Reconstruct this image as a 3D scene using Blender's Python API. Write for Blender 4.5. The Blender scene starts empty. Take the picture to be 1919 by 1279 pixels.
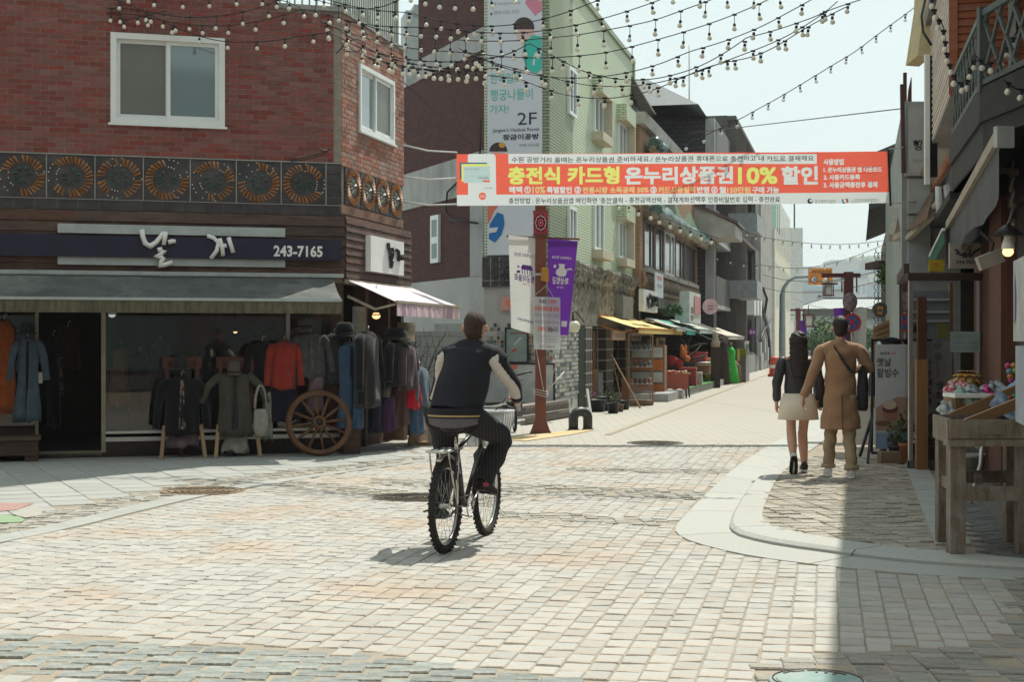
import bpy,bmesh,math,random
from mathutils import Vector as V,Matrix
random.seed(7)
R = math.radians
scene = bpy.context.scene
COL = scene.collection
# ------------------------------------------------------------------ camera, sky, sun, exposure
F,CX,CY,H = 2800.0,959.5,639.5,1.51
cam = bpy.data.objects.new('camera',bpy.data.cameras.new('camera'))
COL.objects.link(cam); scene.camera = cam
cam.location = (0,0,H); cam.rotation_euler = (R(90),0,0)
cam.data.sensor_width = 36; cam.data.lens = 36*F/1919
cam.data.clip_start = .1; cam.data.clip_end = 3000
SUN_EL = 59
sh = V((.5,.866))                                   # horizontal direction towards the sun
world = bpy.data.worlds.new('World'); scene.world = world; world.use_nodes = True
nt = world.node_tree; bg = nt.nodes['Background']
sky = nt.nodes.new('ShaderNodeTexSky'); sky.sky_type = 'NISHITA'; sky.sun_disc = False
sky.sun_elevation = R(SUN_EL); sky.sun_rotation = math.atan2(sh.x,sh.y)
sky.dust_density = 4.0; sky.air_density = 1.0; sky.ozone_density = 1.0
mx = nt.nodes.new('ShaderNodeMix'); mx.data_type = 'RGBA'; mx.inputs[0].default_value = .88
nt.links.new(sky.outputs[0],mx.inputs[6]); mx.inputs[7].default_value = (5.2,6.15,6.0,1)
nt.links.new(mx.outputs[2],bg.inputs['Color']); bg.inputs['Strength'].default_value = .143
sun = bpy.data.objects.new('sun',bpy.data.lights.new('sun','SUN')); COL.objects.link(sun)
sun.data.energy = 4.9; sun.data.angle = R(.53); sun.data.color = (.99,.965,.86)
sd = V((sh.x*math.cos(R(SUN_EL)),sh.y*math.cos(R(SUN_EL)),math.sin(R(SUN_EL))))
sun.rotation_euler = sd.to_track_quat('Z','Y').to_euler()
sun.location = (8,10,20)
scene.view_settings.view_transform = 'Standard'; scene.view_settings.look = 'None'
scene.view_settings.exposure = .1; scene.view_settings.gamma = 1; scene.view_settings.use_curve_mapping = False
scene.render.engine = 'CYCLES'
scene.cycles.use_denoising = True; scene.cycles.max_bounces = 6; scene.cycles.transparent_max_bounces = 12
scene.cycles.diffuse_bounces = 3; scene.cycles.glossy_bounces = 3; scene.cycles.volume_bounces = 0
scene.cycles.caustics_reflective = False; scene.cycles.caustics_refractive = False

# ------------------------------------------------------------------ measuring helpers
def at(px,py,Z): return V(((px - CX)*Z/F,Z,H + (CY - py)*Z/F))
def G(px,py,z=0):
    Z = F*(H - z)/(py - CY); return V(((px - CX)*Z/F,Z,z))
TH = R(13.0)
ST = V((math.sin(TH),math.cos(TH),0)); SN = V((math.cos(TH),-math.sin(TH),0)); UP = V((0,0,1))
class Frame:
    """a vertical wall plane: origin on the ground, u along the wall, up, n out of it"""
    def __init__(s,o,u):
        s.o = V(o); s.u = V(u).normalized(); s.n = s.u.cross(UP)
    def p(s,a,b,c=0): return s.o + s.u*a + UP*b + s.n*c
    def ab(s,px,py,c=0):
        d = V(((px - CX)/F,1,(CY - py)/F)); e = V((0,0,H)); o = s.o + s.n*c
        t = (o - e).dot(s.n)/d.dot(s.n); q = e + d*t - s.o
        return q.dot(s.u),q.z
    def hit(s,px,py,c=0):
        a,b = s.ab(px,py,c); return s.p(a,b,c)
    def m(s,a,b,c=0):
        return Matrix(((s.u.x,0,s.n.x,0),(s.u.y,0,s.n.y,0),(0,1,0,0),(0,0,0,1))) if 0 else \
            Matrix.Translation(s.p(a,b,c)) @ Matrix((s.u,UP,s.n)).transposed().to_4x4()
class Flat:
    def p(s,a,b,c=0): return V((a,b,c))
def street(v,Z): return SN*v + ST*((Z - SN.y*v)/ST.y)
def vplane(v):                                        # wall plane along the street at offset v, facing the street (left side)
    return Frame(SN*v,ST)
# ------------------------------------------------------------------ materials
MATS = {}
def M(name,col,rough=.7,col2=None,scale=5,bump=0,bscale=40,metal=0,spec=.35,stretch=None,rnd=0,trans=0,emit=0,alpha=1,dirt=None,dscale=1.2,damt=.5,sheen=0,coat=0,rampmid=(.35,.65)):
    if name in MATS: return MATS[name]
    m = bpy.data.materials.new(name); m.use_nodes = True; MATS[name] = m
    t = m.node_tree; L = t.links.new; b = t.nodes['Principled BSDF']
    c = (*col,1)
    if col2 is None: col2 = tuple(x*.78 for x in col)
    tc = t.nodes.new('ShaderNodeTexCoord'); mp = t.nodes.new('ShaderNodeMapping'); L(tc.outputs['Object'],mp.inputs[0])
    if stretch: mp.inputs['Scale'].default_value = stretch
    nz = t.nodes.new('ShaderNodeTexNoise'); nz.inputs['Scale'].default_value = scale; nz.inputs['Detail'].default_value = 6; nz.inputs['Roughness'].default_value = .62
    L(mp.outputs[0],nz.inputs['Vector'])
    rp = t.nodes.new('ShaderNodeValToRGB'); L(nz.outputs[0],rp.inputs[0])
    rp.color_ramp.elements[0].position = rampmid[0]; rp.color_ramp.elements[1].position = rampmid[1]
    rp.color_ramp.elements[0].color = (*col2,1); rp.color_ramp.elements[1].color = c
    out = rp.outputs[0]
    if dirt:
        n2 = t.nodes.new('ShaderNodeTexNoise'); n2.inputs['Scale'].default_value = dscale; n2.inputs['Detail'].default_value = 8; n2.inputs['Roughness'].default_value = .7
        L(tc.outputs['Object'],n2.inputs['Vector'])
        r2 = t.nodes.new('ShaderNodeMapRange'); r2.inputs[1].default_value = .48; r2.inputs[2].default_value = .68; r2.inputs[4].default_value = damt; L(n2.outputs[0],r2.inputs[0])
        x = t.nodes.new('ShaderNodeMix'); x.data_type = 'RGBA'; L(r2.outputs[0],x.inputs[0]); L(out,x.inputs[6]); x.inputs[7].default_value = (*dirt,1); out = x.outputs[2]
    if rnd:
        oi = t.nodes.new('ShaderNodeObjectInfo'); ge = t.nodes.new('ShaderNodeNewGeometry')
        ad = t.nodes.new('ShaderNodeMath'); L(oi.outputs['Random'],ad.inputs[0]); L(ge.outputs['Random Per Island'],ad.inputs[1])
        fr = t.nodes.new('ShaderNodeMath'); fr.operation = 'FRACT'; L(ad.outputs[0],fr.inputs[0])
        mr = t.nodes.new('ShaderNodeMapRange'); mr.inputs[3].default_value = 1 - rnd; mr.inputs[4].default_value = 1 + rnd*.7; L(fr.outputs[0],mr.inputs[0])
        hs = t.nodes.new('ShaderNodeHueSaturation'); L(mr.outputs[0],hs.inputs['Value']); L(out,hs.inputs['Color'])
        fr2 = t.nodes.new('ShaderNodeMath'); fr2.operation = 'MULTIPLY_ADD'; fr2.inputs[1].default_value = 7.31; L(fr.outputs[0],fr2.inputs[0])
        fr3 = t.nodes.new('ShaderNodeMath'); fr3.operation = 'FRACT'; L(fr2.outputs[0],fr3.inputs[0])
        m2 = t.nodes.new('ShaderNodeMapRange'); m2.inputs[3].default_value = 1 - rnd*1.3; m2.inputs[4].default_value = 1 + rnd*.6; L(fr3.outputs[0],m2.inputs[0]); L(m2.outputs[0],hs.inputs['Saturation'])
        out = hs.outputs[0]
    L(out,b.inputs['Base Color'])
    b.inputs['Roughness'].default_value = rough; b.inputs['Metallic'].default_value = metal; b.inputs['Specular IOR Level'].default_value = spec
    if trans: b.inputs['Transmission Weight'].default_value = trans
    if sheen: b.inputs['Sheen Weight'].default_value = sheen
    if coat: b.inputs['Coat Weight'].default_value = coat
    if alpha < 1: b.inputs['Alpha'].default_value = alpha
    if emit: L(out,b.inputs['Emission Color']); b.inputs['Emission Strength'].default_value = emit
    if bump:
        n3 = t.nodes.new('ShaderNodeTexNoise'); n3.inputs['Scale'].default_value = bscale; n3.inputs['Detail'].default_value = 5; L(mp.outputs[0],n3.inputs['Vector'])
        bp = t.nodes.new('ShaderNodeBump'); bp.inputs['Strength'].default_value = bump; bp.inputs['Distance'].default_value = .02; L(n3.outputs[0],bp.inputs['Height']); L(bp.outputs[0],b.inputs['Normal'])
    return m
def BR(name,c1,c2,mortar,bw=.21,bh=.067,ms=.012,rough=.85,bump=.5,dirt=None,off=.5,dscale=.8,damt=.6):
    """courses too small to pick apart: brick or tile pattern in metres on the face's own uv"""
    m = bpy.data.materials.new(name); m.use_nodes = True; MATS[name] = m
    t = m.node_tree; L = t.links.new; b = t.nodes['Principled BSDF']
    uv = t.nodes.new('ShaderNodeUVMap'); k = t.nodes.new('ShaderNodeTexBrick'); L(uv.outputs[0],k.inputs['Vector'])
    k.inputs['Scale'].default_value = 1; k.inputs['Brick Width'].default_value = bw; k.inputs['Row Height'].default_value = bh; k.inputs['Mortar Size'].default_value = ms
    k.inputs['Mortar Smooth'].default_value = .15; k.inputs['Bias'].default_value = -.1; k.offset = off
    k.inputs['Color1'].default_value = (*c1,1); k.inputs['Color2'].default_value = (*c2,1); k.inputs['Mortar'].default_value = (*mortar,1)
    out = k.outputs[0]
    tc = t.nodes.new('ShaderNodeTexCoord'); n2 = t.nodes.new('ShaderNodeTexNoise'); n2.inputs['Scale'].default_value = dscale; n2.inputs['Detail'].default_value = 8; n2.inputs['Roughness'].default_value = .7; L(tc.outputs['Object'],n2.inputs['Vector'])
    r2 = t.nodes.new('ShaderNodeMapRange'); r2.inputs[1].default_value = .42; r2.inputs[2].default_value = .7; r2.inputs[4].default_value = damt; L(n2.outputs[0],r2.inputs[0])
    x = t.nodes.new('ShaderNodeMix'); x.data_type = 'RGBA'; L(r2.outputs[0],x.inputs[0]); L(out,x.inputs[6])
    x.inputs[7].default_value = (*(dirt or tuple(v*.7 for v in c1)),1); L(x.outputs[2],b.inputs['Base Color'])
    b.inputs['Roughness'].default_value = rough; b.inputs['Specular IOR Level'].default_value = .25
    bp = t.nodes.new('ShaderNodeBump'); bp.invert = True; bp.inputs['Strength'].default_value = bump; bp.inputs['Distance'].default_value = .012; L(k.outputs['Fac'],bp.inputs['Height']); L(bp.outputs[0],b.inputs['Normal'])
    return m
def GLASS(name,tint=(.6,.7,.7),rough=.03,alpha=.35,spec=.8):
    m = bpy.data.materials.new(name); m.use_nodes = True; MATS[name] = m
    t = m.node_tree; L = t.links.new; b = t.nodes['Principled BSDF']
    b.inputs['Base Color'].default_value = (*tint,1); b.inputs['Roughness'].default_value = rough; b.inputs['Specular IOR Level'].default_value = 0 if alpha < 1 else spec; b.inputs['Alpha'].default_value = alpha
    g = t.nodes.new('ShaderNodeBsdfGlossy'); g.inputs['Roughness'].default_value = rough; fr = t.nodes.new('ShaderNodeFresnel'); fr.inputs[0].default_value = 1.5
    mi = t.nodes.new('ShaderNodeMixShader'); o = t.nodes['Material Output']
    L(fr.outputs[0],mi.inputs[0]); L(b.outputs[0],mi.inputs[1]); L(g.outputs[0],mi.inputs[2]); L(mi.outputs[0],o.inputs[0])
    return m
# ------------------------------------------------------------------ object helpers
WM = {}
def world_of(o): return WM.get(o.name,Matrix())
def tag(o,label=None,cat=None,group=None,kind=None):
    if label: o['label'] = label
    if cat: o['category'] = cat
    if group: o['group'] = group
    if kind: o['kind'] = kind
    return o
def empty(name,loc,label=None,cat=None,group=None,rz=0,parent=None):
    o = bpy.data.objects.new(name,None); COL.objects.link(o); o.empty_display_size = .1
    o.location = loc; o.rotation_euler = (0,0,rz); WM[o.name] = Matrix.Translation(V(loc)) @ Matrix.Rotation(rz,4,'Z')
    return tag(o,label,cat,group)
def link(name,me,parent=None,mat=None,local=False):
    """mat: world matrix (or matrix in the parent's space when local)"""
    o = bpy.data.objects.new(name,me); COL.objects.link(o)
    if parent is not None:
        o.parent = parent
        if not local: o.matrix_parent_inverse = world_of(parent).inverted()
    if mat is not None: o.matrix_basis = mat
    WM[o.name] = (world_of(parent) if (parent is not None and local) else Matrix()) @ (mat if mat is not None else Matrix())
    return o
def dup(root,loc=None,rz=None,label=None):
    r = root.copy(); COL.objects.link(r)
    if loc is not None: r.location = loc
    if rz is not None: r.rotation_euler = (0,0,rz)
    if label: r['label'] = label
    for ch in list(root.children):
        c = ch.copy(); COL.objects.link(c); c.parent = r
        for g in list(ch.children):
            d = g.copy(); COL.objects.link(d); d.parent = c
    return r
class MB:
    def __init__(s): s.v = []; s.f = []; s.m = []; s.s = []
    def add(s,vs,fs,m=0,sm=False):
        n = len(s.v); s.v += [tuple(x) for x in vs]
        for f in fs: s.f.append([i + n for i in f]); s.m.append(m); s.s.append(sm)
        return s
    def hexa(s,p,m=0):                               # 8 points: bottom 4 (ccw), top 4
        return s.add(p,[(3,2,1,0),(4,5,6,7),(0,1,5,4),(1,2,6,5),(2,3,7,6),(3,0,4,7)],m)
    def box(s,c,size,m=0,rz=0,ax=None,top=1.0):
        c = V(c); x,y,z = size[0]/2,size[1]/2,size[2]/2
        if ax is None: ax = (V((math.cos(rz),math.sin(rz),0)),V((-math.sin(rz),math.cos(rz),0)),UP)
        q = lambda i,j,k: c + ax[0]*(i*x*(top if k > 0 else 1)) + ax[1]*(j*y*(top if k > 0 else 1)) + ax[2]*(k*z)
        return s.hexa([q(-1,-1,-1),q(1,-1,-1),q(1,1,-1),q(-1,1,-1),q(-1,-1,1),q(1,-1,1),q(1,1,1),q(-1,1,1)],m)
    def fbox(s,fr,a0,a1,b0,b1,c0,c1,m=0):       # box in a wall frame
        P = fr.p
        return s.hexa([P(a0,b0,c1),P(a1,b0,c1),P(a1,b0,c0),P(a0,b0,c0),P(a0,b1,c1),P(a1,b1,c1),P(a1,b1,c0),P(a0,b1,c0)],m)
    def prism(s,pts,vec,m=0,caps=True):
        n = len(pts); vec = V(vec); a = [V(p) for p in pts]; b = [p + vec for p in a]
        nn = V((0,0,0))
        for i in range(n): nn += a[i].cross(a[(i + 1) % n])
        if nn.dot(vec) > 0: a,b = b,a
        fs = [(i,(i + 1) % n,n + (i + 1) % n,n + i)[::-1] for i in range(n)]
        if caps: fs += [tuple(range(n)),tuple(range(2*n - 1,n - 1,-1))]
        return s.add(a + b,fs,m)
    def poly(s,pts,m=0): return s.add(pts,[tuple(range(len(pts)))],m)
    def tube(s,pts,r,n=8,m=0,cap=True,sm=True,closed=False,flat=None,twist=0):
        pts = [V(p) for p in pts]; k = len(pts); rs = r if isinstance(r,(list,tuple)) else [r]*k
        vs = []; up = None
        for i in range(k):
            t = (pts[(i + 1) % k] - pts[i - 1]) if closed else (pts[min(i + 1,k - 1)] - pts[max(i - 1,0)])
            t = t.normalized() if t.length > 1e-9 else V((0,0,1))
            if up is None:
                up = V((0,0,1)) if abs(t.z) < .9 else V((1,0,0))
                if flat is not None: up = V(flat[2]) if len(flat) > 2 else up
            x = up.cross(t); x = x.normalized() if x.length > 1e-6 else V((1,0,0)); y = t.cross(x).normalized(); up = y
            fx,fy = (flat[0],flat[1]) if flat else (1,1)
            for j in range(n):
                a = 2*math.pi*j/n + twist; vs.append(pts[i] + x*(math.cos(a)*rs[i]*fx) + y*(math.sin(a)*rs[i]*fy))
        fs = []
        for i in range(k if closed else k - 1):
            for j in range(n):
                q = (i + 1) % k; fs.append((i*n + j,i*n + (j + 1) % n,q*n + (j + 1) % n,q*n + j))
        s.add(vs,fs,m,sm)
        if cap and not closed:
            b = len(s.v) - len(vs)
            s.f.append([b + j for j in range(n)][::-1]); s.m.append(m); s.s.append(False)
            s.f.append([b + (k - 1)*n + j for j in range(n)]); s.m.append(m); s.s.append(False)
        return s
    def bar(s,a,b,w,h=None,m=0,up=UP):
        a,b = V(a),V(b); t = (b - a).normalized(); h = h or w
        x = t.cross(V(up)); x = x.normalized() if x.length > 1e-5 else V((1,0,0)); y = x.cross(t).normalized()
        return s.box((a + b)/2,((b - a).length,w,h),m,ax=(t,-x,y))
    def lathe(s,prof,c=(0,0,0),n=16,m=0,ax=None,sm=True):
        c = V(c); ax = ax or (V((1,0,0)),V((0,1,0)),V((0,0,1)))
        vs = []; k = len(prof)
        for r,z in prof:
            for j in range(n):
                a = 2*math.pi*j/n; vs.append(c + ax[0]*(r*math.cos(a)) + ax[1]*(r*math.sin(a)) + ax[2]*z)
        fs = [(i*n + j,i*n + (j + 1) % n,(i + 1)*n + (j + 1) % n,(i + 1)*n + j) for i in range(k - 1) for j in range(n)]
        s.add(vs,fs,m,sm); b = len(s.v) - len(vs)
        if prof[0][0] > 1e-5: s.f.append([b + j for j in range(n)][::-1]); s.m.append(m); s.s.append(False)
        if prof[-1][0] > 1e-5: s.f.append([b + (k - 1)*n + j for j in range(n)]); s.m.append(m); s.s.append(False)
        return s
    def ball(s,c,r,sc=(1,1,1),n=10,m=0,ax=None,k=None):
        k = k or max(4,n // 2); c = V(c)
        ax = ax or (V((1,0,0)),V((0,1,0)),V((0,0,1)))
        ax = (ax[0]*sc[0],ax[1]*sc[1],ax[2]*sc[2])
        return s.lathe([(max(r*math.sin(math.pi*i/k),1e-6),-r*math.cos(math.pi*i/k)) for i in range(k + 1)],c,n,m,ax)
    def loft(s,rings,m=0,sm=True,caps=True):
        n = len(rings[0]); vs = [p for r in rings for p in r]
        fs = [(i*n + j,i*n + (j + 1) % n,(i + 1)*n + (j + 1) % n,(i + 1)*n + j) for i in range(len(rings) - 1) for j in range(n)]
        s.add(vs,fs,m,sm); b = len(s.v) - len(vs)
        if caps:
            s.f.append([b + j for j in range(n)][::-1]); s.m.append(m); s.s.append(False)
            s.f.append([b + (len(rings) - 1)*n + j for j in range(n)]); s.m.append(m); s.s.append(False)
        return s
    def grid(s,fn,nu,nv,m=0,sm=True):
        vs = [fn(i/nu,j/nv) for j in range(nv + 1) for i in range(nu + 1)]
        fs = [(j*(nu + 1) + i,j*(nu + 1) + i + 1,(j + 1)*(nu + 1) + i + 1,(j + 1)*(nu + 1) + i) for j in range(nv) for i in range(nu)]
        return s.add(vs,fs,m,sm)
    def mesh(s,name,mats):
        me = bpy.data.meshes.new(name); me.from_pydata(s.v,[],s.f)
        if not isinstance(mats,(list,tuple)): mats = [mats]
        for x in mats: me.materials.append(x)
        me.polygons.foreach_set('material_index',s.m); me.polygons.foreach_set('use_smooth',s.s)
        uv = me.uv_layers.new(name='UVMap').data
        for p in me.polygons:
            n = p.normal
            if abs(n.z) < .95:
                u = UP.cross(n); u.normalize(); w = n.cross(u)
            else: u = V((1,0,0)); w = V((0,1,0))
            for li in p.loop_indices:
                c = me.vertices[me.loops[li].vertex_index].co; uv[li].uv = (c.dot(u),c.dot(w))
        me.update()
        return me
    def build(s,name,mats,parent=None,label=None,cat=None,group=None,kind=None,mat=None,local=False):
        o = link(name,s.mesh(name,mats),parent,mat,local)
        return tag(o,label,cat,group,kind)
_ch = {}; _junk = []
keep_font = bpy.data.curves.new('keep_font','FONT'); keep_font.body = '가'; keep_obj = bpy.data.objects.new('keep_font',keep_font); bpy.data.meshes.new_from_object(keep_obj)
def _glyph(s,bold):
    cu = bpy.data.curves.new('t','FONT'); cu.body = s; cu.offset = bold; cu.resolution_u = 2
    o = bpy.data.objects.new('t',cu); me = bpy.data.meshes.new_from_object(o); _junk.extend((o,cu,me))
    r = ([(v.co.x,v.co.y) for v in me.vertices],[tuple(p.vertices) for p in me.polygons]); return r
def glyph_of(c,bold):
    if (c,bold) not in _ch:
        bar = max(x for x,y in _glyph('|',0)[0]); adv = max(x for x,y in _glyph(c + '|',0)[0]) - bar
        _ch[c,bold] = (*(_glyph(c,bold) if c != ' ' else ([],[])),adv)
    return _ch[c,bold]
def text(parent,s,mat,fr=None,rect=None,bold=0,c=.004,mtx=None,local=False,name='lettering',fit=True):
    """flat print: the string scaled into rect (a0, b0, a1, b1) on a wall frame, c metres proud"""
    vs,fs,x = [],[],0
    for ch in s:
        gv,gf,adv = glyph_of(ch,bold); n = len(vs); vs += [(u + x,w) for u,w in gv]; fs += [tuple(i + n for i in f) for f in gf]; x += adv
    x0,x1 = min(v[0] for v in vs),max(v[0] for v in vs); y0,y1 = min(v[1] for v in vs),max(v[1] for v in vs)
    a0,b0,a1,b1 = rect; sx,sy = (a1 - a0)/(x1 - x0),(b1 - b0)/(y1 - y0)
    vs = [(a0 + (u - x0)*sx,b0 + (w - y0)*sy) for u,w in vs]
    if fr is None and mtx is None: return [[vs[i] for i in f] for f in fs]     # only the outlines, for print cut into a cloth
    me = bpy.data.meshes.new(name); me.from_pydata([(u,w,0) for u,w in vs],[],fs); me.materials.append(mat)
    base = mtx if mtx is not None else fr.m(0,0,c)
    me.name = name
    return link(name,me,parent,base,local)
def stroke(mb,fr,pts,r,c=.01,m=0,flatten=1,n=6):
    """a brush stroke on a wall: pts are (a, b[, radius factor])"""
    P = [fr.p(p[0],p[1],c) for p in pts]; rr = [r*(p[2] if len(p) > 2 else 1) for p in pts]
    return mb.tube(P,rr,n,m)
def inpoly(x,y,poly):
    k = False; n = len(poly); j = n - 1
    for i in range(n):
        xi,yi = poly[i][0],poly[i][1]; xj,yj = poly[j][0],poly[j][1]
        if (yi > y) != (yj > y) and x < (xj - xi)*(y - yi)/(yj - yi) + xi: k = not k
        j = i
    return k
def noisy(x,y,s=0): return math.sin(x*12.9898 + y*78.233 + s*3.7)*.5 + math.sin(x*4.13 + y*1.71 + s)*.5
# ------------------------------------------------------------------ ground
granite = M('granite paver',(.435,.42,.385),.8,(.375,.36,.33),16,.25,60,rnd=.10,dirt=(.42,.265,.15),dscale=.75,damt=.6)
granite_dark = M('grey cobble',(.33,.35,.325),.8,(.19,.21,.20),12,.6,35,rnd=.22,dirt=(.36,.27,.19),dscale=.9,damt=.5)
granite_warm = M('brown cobble',(.34,.315,.27),.85,(.23,.215,.19),12,.6,35,rnd=.2,dirt=(.20,.17,.14),dscale=.9,damt=.5)
slab_grey = M('grey slab',(.385,.39,.365),.8,(.33,.335,.315),4,.15,60,rnd=.07,dirt=(.3,.28,.24),dscale=.8,damt=.4)
slab_light = M('kerb granite',(.43,.435,.405),.75,(.37,.375,.35),30,.15,90,rnd=.04,dirt=(.42,.36,.28),dscale=1.1,damt=.3)
joint = M('sandy joint',(.37,.31,.24),.95,(.29,.25,.20),3,.5,50,dirt=(.33,.30,.25),dscale=.7,damt=.8)
far_pave = BR('far paving',(.425,.405,.36),(.385,.37,.33),(.29,.255,.21),.36,.127,.012,.8,.3,dirt=(.42,.37,.31),dscale=.4,damt=.5)
iron = M('cast iron',(.16,.13,.10),.6,(.08,.07,.06),10,.3,60,metal=.4)
yellow_paint = M('worn yellow paint',(.62,.40,.14),.8,(.50,.42,.30),5,.2,60)

g = MB(); g.poly([(-900,-30,-.06),(1200,-30,-.06),(1200,2400,-.06),(-900,2400,-.06)])
g.build('ground',M('earth',(.30,.28,.25),.95),kind='structure')
g = MB(); g.poly([(-60,-4,-.0075),(60,-4,-.0075),(60,24,-.0075),(-60,24,-.0075)])
road = g.build('road',joint,kind='structure')
g = MB(); pf = [street(-9,21.6),street(3,21.6),street(3,130),street(-9,130)]
g.poly([p + V((0,0,-.003)) for p in pf]); far = g.build('road_paving',far_pave,kind='structure')

def gp(*pts): return [G(*p).xy for p in pts]
BAND_PX = [(-120,1176),(0,1187),(300,1207),(640,1222),(960,1258),(1140,1283),(1150,1320),(200,1320),(200,1287),(60,1268),(-120,1258)]
BAND = gp(*BAND_PX)
ROUGH = gp((1432,1247),(1480,1238),(1560,1228),(1610,1222),(1720,1213),(1790,1212),(1850,1200),(1893,1176),(1905,1130),(1885,1098),(1850,1082),(2050,1080),(2100,1330),(1425,1330))
GUT_O = [(1612,735),(1560,766),(1520,790),(1480,814),(1430,842),(1376,877),(1330,920),(1285,965),(1263,990),(1270,1004),(1300,1018),(1370,1036),(1450,1050),(1560,1063),(1700,1077),(1860,1086),(2010,1094)]
KERB_O = [(1612,744),(1580,770),(1548,800),(1520,826),(1470,860),(1420,898),(1385,945),(1364,988),(1375,1003),(1400,1012),(1460,1025),(1535,1035),(1610,1046),(1710,1057),(1810,1064),(1900,1070),(2010,1076)]
KERB_I = [(1614,752),(1590,778),(1566,806),(1545,832),(1494,868),(1456,902),(1437,945),(1427,972),(1432,988),(1460,1000),(1510,1012),(1575,1023),(1660,1035),(1785,1046),(1870,1055),(1940,1062),(2010,1066)]
COB_I = [(-150,1000),(0,973),(130,955),(200,935),(300,914),(420,894),(560,878),(690,866),(790,856)]
COB_O = [(-150,1036),(0,1004),(100,985),(260,945),(380,919),(480,904),(600,889),(715,874),(800,862)]
SLB_O = [(-150,1050),(0,1018),(120,994),(280,954),(400,926),(500,909),(610,892),(720,876),(802,864)]
gK = gp(*KERB_O); gKI = gp(*KERB_I); gGO = gp(*GUT_O); gCI = gp(*COB_I); gCO = gp(*COB_O); gSO = gp(*SLB_O)
STRIPS = [gp((930,956),(1262,975),(1258,988),(930,970)),gp((690,897),(1000,908),(1332,922),(1300,938),(1000,925),(690,909)),gp((1060,876),(1390,881),(1374,889),(1060,884)),
          gp((480,900),(600,905),(760,922),(930,935),(930,951),(730,935),(560,912),(470,911))]
FAR_V = -1.0
def region(x,y):
    q = V((x,y,0)); v = q.dot(SN)
    if inpoly(x,y,BAND): return 'band'
    if inpoly(x,y,ROUGH): return 'rough'
    if inpoly(x,y,list(gGO) + list(reversed(gK))): return 'gutter'
    if inpoly(x,y,list(gK) + [(16,9.8),(16,40)]): return 'kerbside'
    if inpoly(x,y,list(gCI) + list(reversed(gCO))): return 'leftcobble'
    if inpoly(x,y,list(gCO) + list(reversed(gSO))): return 'leftslab'
    if inpoly(x,y,list(gCI) + [(-2.2,25),(-30,25),(-30,10)]): return 'leftwalk'
    for k in STRIPS:
        if inpoly(x,y,k): return 'strip'
    return 'road'
_var = {}
def stone_mesh(kind,w,l,h,mat,k,rough=.004):
    key = (kind,k,w,l,mat.name)
    if key not in _var:
        rr = random.Random(k*31 + len(kind)); b = MB(); j = lambda s: rr.uniform(-s,s)
        be = .005
        base = [(-w/2 + j(rough),-l/2 + j(rough)),(w/2 + j(rough),-l/2 + j(rough)),(w/2 + j(rough),l/2 + j(rough)),(-w/2 + j(rough),l/2 + j(rough))]
        tz = [j(rough*.6) for _ in base]
        vs = [(x,y,-.03) for x,y in base] + [(x,y,-be) for x,y in base] + [(x*(1 - 2*be/w),y*(1 - 2*be/l),z) for (x,y),z in zip(base,tz)]
        fs = [(i,(i + 1) % 4,4 + (i + 1) % 4,4 + i) for i in range(4)] + [(4 + i,4 + (i + 1) % 4,8 + (i + 1) % 4,8 + i) for i in range(4)] + [(8,9,10,11)]
        b.add(vs,fs); _var[key] = (b,b.mesh(kind,mat))
    return _var[key]
def lay(kind,cells,w,l,mat,ang,parent,nparts=300,rough=.004,z=0,nv=8,stuff_name=None):
    """cells: (x, y) stone centres; the nearest nparts become objects, the rest one mesh"""
    cells = sorted(cells,key=lambda c: c[1] + abs(c[0])*.12)
    vis = []; rest = []
    for c in cells:
        px = CX + c[0]*F/c[1]; py = CY + H*F/c[1]
        (vis if (-15 < px < 1934 and py < 1288 and len(vis) < nparts) else rest).append(c)
    rot = Matrix.Rotation(-ang,4,'Z')
    for x,y,*e in vis:
        m_ = Matrix.Translation((x,y,z + random.uniform(-rough,rough*.6))) @ rot
        if e: m_ = m_ @ Matrix.Diagonal((e[0],e[1],1,1))
        link(kind,stone_mesh(kind,w,l,.05,mat,random.randrange(nv))[1],parent,m_)
    b = MB()
    for x,y,*e in rest:
        src = stone_mesh(kind,w,l,.05,mat,random.randrange(nv))[0]; n = len(b.v); ca,sa = math.cos(ang),math.sin(ang); dz = z + random.uniform(-rough,rough*.6)
        ex,ey = (e[0],e[1]) if e else (1,1)
        b.v += [(x + vx*ex*ca + vy*ey*sa,y - vx*ex*sa + vy*ey*ca,vz + dz) for vx,vy,vz in src.v]
        b.f += [[i + n for i in f] for f in src.f]; b.m += src.m; b.s += src.s
    if b.v: b.build(stuff_name or ('laid_' + kind + 's'),mat,parent,kind='stuff')
PA = R(11.9)
def cells_grid(w,l,gap_w,gap_l,test,ang,x0,x1,y0,y1,stagger=True,jit=0):
    out = []; pw,pl = w + gap_w,l + gap_l
    ca,sa = math.cos(ang),math.sin(ang)
    for i in range(int(x0/pw),int(x1/pw)):
        offs = random.uniform(0,pl) if stagger else 0
        for j in range(int(y0/pl),int(y1/pl)):
            a,b = i*pw,j*pl + offs
            x = a*ca + b*sa + random.uniform(-jit,jit); y = -a*sa + b*ca + random.uniform(-jit,jit)
            if y < 5.6 or y > 24.5: continue
            px = CX + x*F/y
            if not -130 < px < 2050: continue
            if test(x,y): out.append((x,y))
    return out
lay('paver',cells_grid(.117,.170,.010,.010,lambda x,y: region(x,y) == 'road' and y < 22,PA,-14,8,4,26),.117,.170,granite,PA,road,300,.0025)
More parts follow.
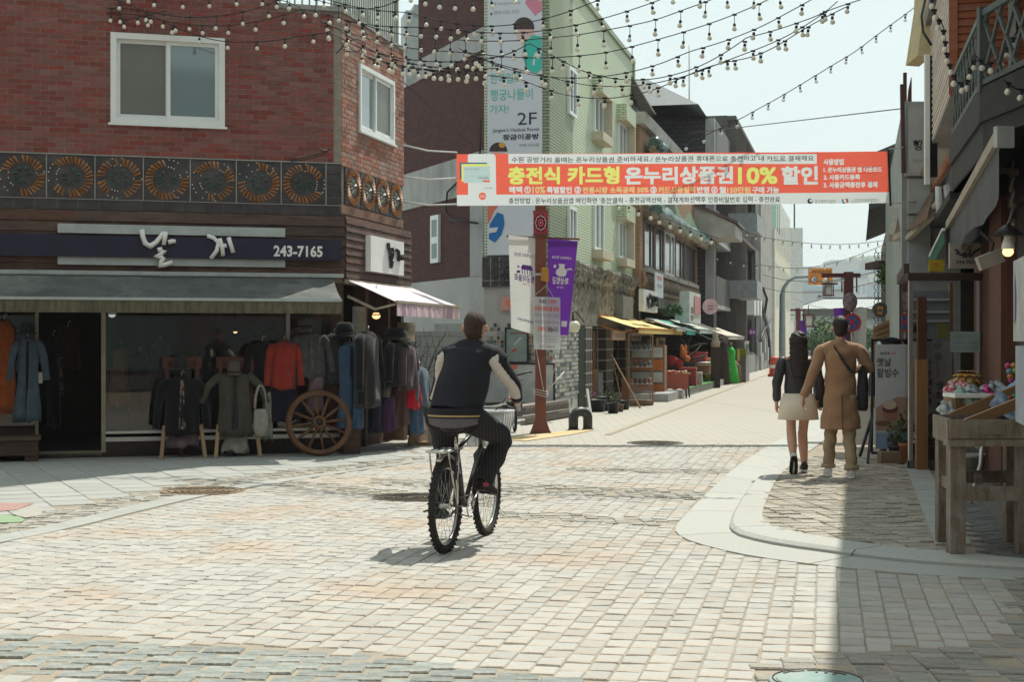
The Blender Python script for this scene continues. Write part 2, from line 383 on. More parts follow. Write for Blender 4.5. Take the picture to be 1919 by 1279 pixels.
# darker rough setts: the arc in the front, the strips across the road, the belt along the shop
arc = []
bx0,by0 = BAND[1]; 
for k in range(9):
    for i in range(18):
        px = -120 + i*78 + (k % 2)*36
        t = min(max(px,-120),1140)
        xs = BAND_PX[:6]
        for (xa,ya),(xb,yb) in zip(xs,xs[1:]):
            if xa <= t <= xb: top = ya + (yb - ya)*(t - xa)/(xb - xa)
        p = G(t,top); q = p - V((0,.075 + k*.132,0))
        q.x = (px - CX)*p.y/F*(1 + .0*k)
        if inpoly(q.x,q.y,BAND): arc.append((q.x + random.uniform(-.006,.006),q.y))
lay('cobble',arc,.193,.126,granite_dark,R(4),road,300,.007)
sett = cells_grid(.10,.085,.012,.012,lambda x,y: region(x,y) in ('strip','leftcobble'),R(-4),-14,6,6,26,jit=.006)
road_sett = M('road sett',(.43,.41,.365),.85,(.29,.28,.25),12,.6,35,rnd=.2,dirt=(.36,.28,.2),dscale=.9,damt=.4)
lay('sett',sett,.10,.085,road_sett,R(-4),road,200,.009)
rough = [c for c in cells_grid(.15,.11,.012,.012,lambda x,y: region(x,y) == 'rough',R(3),-2,8,4,12,jit=.006) if noisy(c[0]*.3,c[1]*.3) > -.95]
lay('rough_cobble',rough,.15,.11,granite_warm,R(3),road,200,.011)
lay('slab',cells_grid(.40,.40,.008,.008,lambda x,y: region(x,y) == 'leftwalk',R(-24.5),-25,12,4,32),.40,.40,slab_grey,R(-24.5),road,300,.002,stuff_name='laid_slabs')

# kerb stones and gutter slabs of the corner pavement
def resample(pts,n):
    d = [0]
    for a,b in zip(pts,pts[1:]): d.append(d[-1] + (b - a).length)
    out = []
    for k in range(n + 1):
        s = d[-1]*k/n; i = max(j for j in range(len(d)) if d[j] <= s + 1e-9); i = min(i,len(pts) - 2)
        t = (s - d[i])/max(d[i + 1] - d[i],1e-9); out.append(pts[i].lerp(pts[i + 1],t))
    return out
def smooth(pts,it=2):
    for _ in range(it):
        o = [pts[0]]
        for a,b in zip(pts,pts[1:]): o += [a.lerp(b,.25),a.lerp(b,.75)]
        pts = o + [pts[-1]]
    return pts
NK = 132
go,ko,ki = [resample(smooth([V((p[0],p[1])) for p in q]),NK) for q in (gGO,gK,gKI)]
walk = MB(); KZ = .045
pav = bpy.data.objects
wp = [V((p.x,p.y,KZ - .012)) for p in ki] + [V((16,9.9,KZ - .012)),V((16,30,KZ - .012)),street(4,60) + V((0,0,KZ - .012)),street(.2,60) + V((0,0,KZ - .012))]
walk.add(wp,[tuple(range(len(wp)))])
sidewalk = walk.build('sidewalk',joint,kind='structure')
seg = 6
for k in range(0,NK,seg):
    def piece(A,B,z,name,e=.0035,bev=0):
        n = seg; b = MB(); a = [V((p.x,p.y,z)) for p in A[k:k + n + 1]]; c = [V((p.x,p.y,z)) for p in B[k:k + n + 1]]
        a[0] = a[0].lerp(a[1],.02 + e); a[-1] = a[-1].lerp(a[-2],.02 + e); c[0] = c[0].lerp(c[1],.02 + e); c[-1] = c[-1].lerp(c[-2],.02 + e)
        dn = V((0,0,-.09)); top = []
        if bev:
            mid = [p.lerp(q,.10) for p,q in zip(a,c)]; a2 = [p - V((0,0,.022)) for p in a]
            rows = [[p + dn for p in a],a2,mid,c,[p + dn for p in c]]
        else: rows = [[p + dn for p in a],a,c,[p + dn for p in c]]
        vs = [p for r in rows for p in r]; w = n + 1
        fs = [(r*w + i,r*w + i + 1,(r + 1)*w + i + 1,(r + 1)*w + i)[::-1] for r in range(len(rows) - 1) for i in range(n)]
        fs += [tuple(r*w for r in range(len(rows)))[::-1],tuple(r*w + n for r in range(len(rows)))]
        b.add(vs,[f[::-1] for f in fs]); b.build(name,slab_light,sidewalk)
    piece(go,ko,.003,'gutter_slab'); piece(ko,ki,KZ,'kerb_stone',bev=1)
def onwalk(x,y): return inpoly(x,y,[(p.x,p.y) for p in ki] + [(16,9.9),(16,30)])
def vof(x,y): return V((x,y,0)).dot(SN)
bump_stone = granite_warm
lay('sett',cells_grid(.155,.105,.012,.012,lambda x,y: onwalk(x,y) and vof(x,y) < .53 and y < 19,R(-6),-2,9,8,24,jit=.006),.155,.105,M('sidewalk sett',(.43,.385,.31),.85,(.33,.295,.245),14,.6,40,rnd=.22,dirt=(.26,.225,.185),dscale=.9,damt=.5),R(-6),sidewalk,300,.007,z=KZ,stuff_name='laid_setts')
for k in range(14):
    b = MB(); y0 = 10.75 + k*1.3; q = [street(.55,y0 + .006),street(.80,y0 + .006),street(.80,y0 + 1.29),street(.55,y0 + 1.29)]
    b.prism([p + V((0,0,KZ - .05)) for p in q],(0,0,.054)); b.build('border_slab',slab_grey,sidewalk)
lay('dark_paver',cells_grid(.20,.10,.008,.008,lambda x,y: onwalk(x,y) and vof(x,y) > .86,R(-30),-4,14,6,22,stagger=True),.20,.10,M('dark paver',(.17,.165,.155),.85,(.12,.115,.11),8,.3,50,rnd=.15),R(-30),sidewalk,300,.002,z=KZ,stuff_name='laid_dark_pavers')
sO,sC = [resample(smooth([V((p[0],p[1])) for p in q]),60) for q in (gSO,gCO)]
for k in range(0,60,4):
    A = [V((p.x,p.y,-.05)) for p in sO[k:k + 5]]; B_ = [V((p.x,p.y,-.05)) for p in sC[k:k + 5]]
    A[-1] = A[-1].lerp(A[-2],.02); B_[-1] = B_[-1].lerp(B_[-2],.02)
    MB().prism(A + B_[::-1],(0,0,.054)).build('edge_slab',slab_grey,road)
# far kerb line of the shops, yellow line, painted patch under the pole
b = MB(); b.prism([street(-3.95,24) + V((0,0,-.02)),street(-3.85,24) + V((0,0,-.02)),street(-3.85,80) + V((0,0,-.02)),street(-3.95,80) + V((0,0,-.02))],(0,0,.026))
b.build('drain_line',M('drain line',(.36,.30,.22),.8),kind='structure')
b = MB(); c = G(1000,818); pts = [G(x,y,.006) for x,y in ((930,823),(1000,815),(1080,806),(1115,806),(1070,815),(985,827))]
b.poly(pts[::-1]); b.build('painted_patch',yellow_paint,kind='structure')
# manhole covers
def manhole(px,py,r,mat,label,ringmat=None,name='manhole_cover'):
    c = G(px,py); e = empty(name,c,label,'manhole cover','manhole covers in the paving')
    b = MB(); b.lathe([(r*1.0,-.03),(r*1.0,.006),(r*.93,.009),(r*.92,.003),(r*.9,.004),(0,.006)],c,40,sm=False); b.build('cover',mat,e)
    b = MB()
    for k in range(5):
        rr = r*(.2 + .15*k); n = 6 + 6*k
        for i in range(n):
            a = 2*math.pi*i/n; b.box(c + V((rr*math.cos(a),rr*math.sin(a),.008)),(.05,.022,.008),rz=a + math.pi/2)
    b.build('raised_pattern',mat,e,kind='stuff'); return e
rust = M('rusty iron',(.30,.22,.14),.8,(.14,.10,.07),14,.5,60)
manhole(380,921,.42,rust,'rusty round manhole cover with raised pattern by the shop pavement')
manhole(768,933,.36,iron,'dark round manhole cover just behind the bicycle wheel')
manhole(1228,831,.42,iron,'dark manhole cover further up the sunlit road')
b = MB(); c = G(1532,1281)
teal = M('painted cover',(.17,.29,.27),.5,(.30,.36,.33),6,.1,50); white_p = M('white cover paint',(.36,.40,.385),.5)
e = empty('manhole_cover',c,'pale teal painted round manhole cover at the very front edge','manhole cover','manhole covers in the paving')
b.lathe([(.215,-.03),(.215,.012),(.205,.016),(0,.016)],c,48,sm=False); b.build('cover',white_p,e)
b = MB(); b.lathe([(.18,.0),(.18,.0195),(0,.0195)],c,48,sm=False); b.build('inner_disc',teal,e)
b = MB()
b.tube([c + V((.195*math.cos(a*.1),.195*math.sin(a*.1),.018)) for a in range(63)],.004,5,closed=True); 
for i in range(7):
    a = .55 + i*.17; b.box(c + V((.155*math.cos(a),.155*math.sin(a),.021)),(.03,.014,.004),rz=a + 1.57)
    if i % 2: b.box(c + V((.125*math.cos(a),.125*math.sin(a),.021)),(.03,.01,.004),rz=a)
b.bar(c + V((-.09,.13,.021)),c + V((-.03,.15,.021)),.012,.004); b.bar(c + V((-.13,.10,.021)),c + V((-.08,.15,.021)),.010,.004)
b.build('printed_mark',iron,e)
# painted street art at the edge of the shop pavement
for pts,col,lab in ((((-60,938),(0,944),(62,945),(30,957),(-60,966)),(.40,.25,.225),'salmon pink patch of a painted floor picture beside the shop pavement'),
                      (((-60,968),(20,967),(48,975),(40,980),(-60,984)),(.27,.38,.235),'light green patch of a painted floor picture beside the shop pavement'),
                      (((34,957),(62,948),(78,957),(80,967),(60,970),(48,972),(22,965)),(.40,.39,.34),'flat grey stone set beside the painted floor picture')):
    b = MB(); b.prism([G(*p,.001) for p in pts],(0,0,.006)); b.build('floor_picture' if col[0] != .40 else 'stone_slab',M('paint' + lab[:6],col,.8,tuple(c*.85 for c in col),8,.2,50),None,lab,'floor painting' if col[0] != .40 else 'stone')
# ------------------------------------------------------------------ corner clothes shop
C0 = V((-2.307,20.28,0))
FL = Frame(C0,(.958,.286,0)); FS = Frame(C0,(.225,.974,0))
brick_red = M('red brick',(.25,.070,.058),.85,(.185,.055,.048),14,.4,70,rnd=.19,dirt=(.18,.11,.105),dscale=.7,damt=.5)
brick_lit = M('sunlit weathered red brick',(.36,.16,.11),.85,(.27,.115,.085),14,.4,70,rnd=.28,dirt=(.27,.20,.16),dscale=.9,damt=.7)  # red brick brightened in its colour for the sunlit side wall
mortar = M('mortar',(.30,.265,.22),.95,(.22,.195,.165),8,.4,60)
pvc = M('white window plastic',(.74,.77,.76),.35,(.68,.71,.70),3)
wood_dark = M('weathered dark timber',(.13,.066,.048),.8,(.055,.030,.025),3,.5,30,stretch=(1.2,1.2,14),rnd=.25,dirt=(.17,.12,.09),dscale=1.5,damt=.45)
slate = M('dark glazed tile',(.055,.05,.055),.45,(.03,.028,.032),7,.2,40,dirt=(.10,.09,.09),dscale=2.5,damt=.6)
clay = M('ochre clay',(.42,.20,.07),.6,(.28,.12,.045),12,.2,60,rnd=.2)
leafgreen = M('green glaze',(.055,.12,.085),.45,(.03,.07,.055),12)
alu = M('dull aluminium',(.42,.46,.46),.5,(.34,.38,.38),5,dirt=(.25,.28,.27),dscale=3,damt=.5)
navy = M('navy sign board',(.017,.017,.045),.55,(.013,.013,.034),3)
white_paint = M('white paint',(.78,.79,.77),.5,(.72,.73,.71),4)
white_letter = M('white letter',(.80,.80,.78),.45,(.75,.75,.73),5)
black_paint = M('black paint',(.018,.018,.02),.5,(.013,.013,.014),5)
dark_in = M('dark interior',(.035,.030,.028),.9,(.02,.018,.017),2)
steel = M('brushed steel',(.55,.55,.53),.35,(.47,.47,.45),8,metal=.8)
shopglass = GLASS('shop window glass',(.03,.035,.035),.02,.12)
bluepane = GLASS('window pane',(.15,.215,.225),.06,1)  # blue of the reflected sky put into the base colour
film = M('frosted grey film',(.15,.155,.135),.35,(.13,.135,.12),2,spec=.5)
canvas_grey = M('stained grey canvas',(.115,.122,.118),.85,(.075,.08,.078),3,.15,30,dirt=(.24,.24,.215),dscale=1.1,damt=.8)
canvas_val = M('mouldy canvas valance',(.13,.12,.075),.85,(.055,.055,.04),5,.2,20,stretch=(4,4,.6),dirt=(.18,.16,.10),dscale=2,damt=.5)

shop = empty('clothes_shop_building',C0 + FL.u*-3,'red brick corner building with ornamental tile band over a clothes shop','building')
AL,AT = -9.0,FL.ab(520,10)[0]
ZT,ZB = 5.98,FL.ab(320,398)[1]                       # wall top at the corner, top of the timber cladding
wl = FL.ab(207,150)[0],FL.ab(421,150)[0]; wz = FL.ab(310,234)[1],FL.ab(310,66)[1]
w = MB(); t0 = FL.ab(300,294)[1]
t1 = FS.ab(700,330)[1]; SWL = FS.ab(757,300)[0]; w.fbox(FL,AL,0,2.3,t0,-.35,-.03); w.fbox(FS,.02,SWL,2.3,t1,-.35,-.031)
w.fbox(FL,AL,wl[0],t0,9.4,-.35,-.0050); w.fbox(FL,wl[1],0,t0,ZT,-.35,-.0052); w.fbox(FL,wl[0],wl[1],t0,wz[0],-.35,-.0054); w.fbox(FL,wl[0],wl[1],wz[1],9.4,-.35,-.0056)
w.fbox(FL,wl[1],AT,ZT,9.4,-.35,-.0058)
sw = FS.ab(672,200)[0],FS.ab(737,200)[0]; SWL = FS.ab(757,300)[0]
sz = FS.ab(705,258)[1],FS.ab(705,136)[1]
w.fbox(FS,0.02,sw[0],t1,ZT,-.35,-.0051); w.fbox(FS,sw[1],SWL,t1,ZT,-.35,-.0053); w.fbox(FS,sw[0],sw[1],t1,sz[0],-.35,-.0055); w.fbox(FS,sw[0],sw[1],sz[1],ZT,-.35,-.0057)
w.fbox(FL,AT,-.1,7.15,9.4,-.35,-.05); w.fbox(FS,.35,SWL,7.15,9.0,-.35,-.05)  # unseen upper storey added for its shadow on the pavement
w.build('wall',mortar,shop)
# bricks
def bricks(fr,a0,a1,b0,b1,holes,mat,name,nparts,stag=0):
    cells = []; pw,ph = .200,.0668; r = 0; b = b0
    while b < b1 - .03:
        a = a0 - (r % 2)*pw/2
        while a < a1 - .02:
            x0,x1 = max(a,a0),min(a + .190,a1); segs = [(x0,x1)]
            for h0,h1,k0,k1 in holes:
                if b + .057 > k0 and b < k1:
                    n = []
                    for q0,q1 in segs:
                        if q1 <= h0 or q0 >= h1: n.append((q0,q1))
                        else:
                            if h0 - q0 > .02: n.append((q0,h0))
                            if q1 - h1 > .02: n.append((h1,q1))
                    segs = n
            cells += [(q0,q1,b) for q0,q1 in segs if q1 - q0 > .02]
            a += pw
        b += ph; r += 1
    e = V((0,0,H)); cells.sort(key=lambda c: (fr.p(c[0],c[2]) - e).length); k = 0; rest = MB()
    base = [MB().hexa([(0,0,0),(1,0,0),(1,0,-.03),(0,0,-.03),(0,.057,0),(1,.057,0),(1,.057,-.03),(0,.057,-.03)]).mesh(name,mat) for _ in range(6)]
    for q0,q1,b in cells:
        p = fr.p(q0,b); px,py = CX + F*p.x/p.y,CY - F*(b - H)/p.y
        if k < nparts and -10 < px < 1930 and py > -6:
            k += 1; link(name,random.choice(base),shop,fr.m(q0,b,random.uniform(-.002,.002)) @ Matrix.Diagonal((q1 - q0,1,1,1)))
        else:
            c = random.uniform(-.002,.003); rest.fbox(fr,q0,q1,b,b + .057,-.03,c)
    rest.build('laid_bricks',mat,shop,kind='stuff')
hw = [(wl[0] - .01,wl[1] + .01,wz[0] - .01,wz[1] + .01)]
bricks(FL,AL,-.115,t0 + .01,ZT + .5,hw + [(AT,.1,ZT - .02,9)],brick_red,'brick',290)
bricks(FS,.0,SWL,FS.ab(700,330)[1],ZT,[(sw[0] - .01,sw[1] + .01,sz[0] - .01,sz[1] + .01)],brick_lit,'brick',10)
q = MB()                                                # grey quoin stones at the corner
for i in range(14):
    if i % 2 == 0: q.fbox(FL,-.115,.0,t0 + .02 + i*.14,t0 + .15 + i*.14,-.03,-.002)
q.build('quoin',mortar,shop,kind='stuff')
# windows
def window(fr,a0,a1,b0,b1,parent,fw=.075,mats=None,c=.03,split=.5,name='window',depth=.12):
    b = MB(); A = fr
    b.fbox(A,a0,a0 + fw,b0,b1,c - depth,c); b.fbox(A,a1 - fw,a1,b0,b1,c - depth,c); b.fbox(A,a0 + fw,a1 - fw,b0,b0 + fw,c - depth,c - .001); b.fbox(A,a0 + fw,a1 - fw,b1 - fw,b1,c - depth,c - .001)
    wn = b.build(name,pvc,parent)
    am = a0 + (a1 - a0)*split; s_ = .05
    for k,(x0,x1) in enumerate(((a0 + fw,am + .02),(am - .02,a1 - fw))):
        d = c - .035 - .035*(k == 0); z0,z1 = b0 + fw,b1 - fw; b = MB()
        b.fbox(A,x0,x0 + s_,z0,z1,d - .03,d); b.fbox(A,x1 - s_,x1,z0,z1,d - .03,d); b.fbox(A,x0 + s_,x1 - s_,z0,z0 + s_,d - .03,d - .001); b.fbox(A,x0 + s_,x1 - s_,z1 - s_,z1,d - .03,d - .001)
        b.build('sash',pvc,wn)
        g_ = MB(); g_.fbox(A,x0 + s_,x1 - s_,z0 + s_,z1 - s_,d - .022,d - .014); g_.build('pane',(mats or (film,bluepane))[k],wn)
    b = MB(); b.fbox(A,a0 - .03,a1 + .03,b0 - .03,b0 - .002,c - depth,c + .02); b.build('sill',pvc,wn)
    return wn
window(FL,wl[0],wl[1],wz[0],wz[1],shop)
window(FS,sw[0],sw[1],sz[0],sz[1],shop,fw=.06,mats=(bluepane,film),split=.5)
# ornamental tile band
def ornament_tile(fr,a0,a1,b0,b1,seed,lit=False):
    rr = random.Random(seed); b = MB(); b.fbox(fr,a0 + .008,a1 - .008,b0 + .008,b1 - .008,-.06,-.008)
    tl = b.build('ornament_tile',slate,shop); ca,cb = (a0 + a1)/2,(b0 + b1)/2; s = min((b1 - b0)/2,.34); sx = min((a1 - a0)/2,.34)/s
    P = MB(); D = MB(); n = 30; gap0 = rr.randrange(n); gl = rr.randrange(4,11); 
    for i in range(n):
        a = 2*math.pi*i/n; ra,rb = s*.60,s*.93
        x = lambda r,t,z: fr.p(ca + sx*r*math.cos(t),cb + r*math.sin(t),z)
        if not lit and ((i - gap0) % n < gl or rr.random() < .05):
            if rr.random() < .6:
                for r_ in (ra,rb): D.ball(x(r_,a,-.004),.009,n=5)
            continue
        t1,t2 = a - .075,a + .075; cur = .10
        P.add([x(ra,t1,-.01),x(ra,t2,-.01),x(rb,t2 + cur,-.01),x(rb,t1 + cur,-.01),x(ra,a,.012),x((ra + rb)/2,a + .06,.03),x(rb,a + cur,.012)],
              [(0,4,5),(0,5,3),(3,5,6),(4,1,5),(1,2,5),(2,6,5)])
    Q = MB()
    for i in range(8):
        if not lit and rr.random() < .12: continue
        a = 2*math.pi*(i + .5)/8
        x = lambda r,t,z: fr.p(ca + sx*r*math.cos(t),cb + r*math.sin(t),z)
        Q.add([x(s*.12,a - .2,-.01),x(s*.12,a + .2,-.01),x(s*.46,a + .16,-.01),x(s*.46,a - .16,-.01),x(s*.3,a - .02,.022)],[(0,1,4),(1,2,4),(2,3,4),(3,0,4)])
    P.build('petal_ring',clay,tl); Q.build('leaf_rosette',leafgreen if not lit else M('sunlit green glaze',(.25,.29,.23),.5,(.14,.17,.14),10),tl)  # lit tiles get the green glaze brightened in colour for the sunny side
    if D.v: D.build('white_stud',white_paint,tl,kind='stuff')
seams = [-3,87,178,268.6,356.6,443,527,611]
zt_,zb_ = FL.ab(300,296)[1],FL.ab(300,377)[1]
for i,(x0,x1) in enumerate(zip(seams,seams[1:])): ornament_tile(FL,FL.ab(x0,330)[0],FL.ab(x1,330)[0],zb_,zt_,40 + i)
fa = FL.ab(611,330)[0]; k4 = (zt_ - zb_)/4
for i in range(4):
    b = MB(); b.fbox(FL,fa + .006,-.006,zb_ + k4*i + .006,zb_ + k4*(i + 1) - .006,-.06,-.012); b.build('frieze_block',slate,shop)
zc_ = FL.ab(300,397)[1]
for i in range(26):
    a0 = -6.9 + i*.266
    if a0 > -.03: break
    b = MB(); b.fbox(FL,a0 + .006,min(a0 + .26,0) - .002,zc_ + .006,zb_ - .006,-.06,-.011); b.build('frieze_block',slate,shop)
tz = [FS.ab(700,0)[0]]
pz1 = FS.ab(646,309)[1]; pz0 = FS.ab(646,383)[1]
sx0 = FS.ab(648,340)[0]
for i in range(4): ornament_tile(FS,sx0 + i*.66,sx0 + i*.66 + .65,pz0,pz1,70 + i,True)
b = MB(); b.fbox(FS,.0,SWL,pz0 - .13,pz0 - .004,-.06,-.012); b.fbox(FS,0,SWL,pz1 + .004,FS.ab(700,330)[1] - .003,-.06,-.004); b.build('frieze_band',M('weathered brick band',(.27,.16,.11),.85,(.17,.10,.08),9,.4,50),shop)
b = MB(); b.fbox(FL,AL,0,zt_ + .002,zt_ + .014,-.03,.004); b.fbox(FL,AL,0,zb_ - .003,zb_ + .005,-.03,.003)
for x in seams[1:]: a_ = FL.ab(x,330)[0]; b.fbox(FL,a_ - .006,a_ + .006,zb_ + .006,zt_ + .001,-.03,.002)
b.build('pale_joint',M('pale grout',(.36,.36,.34),.8),shop)
# timber cladding
def cladding(fr,a0,a1,b0,b1,n,c=.02,seed=1):
    rr = random.Random(seed); h = (b1 - b0)/n
    for i in range(n):
        cuts = [a0] + sorted(a0 + (a1 - a0)*x for x in ([.21,.56] if i % 2 else [.36,.74])) + [a1] if a1 - a0 > 4 else [a0,a1]
        for x0,x1 in zip(cuts,cuts[1:]):
            d = c + rr.uniform(-.004,.004); m = MB(); P = fr.p; z0,z1 = b0 + i*h + .004,b0 + (i + 1)*h - .003
            m.hexa([P(x0 + .002,z0,d + .012),P(x1 - .002,z0,d + .012),P(x1 - .002,z0,-.03),P(x0 + .002,z0,-.03),P(x0 + .002,z1,d - .006),P(x1 - .002,z1,d - .006),P(x1 - .002,z1,-.03),P(x0 + .002,z1,-.03)])
            m.build('cladding_plank',wood_dark,shop)
cz0 = FL.ab(620,519)[1]
cladding(FL,-8,.03,cz0,zc_ - .01,6,.03)
cladding(FS,.035,3.08,FS.ab(645,522)[1],FS.ab(645,405)[1],8,.045,4)
b = MB(); b.fbox(FL,FL.ab(108,432)[0],FL.ab(533,432)[0],FL.ab(320,441)[1],FL.ab(320,424)[1],.05,.075); b.fbox(FL,FL.ab(108,432)[0],FL.ab(533,432)[0],FL.ab(320,499)[1],FL.ab(320,484)[1],.05,.074)
b.build('sign_rail',alu,shop)
# terrace rail and clutter above the corner
b = MB(); rail = M('grey green railing',(.40,.42,.37),.5,(.32,.34,.30),6)
for i in range(30): a_ = .03 + i*.098; b.fbox(FS,a_ - .011,a_ + .011,ZT,ZT + 1.05,-.14,-.118)
b.fbox(FS,0,2.9,ZT + 1.05,ZT + 1.1,-.15,-.1); b.fbox(FS,0,2.9,ZT + .06,ZT + .09,-.145,-.112)
b.fbox(FS,2.86,2.9,ZT,ZT + 1.05,-.16,-.1)
for i in range(16): a_ = AT + .05 + i*.1; b.fbox(FL,a_ - .011,a_ + .011,ZT,ZT + 1.05,-.14,-.118) if a_ < 0 else 0
b.build('terrace_railing',rail,shop)
b = MB(); b.fbox(FL,AT,.04,ZT,ZT + .06,-.35,.05); b.fbox(FS,-.001,SWL,ZT + .001,ZT + .055,-.35,.02); b.build('parapet_coping',M('concrete coping',(.33,.33,.31),.9,(.2,.2,.19),5,.3),shop)
for i,(a_,h_,col) in enumerate(((.5,.26,(.6,.62,.6)),(.85,.34,(.55,.57,.56)),(1.25,.25,(.62,.62,.60)),(1.7,.36,(.04,.30,.10)),(1.5,.3,(.08,.09,.1)))):
    b = MB(); b.lathe([(.07,0),(.075,.03),(.07,h_*.7),(.03,h_*.85),(.03,h_)],FS.p(a_,ZT + .06,-.24),10)
    b.build('bottle',M('bottle%d' % i,col,.3),None,['small frosted bottle, first behind the roof terrace railing','second pale bottle behind the roof terrace railing','white bottle in the middle behind the roof terrace railing','bright green bottle behind the roof terrace railing','black bottle next to the green one behind the roof railing'][i],'bottle','bottles on the roof terrace')
# shop front: posts, sills, base, interior
DL,DR = FL.ab(75,700)[0],FL.ab(190,700)[0]
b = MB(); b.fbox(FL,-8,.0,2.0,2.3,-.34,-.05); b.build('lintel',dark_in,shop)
b = MB(); b.fbox(FL,DR,DR + .055,.06,2.0,-.12,-.02); b.fbox(FL,DL - .03,DR,.03,.075,-.3,-.02); b.fbox(FL,DL - .06,DL - .02,.06,2.0,-.12,-.03); b.build('door_frame',M('brass alloy',(.33,.29,.22),.5,metal=.3),shop)
b = MB(); b.fbox(FL,DR + .055,-.02,.20,.255,-.14,-.01); b.fbox(FL,DR + .055,-.02,.30,.335,-.14,-.012); b.fbox(FL,-.75,-.70,.335,2.0,-.12,-.03); b.fbox(FL,DR + .055,-.02,1.96,2.0,-.12,-.03); b.build('window_rail',steel,shop)
b = MB(); b.fbox(FL,DR + .06,-.03,.02,.195,-.2,-.03); b.fbox(FL,-8,DL - .07,.02,.4,-.2,-.03); b.build('plinth',M('dark plinth',(.05,.035,.028),.8,(.03,.02,.018),6),shop)
b = MB(); b.fbox(FL,DR + .055,-.755,.335,1.96,-.08,-.072); b.fbox(FL,-.695,-.02,.335,1.96,-.0801,-.0721); b.fbox(FL,-8,DL - .06,.42,2.0,-.08,-.072); b.build('shop_window',shopglass,shop)
b = MB(); b.fbox(FL,DL - .03,DL - .022,.1,1.98,-.95,-.1); b.build('door',shopglass,shop)
dr = shop.children[-1]
b = MB(); p0 = FL.ab(72,700); b.fbox(FL,DL - .05,DL + .03,p0[1] - .13,p0[1] + .01,-.06,-.01); b.build('lock_plate',steel,dr)
b = MB(); hp = [FL.p(DL + .02,p0[1] + .16,0),FL.p(DL - .05,p0[1] + .15,.05),FL.p(DL - .075,p0[1] + .1,.06),FL.p(DL - .075,p0[1],.06),FL.p(DL - .06,p0[1] - .05,.04)]; b.tube(hp,.012,8); b.build('handle',steel,dr)
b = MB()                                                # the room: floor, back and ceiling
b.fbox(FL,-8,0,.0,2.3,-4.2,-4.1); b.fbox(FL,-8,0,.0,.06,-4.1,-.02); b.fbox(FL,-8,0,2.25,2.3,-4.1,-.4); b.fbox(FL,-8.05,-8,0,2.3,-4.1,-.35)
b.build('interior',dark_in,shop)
b = MB(); b.fbox(FS,.0,.12,0,2.3,-.3,-.02); b.fbox(FS,1.05,1.15,0,2.3,-.3,-.02); b.fbox(FS,2.1,2.22,0,2.3,-.3,-.02); b.fbox(FS,2.75,2.9,0,2.3,-.3,-.02); b.fbox(FS,.12,2.75,.0,.5,-.3,-.05)
b.build('timber_post',wood_dark,shop)
b = MB(); b.fbox(FS,.12,1.05,.5,2.3,-.2,-.19); b.fbox(FS,2.22,2.75,.5,2.3,-.2,-.19); b.build('side_window',shopglass,shop)
b = MB(); b.fbox(FS,2.75,2.9,.0,2.4,-4,-.3); b.build('rear_wall',brick_red,shop)
b = MB(); b.fbox(FL,-9,0,5.9,5.98,-4.5,-.35); b.fbox(FL,-9,AT,9.3,9.4,-4.5,-.35); b.build('roof_slab',M('roof slab',(.3,.3,.29),.9),shop)
# sign board with brush letters
sg = empty('shop_sign',FL.p(-3,FL.ab(320,465)[1],.1),'long navy blue sign board with white brush lettering 날개 and a phone number','sign')
b = MB(); b.fbox(FL,-8,FL.ab(640,465,.1)[0],FL.ab(320,484,.1)[1],FL.ab(320,444,.1)[1],.05,.11); b.build('board',navy,sg)
SG = lambda x,y: FL.ab(x,y,.13)
def glyph(pts,off,sc): return [(SG(off[0] + x/sc,off[1] + y/sc)) + ((p[2],) if len(p) > 2 else ()) for p in pts for x,y in [p[:2]]]
L1 = [[(680,78,1.1),(684,110),(696,145,1.1),(720,158,1.2),(748,140),(770,112,.9),(784,92,.9)],[(793,88,1.1),(790,115),(785,152,.9)],[(806,140),(825,134),(842,134,.8)],
      [(755,176),(775,172),(790,178),(772,196),(745,208,.9),(770,210),(782,216),(772,234),(765,252,1.1),(790,248),(826,234,.9)]]
L2 = [[(962,106,1),(985,112),(1010,128,1.1),(1010,160),(1002,188),(990,214,1.1)],[(1035,158),(1070,152,.9)]]
b = MB()
for s_ in L1: stroke(b,FL,glyph(s_,(0,400),2.5575),.033,.14)
b.build('brush_letter',white_letter,sg); b = MB()
for pts in ([(388,442),(400,446),(409,455),(406,470),(395,485)],[(411,447),(416,462),(418,480)],[(412,464),(424,460)],[(428,445),(432,458),(437,474)]):
    stroke(b,FL,[SG(*p) for p in pts],.030,.14)
b.build('brush_letter',white_letter,sg)
text(sg,'243-7165',white_letter,FL,(*SG(513,481),*SG(605,461)),.03,.115)
ss = empty('shop_sign',FS.p(1.3,2.7,.1),'white box sign with raised black letters on the sunlit side of the clothes shop','sign')
x0,z0 = FS.ab(695,505,.13); x1,z1 = FS.ab(757,460,.13)
zs0 = FS.ab(695,508,.13)[1]; zs1 = FS.ab(695,441,.13)[1]
b = MB(); b.fbox(FS,x0,x1,zs0,zs1,.05,.13); b.build('box',white_paint,ss)
b = MB(); ga = lambda x,y: FS.ab(620 + x/3.046,420 + y/3.046,.16)
for pts in ([(328,108),(330,135),(338,160),(348,165)],[(352,135),(354,165),(352,185)],[(340,190),(352,188),(342,210),(350,215),(344,250)],[(375,150),(385,155),(388,180),(386,212)],[(396,180),(398,205)],[(408,175),(408,208)],[(397,192),(407,190)]):
    stroke(b,FS,[ga(*p) for p in pts],.028,.16)
b.build('raised_lettering',black_paint,ss)
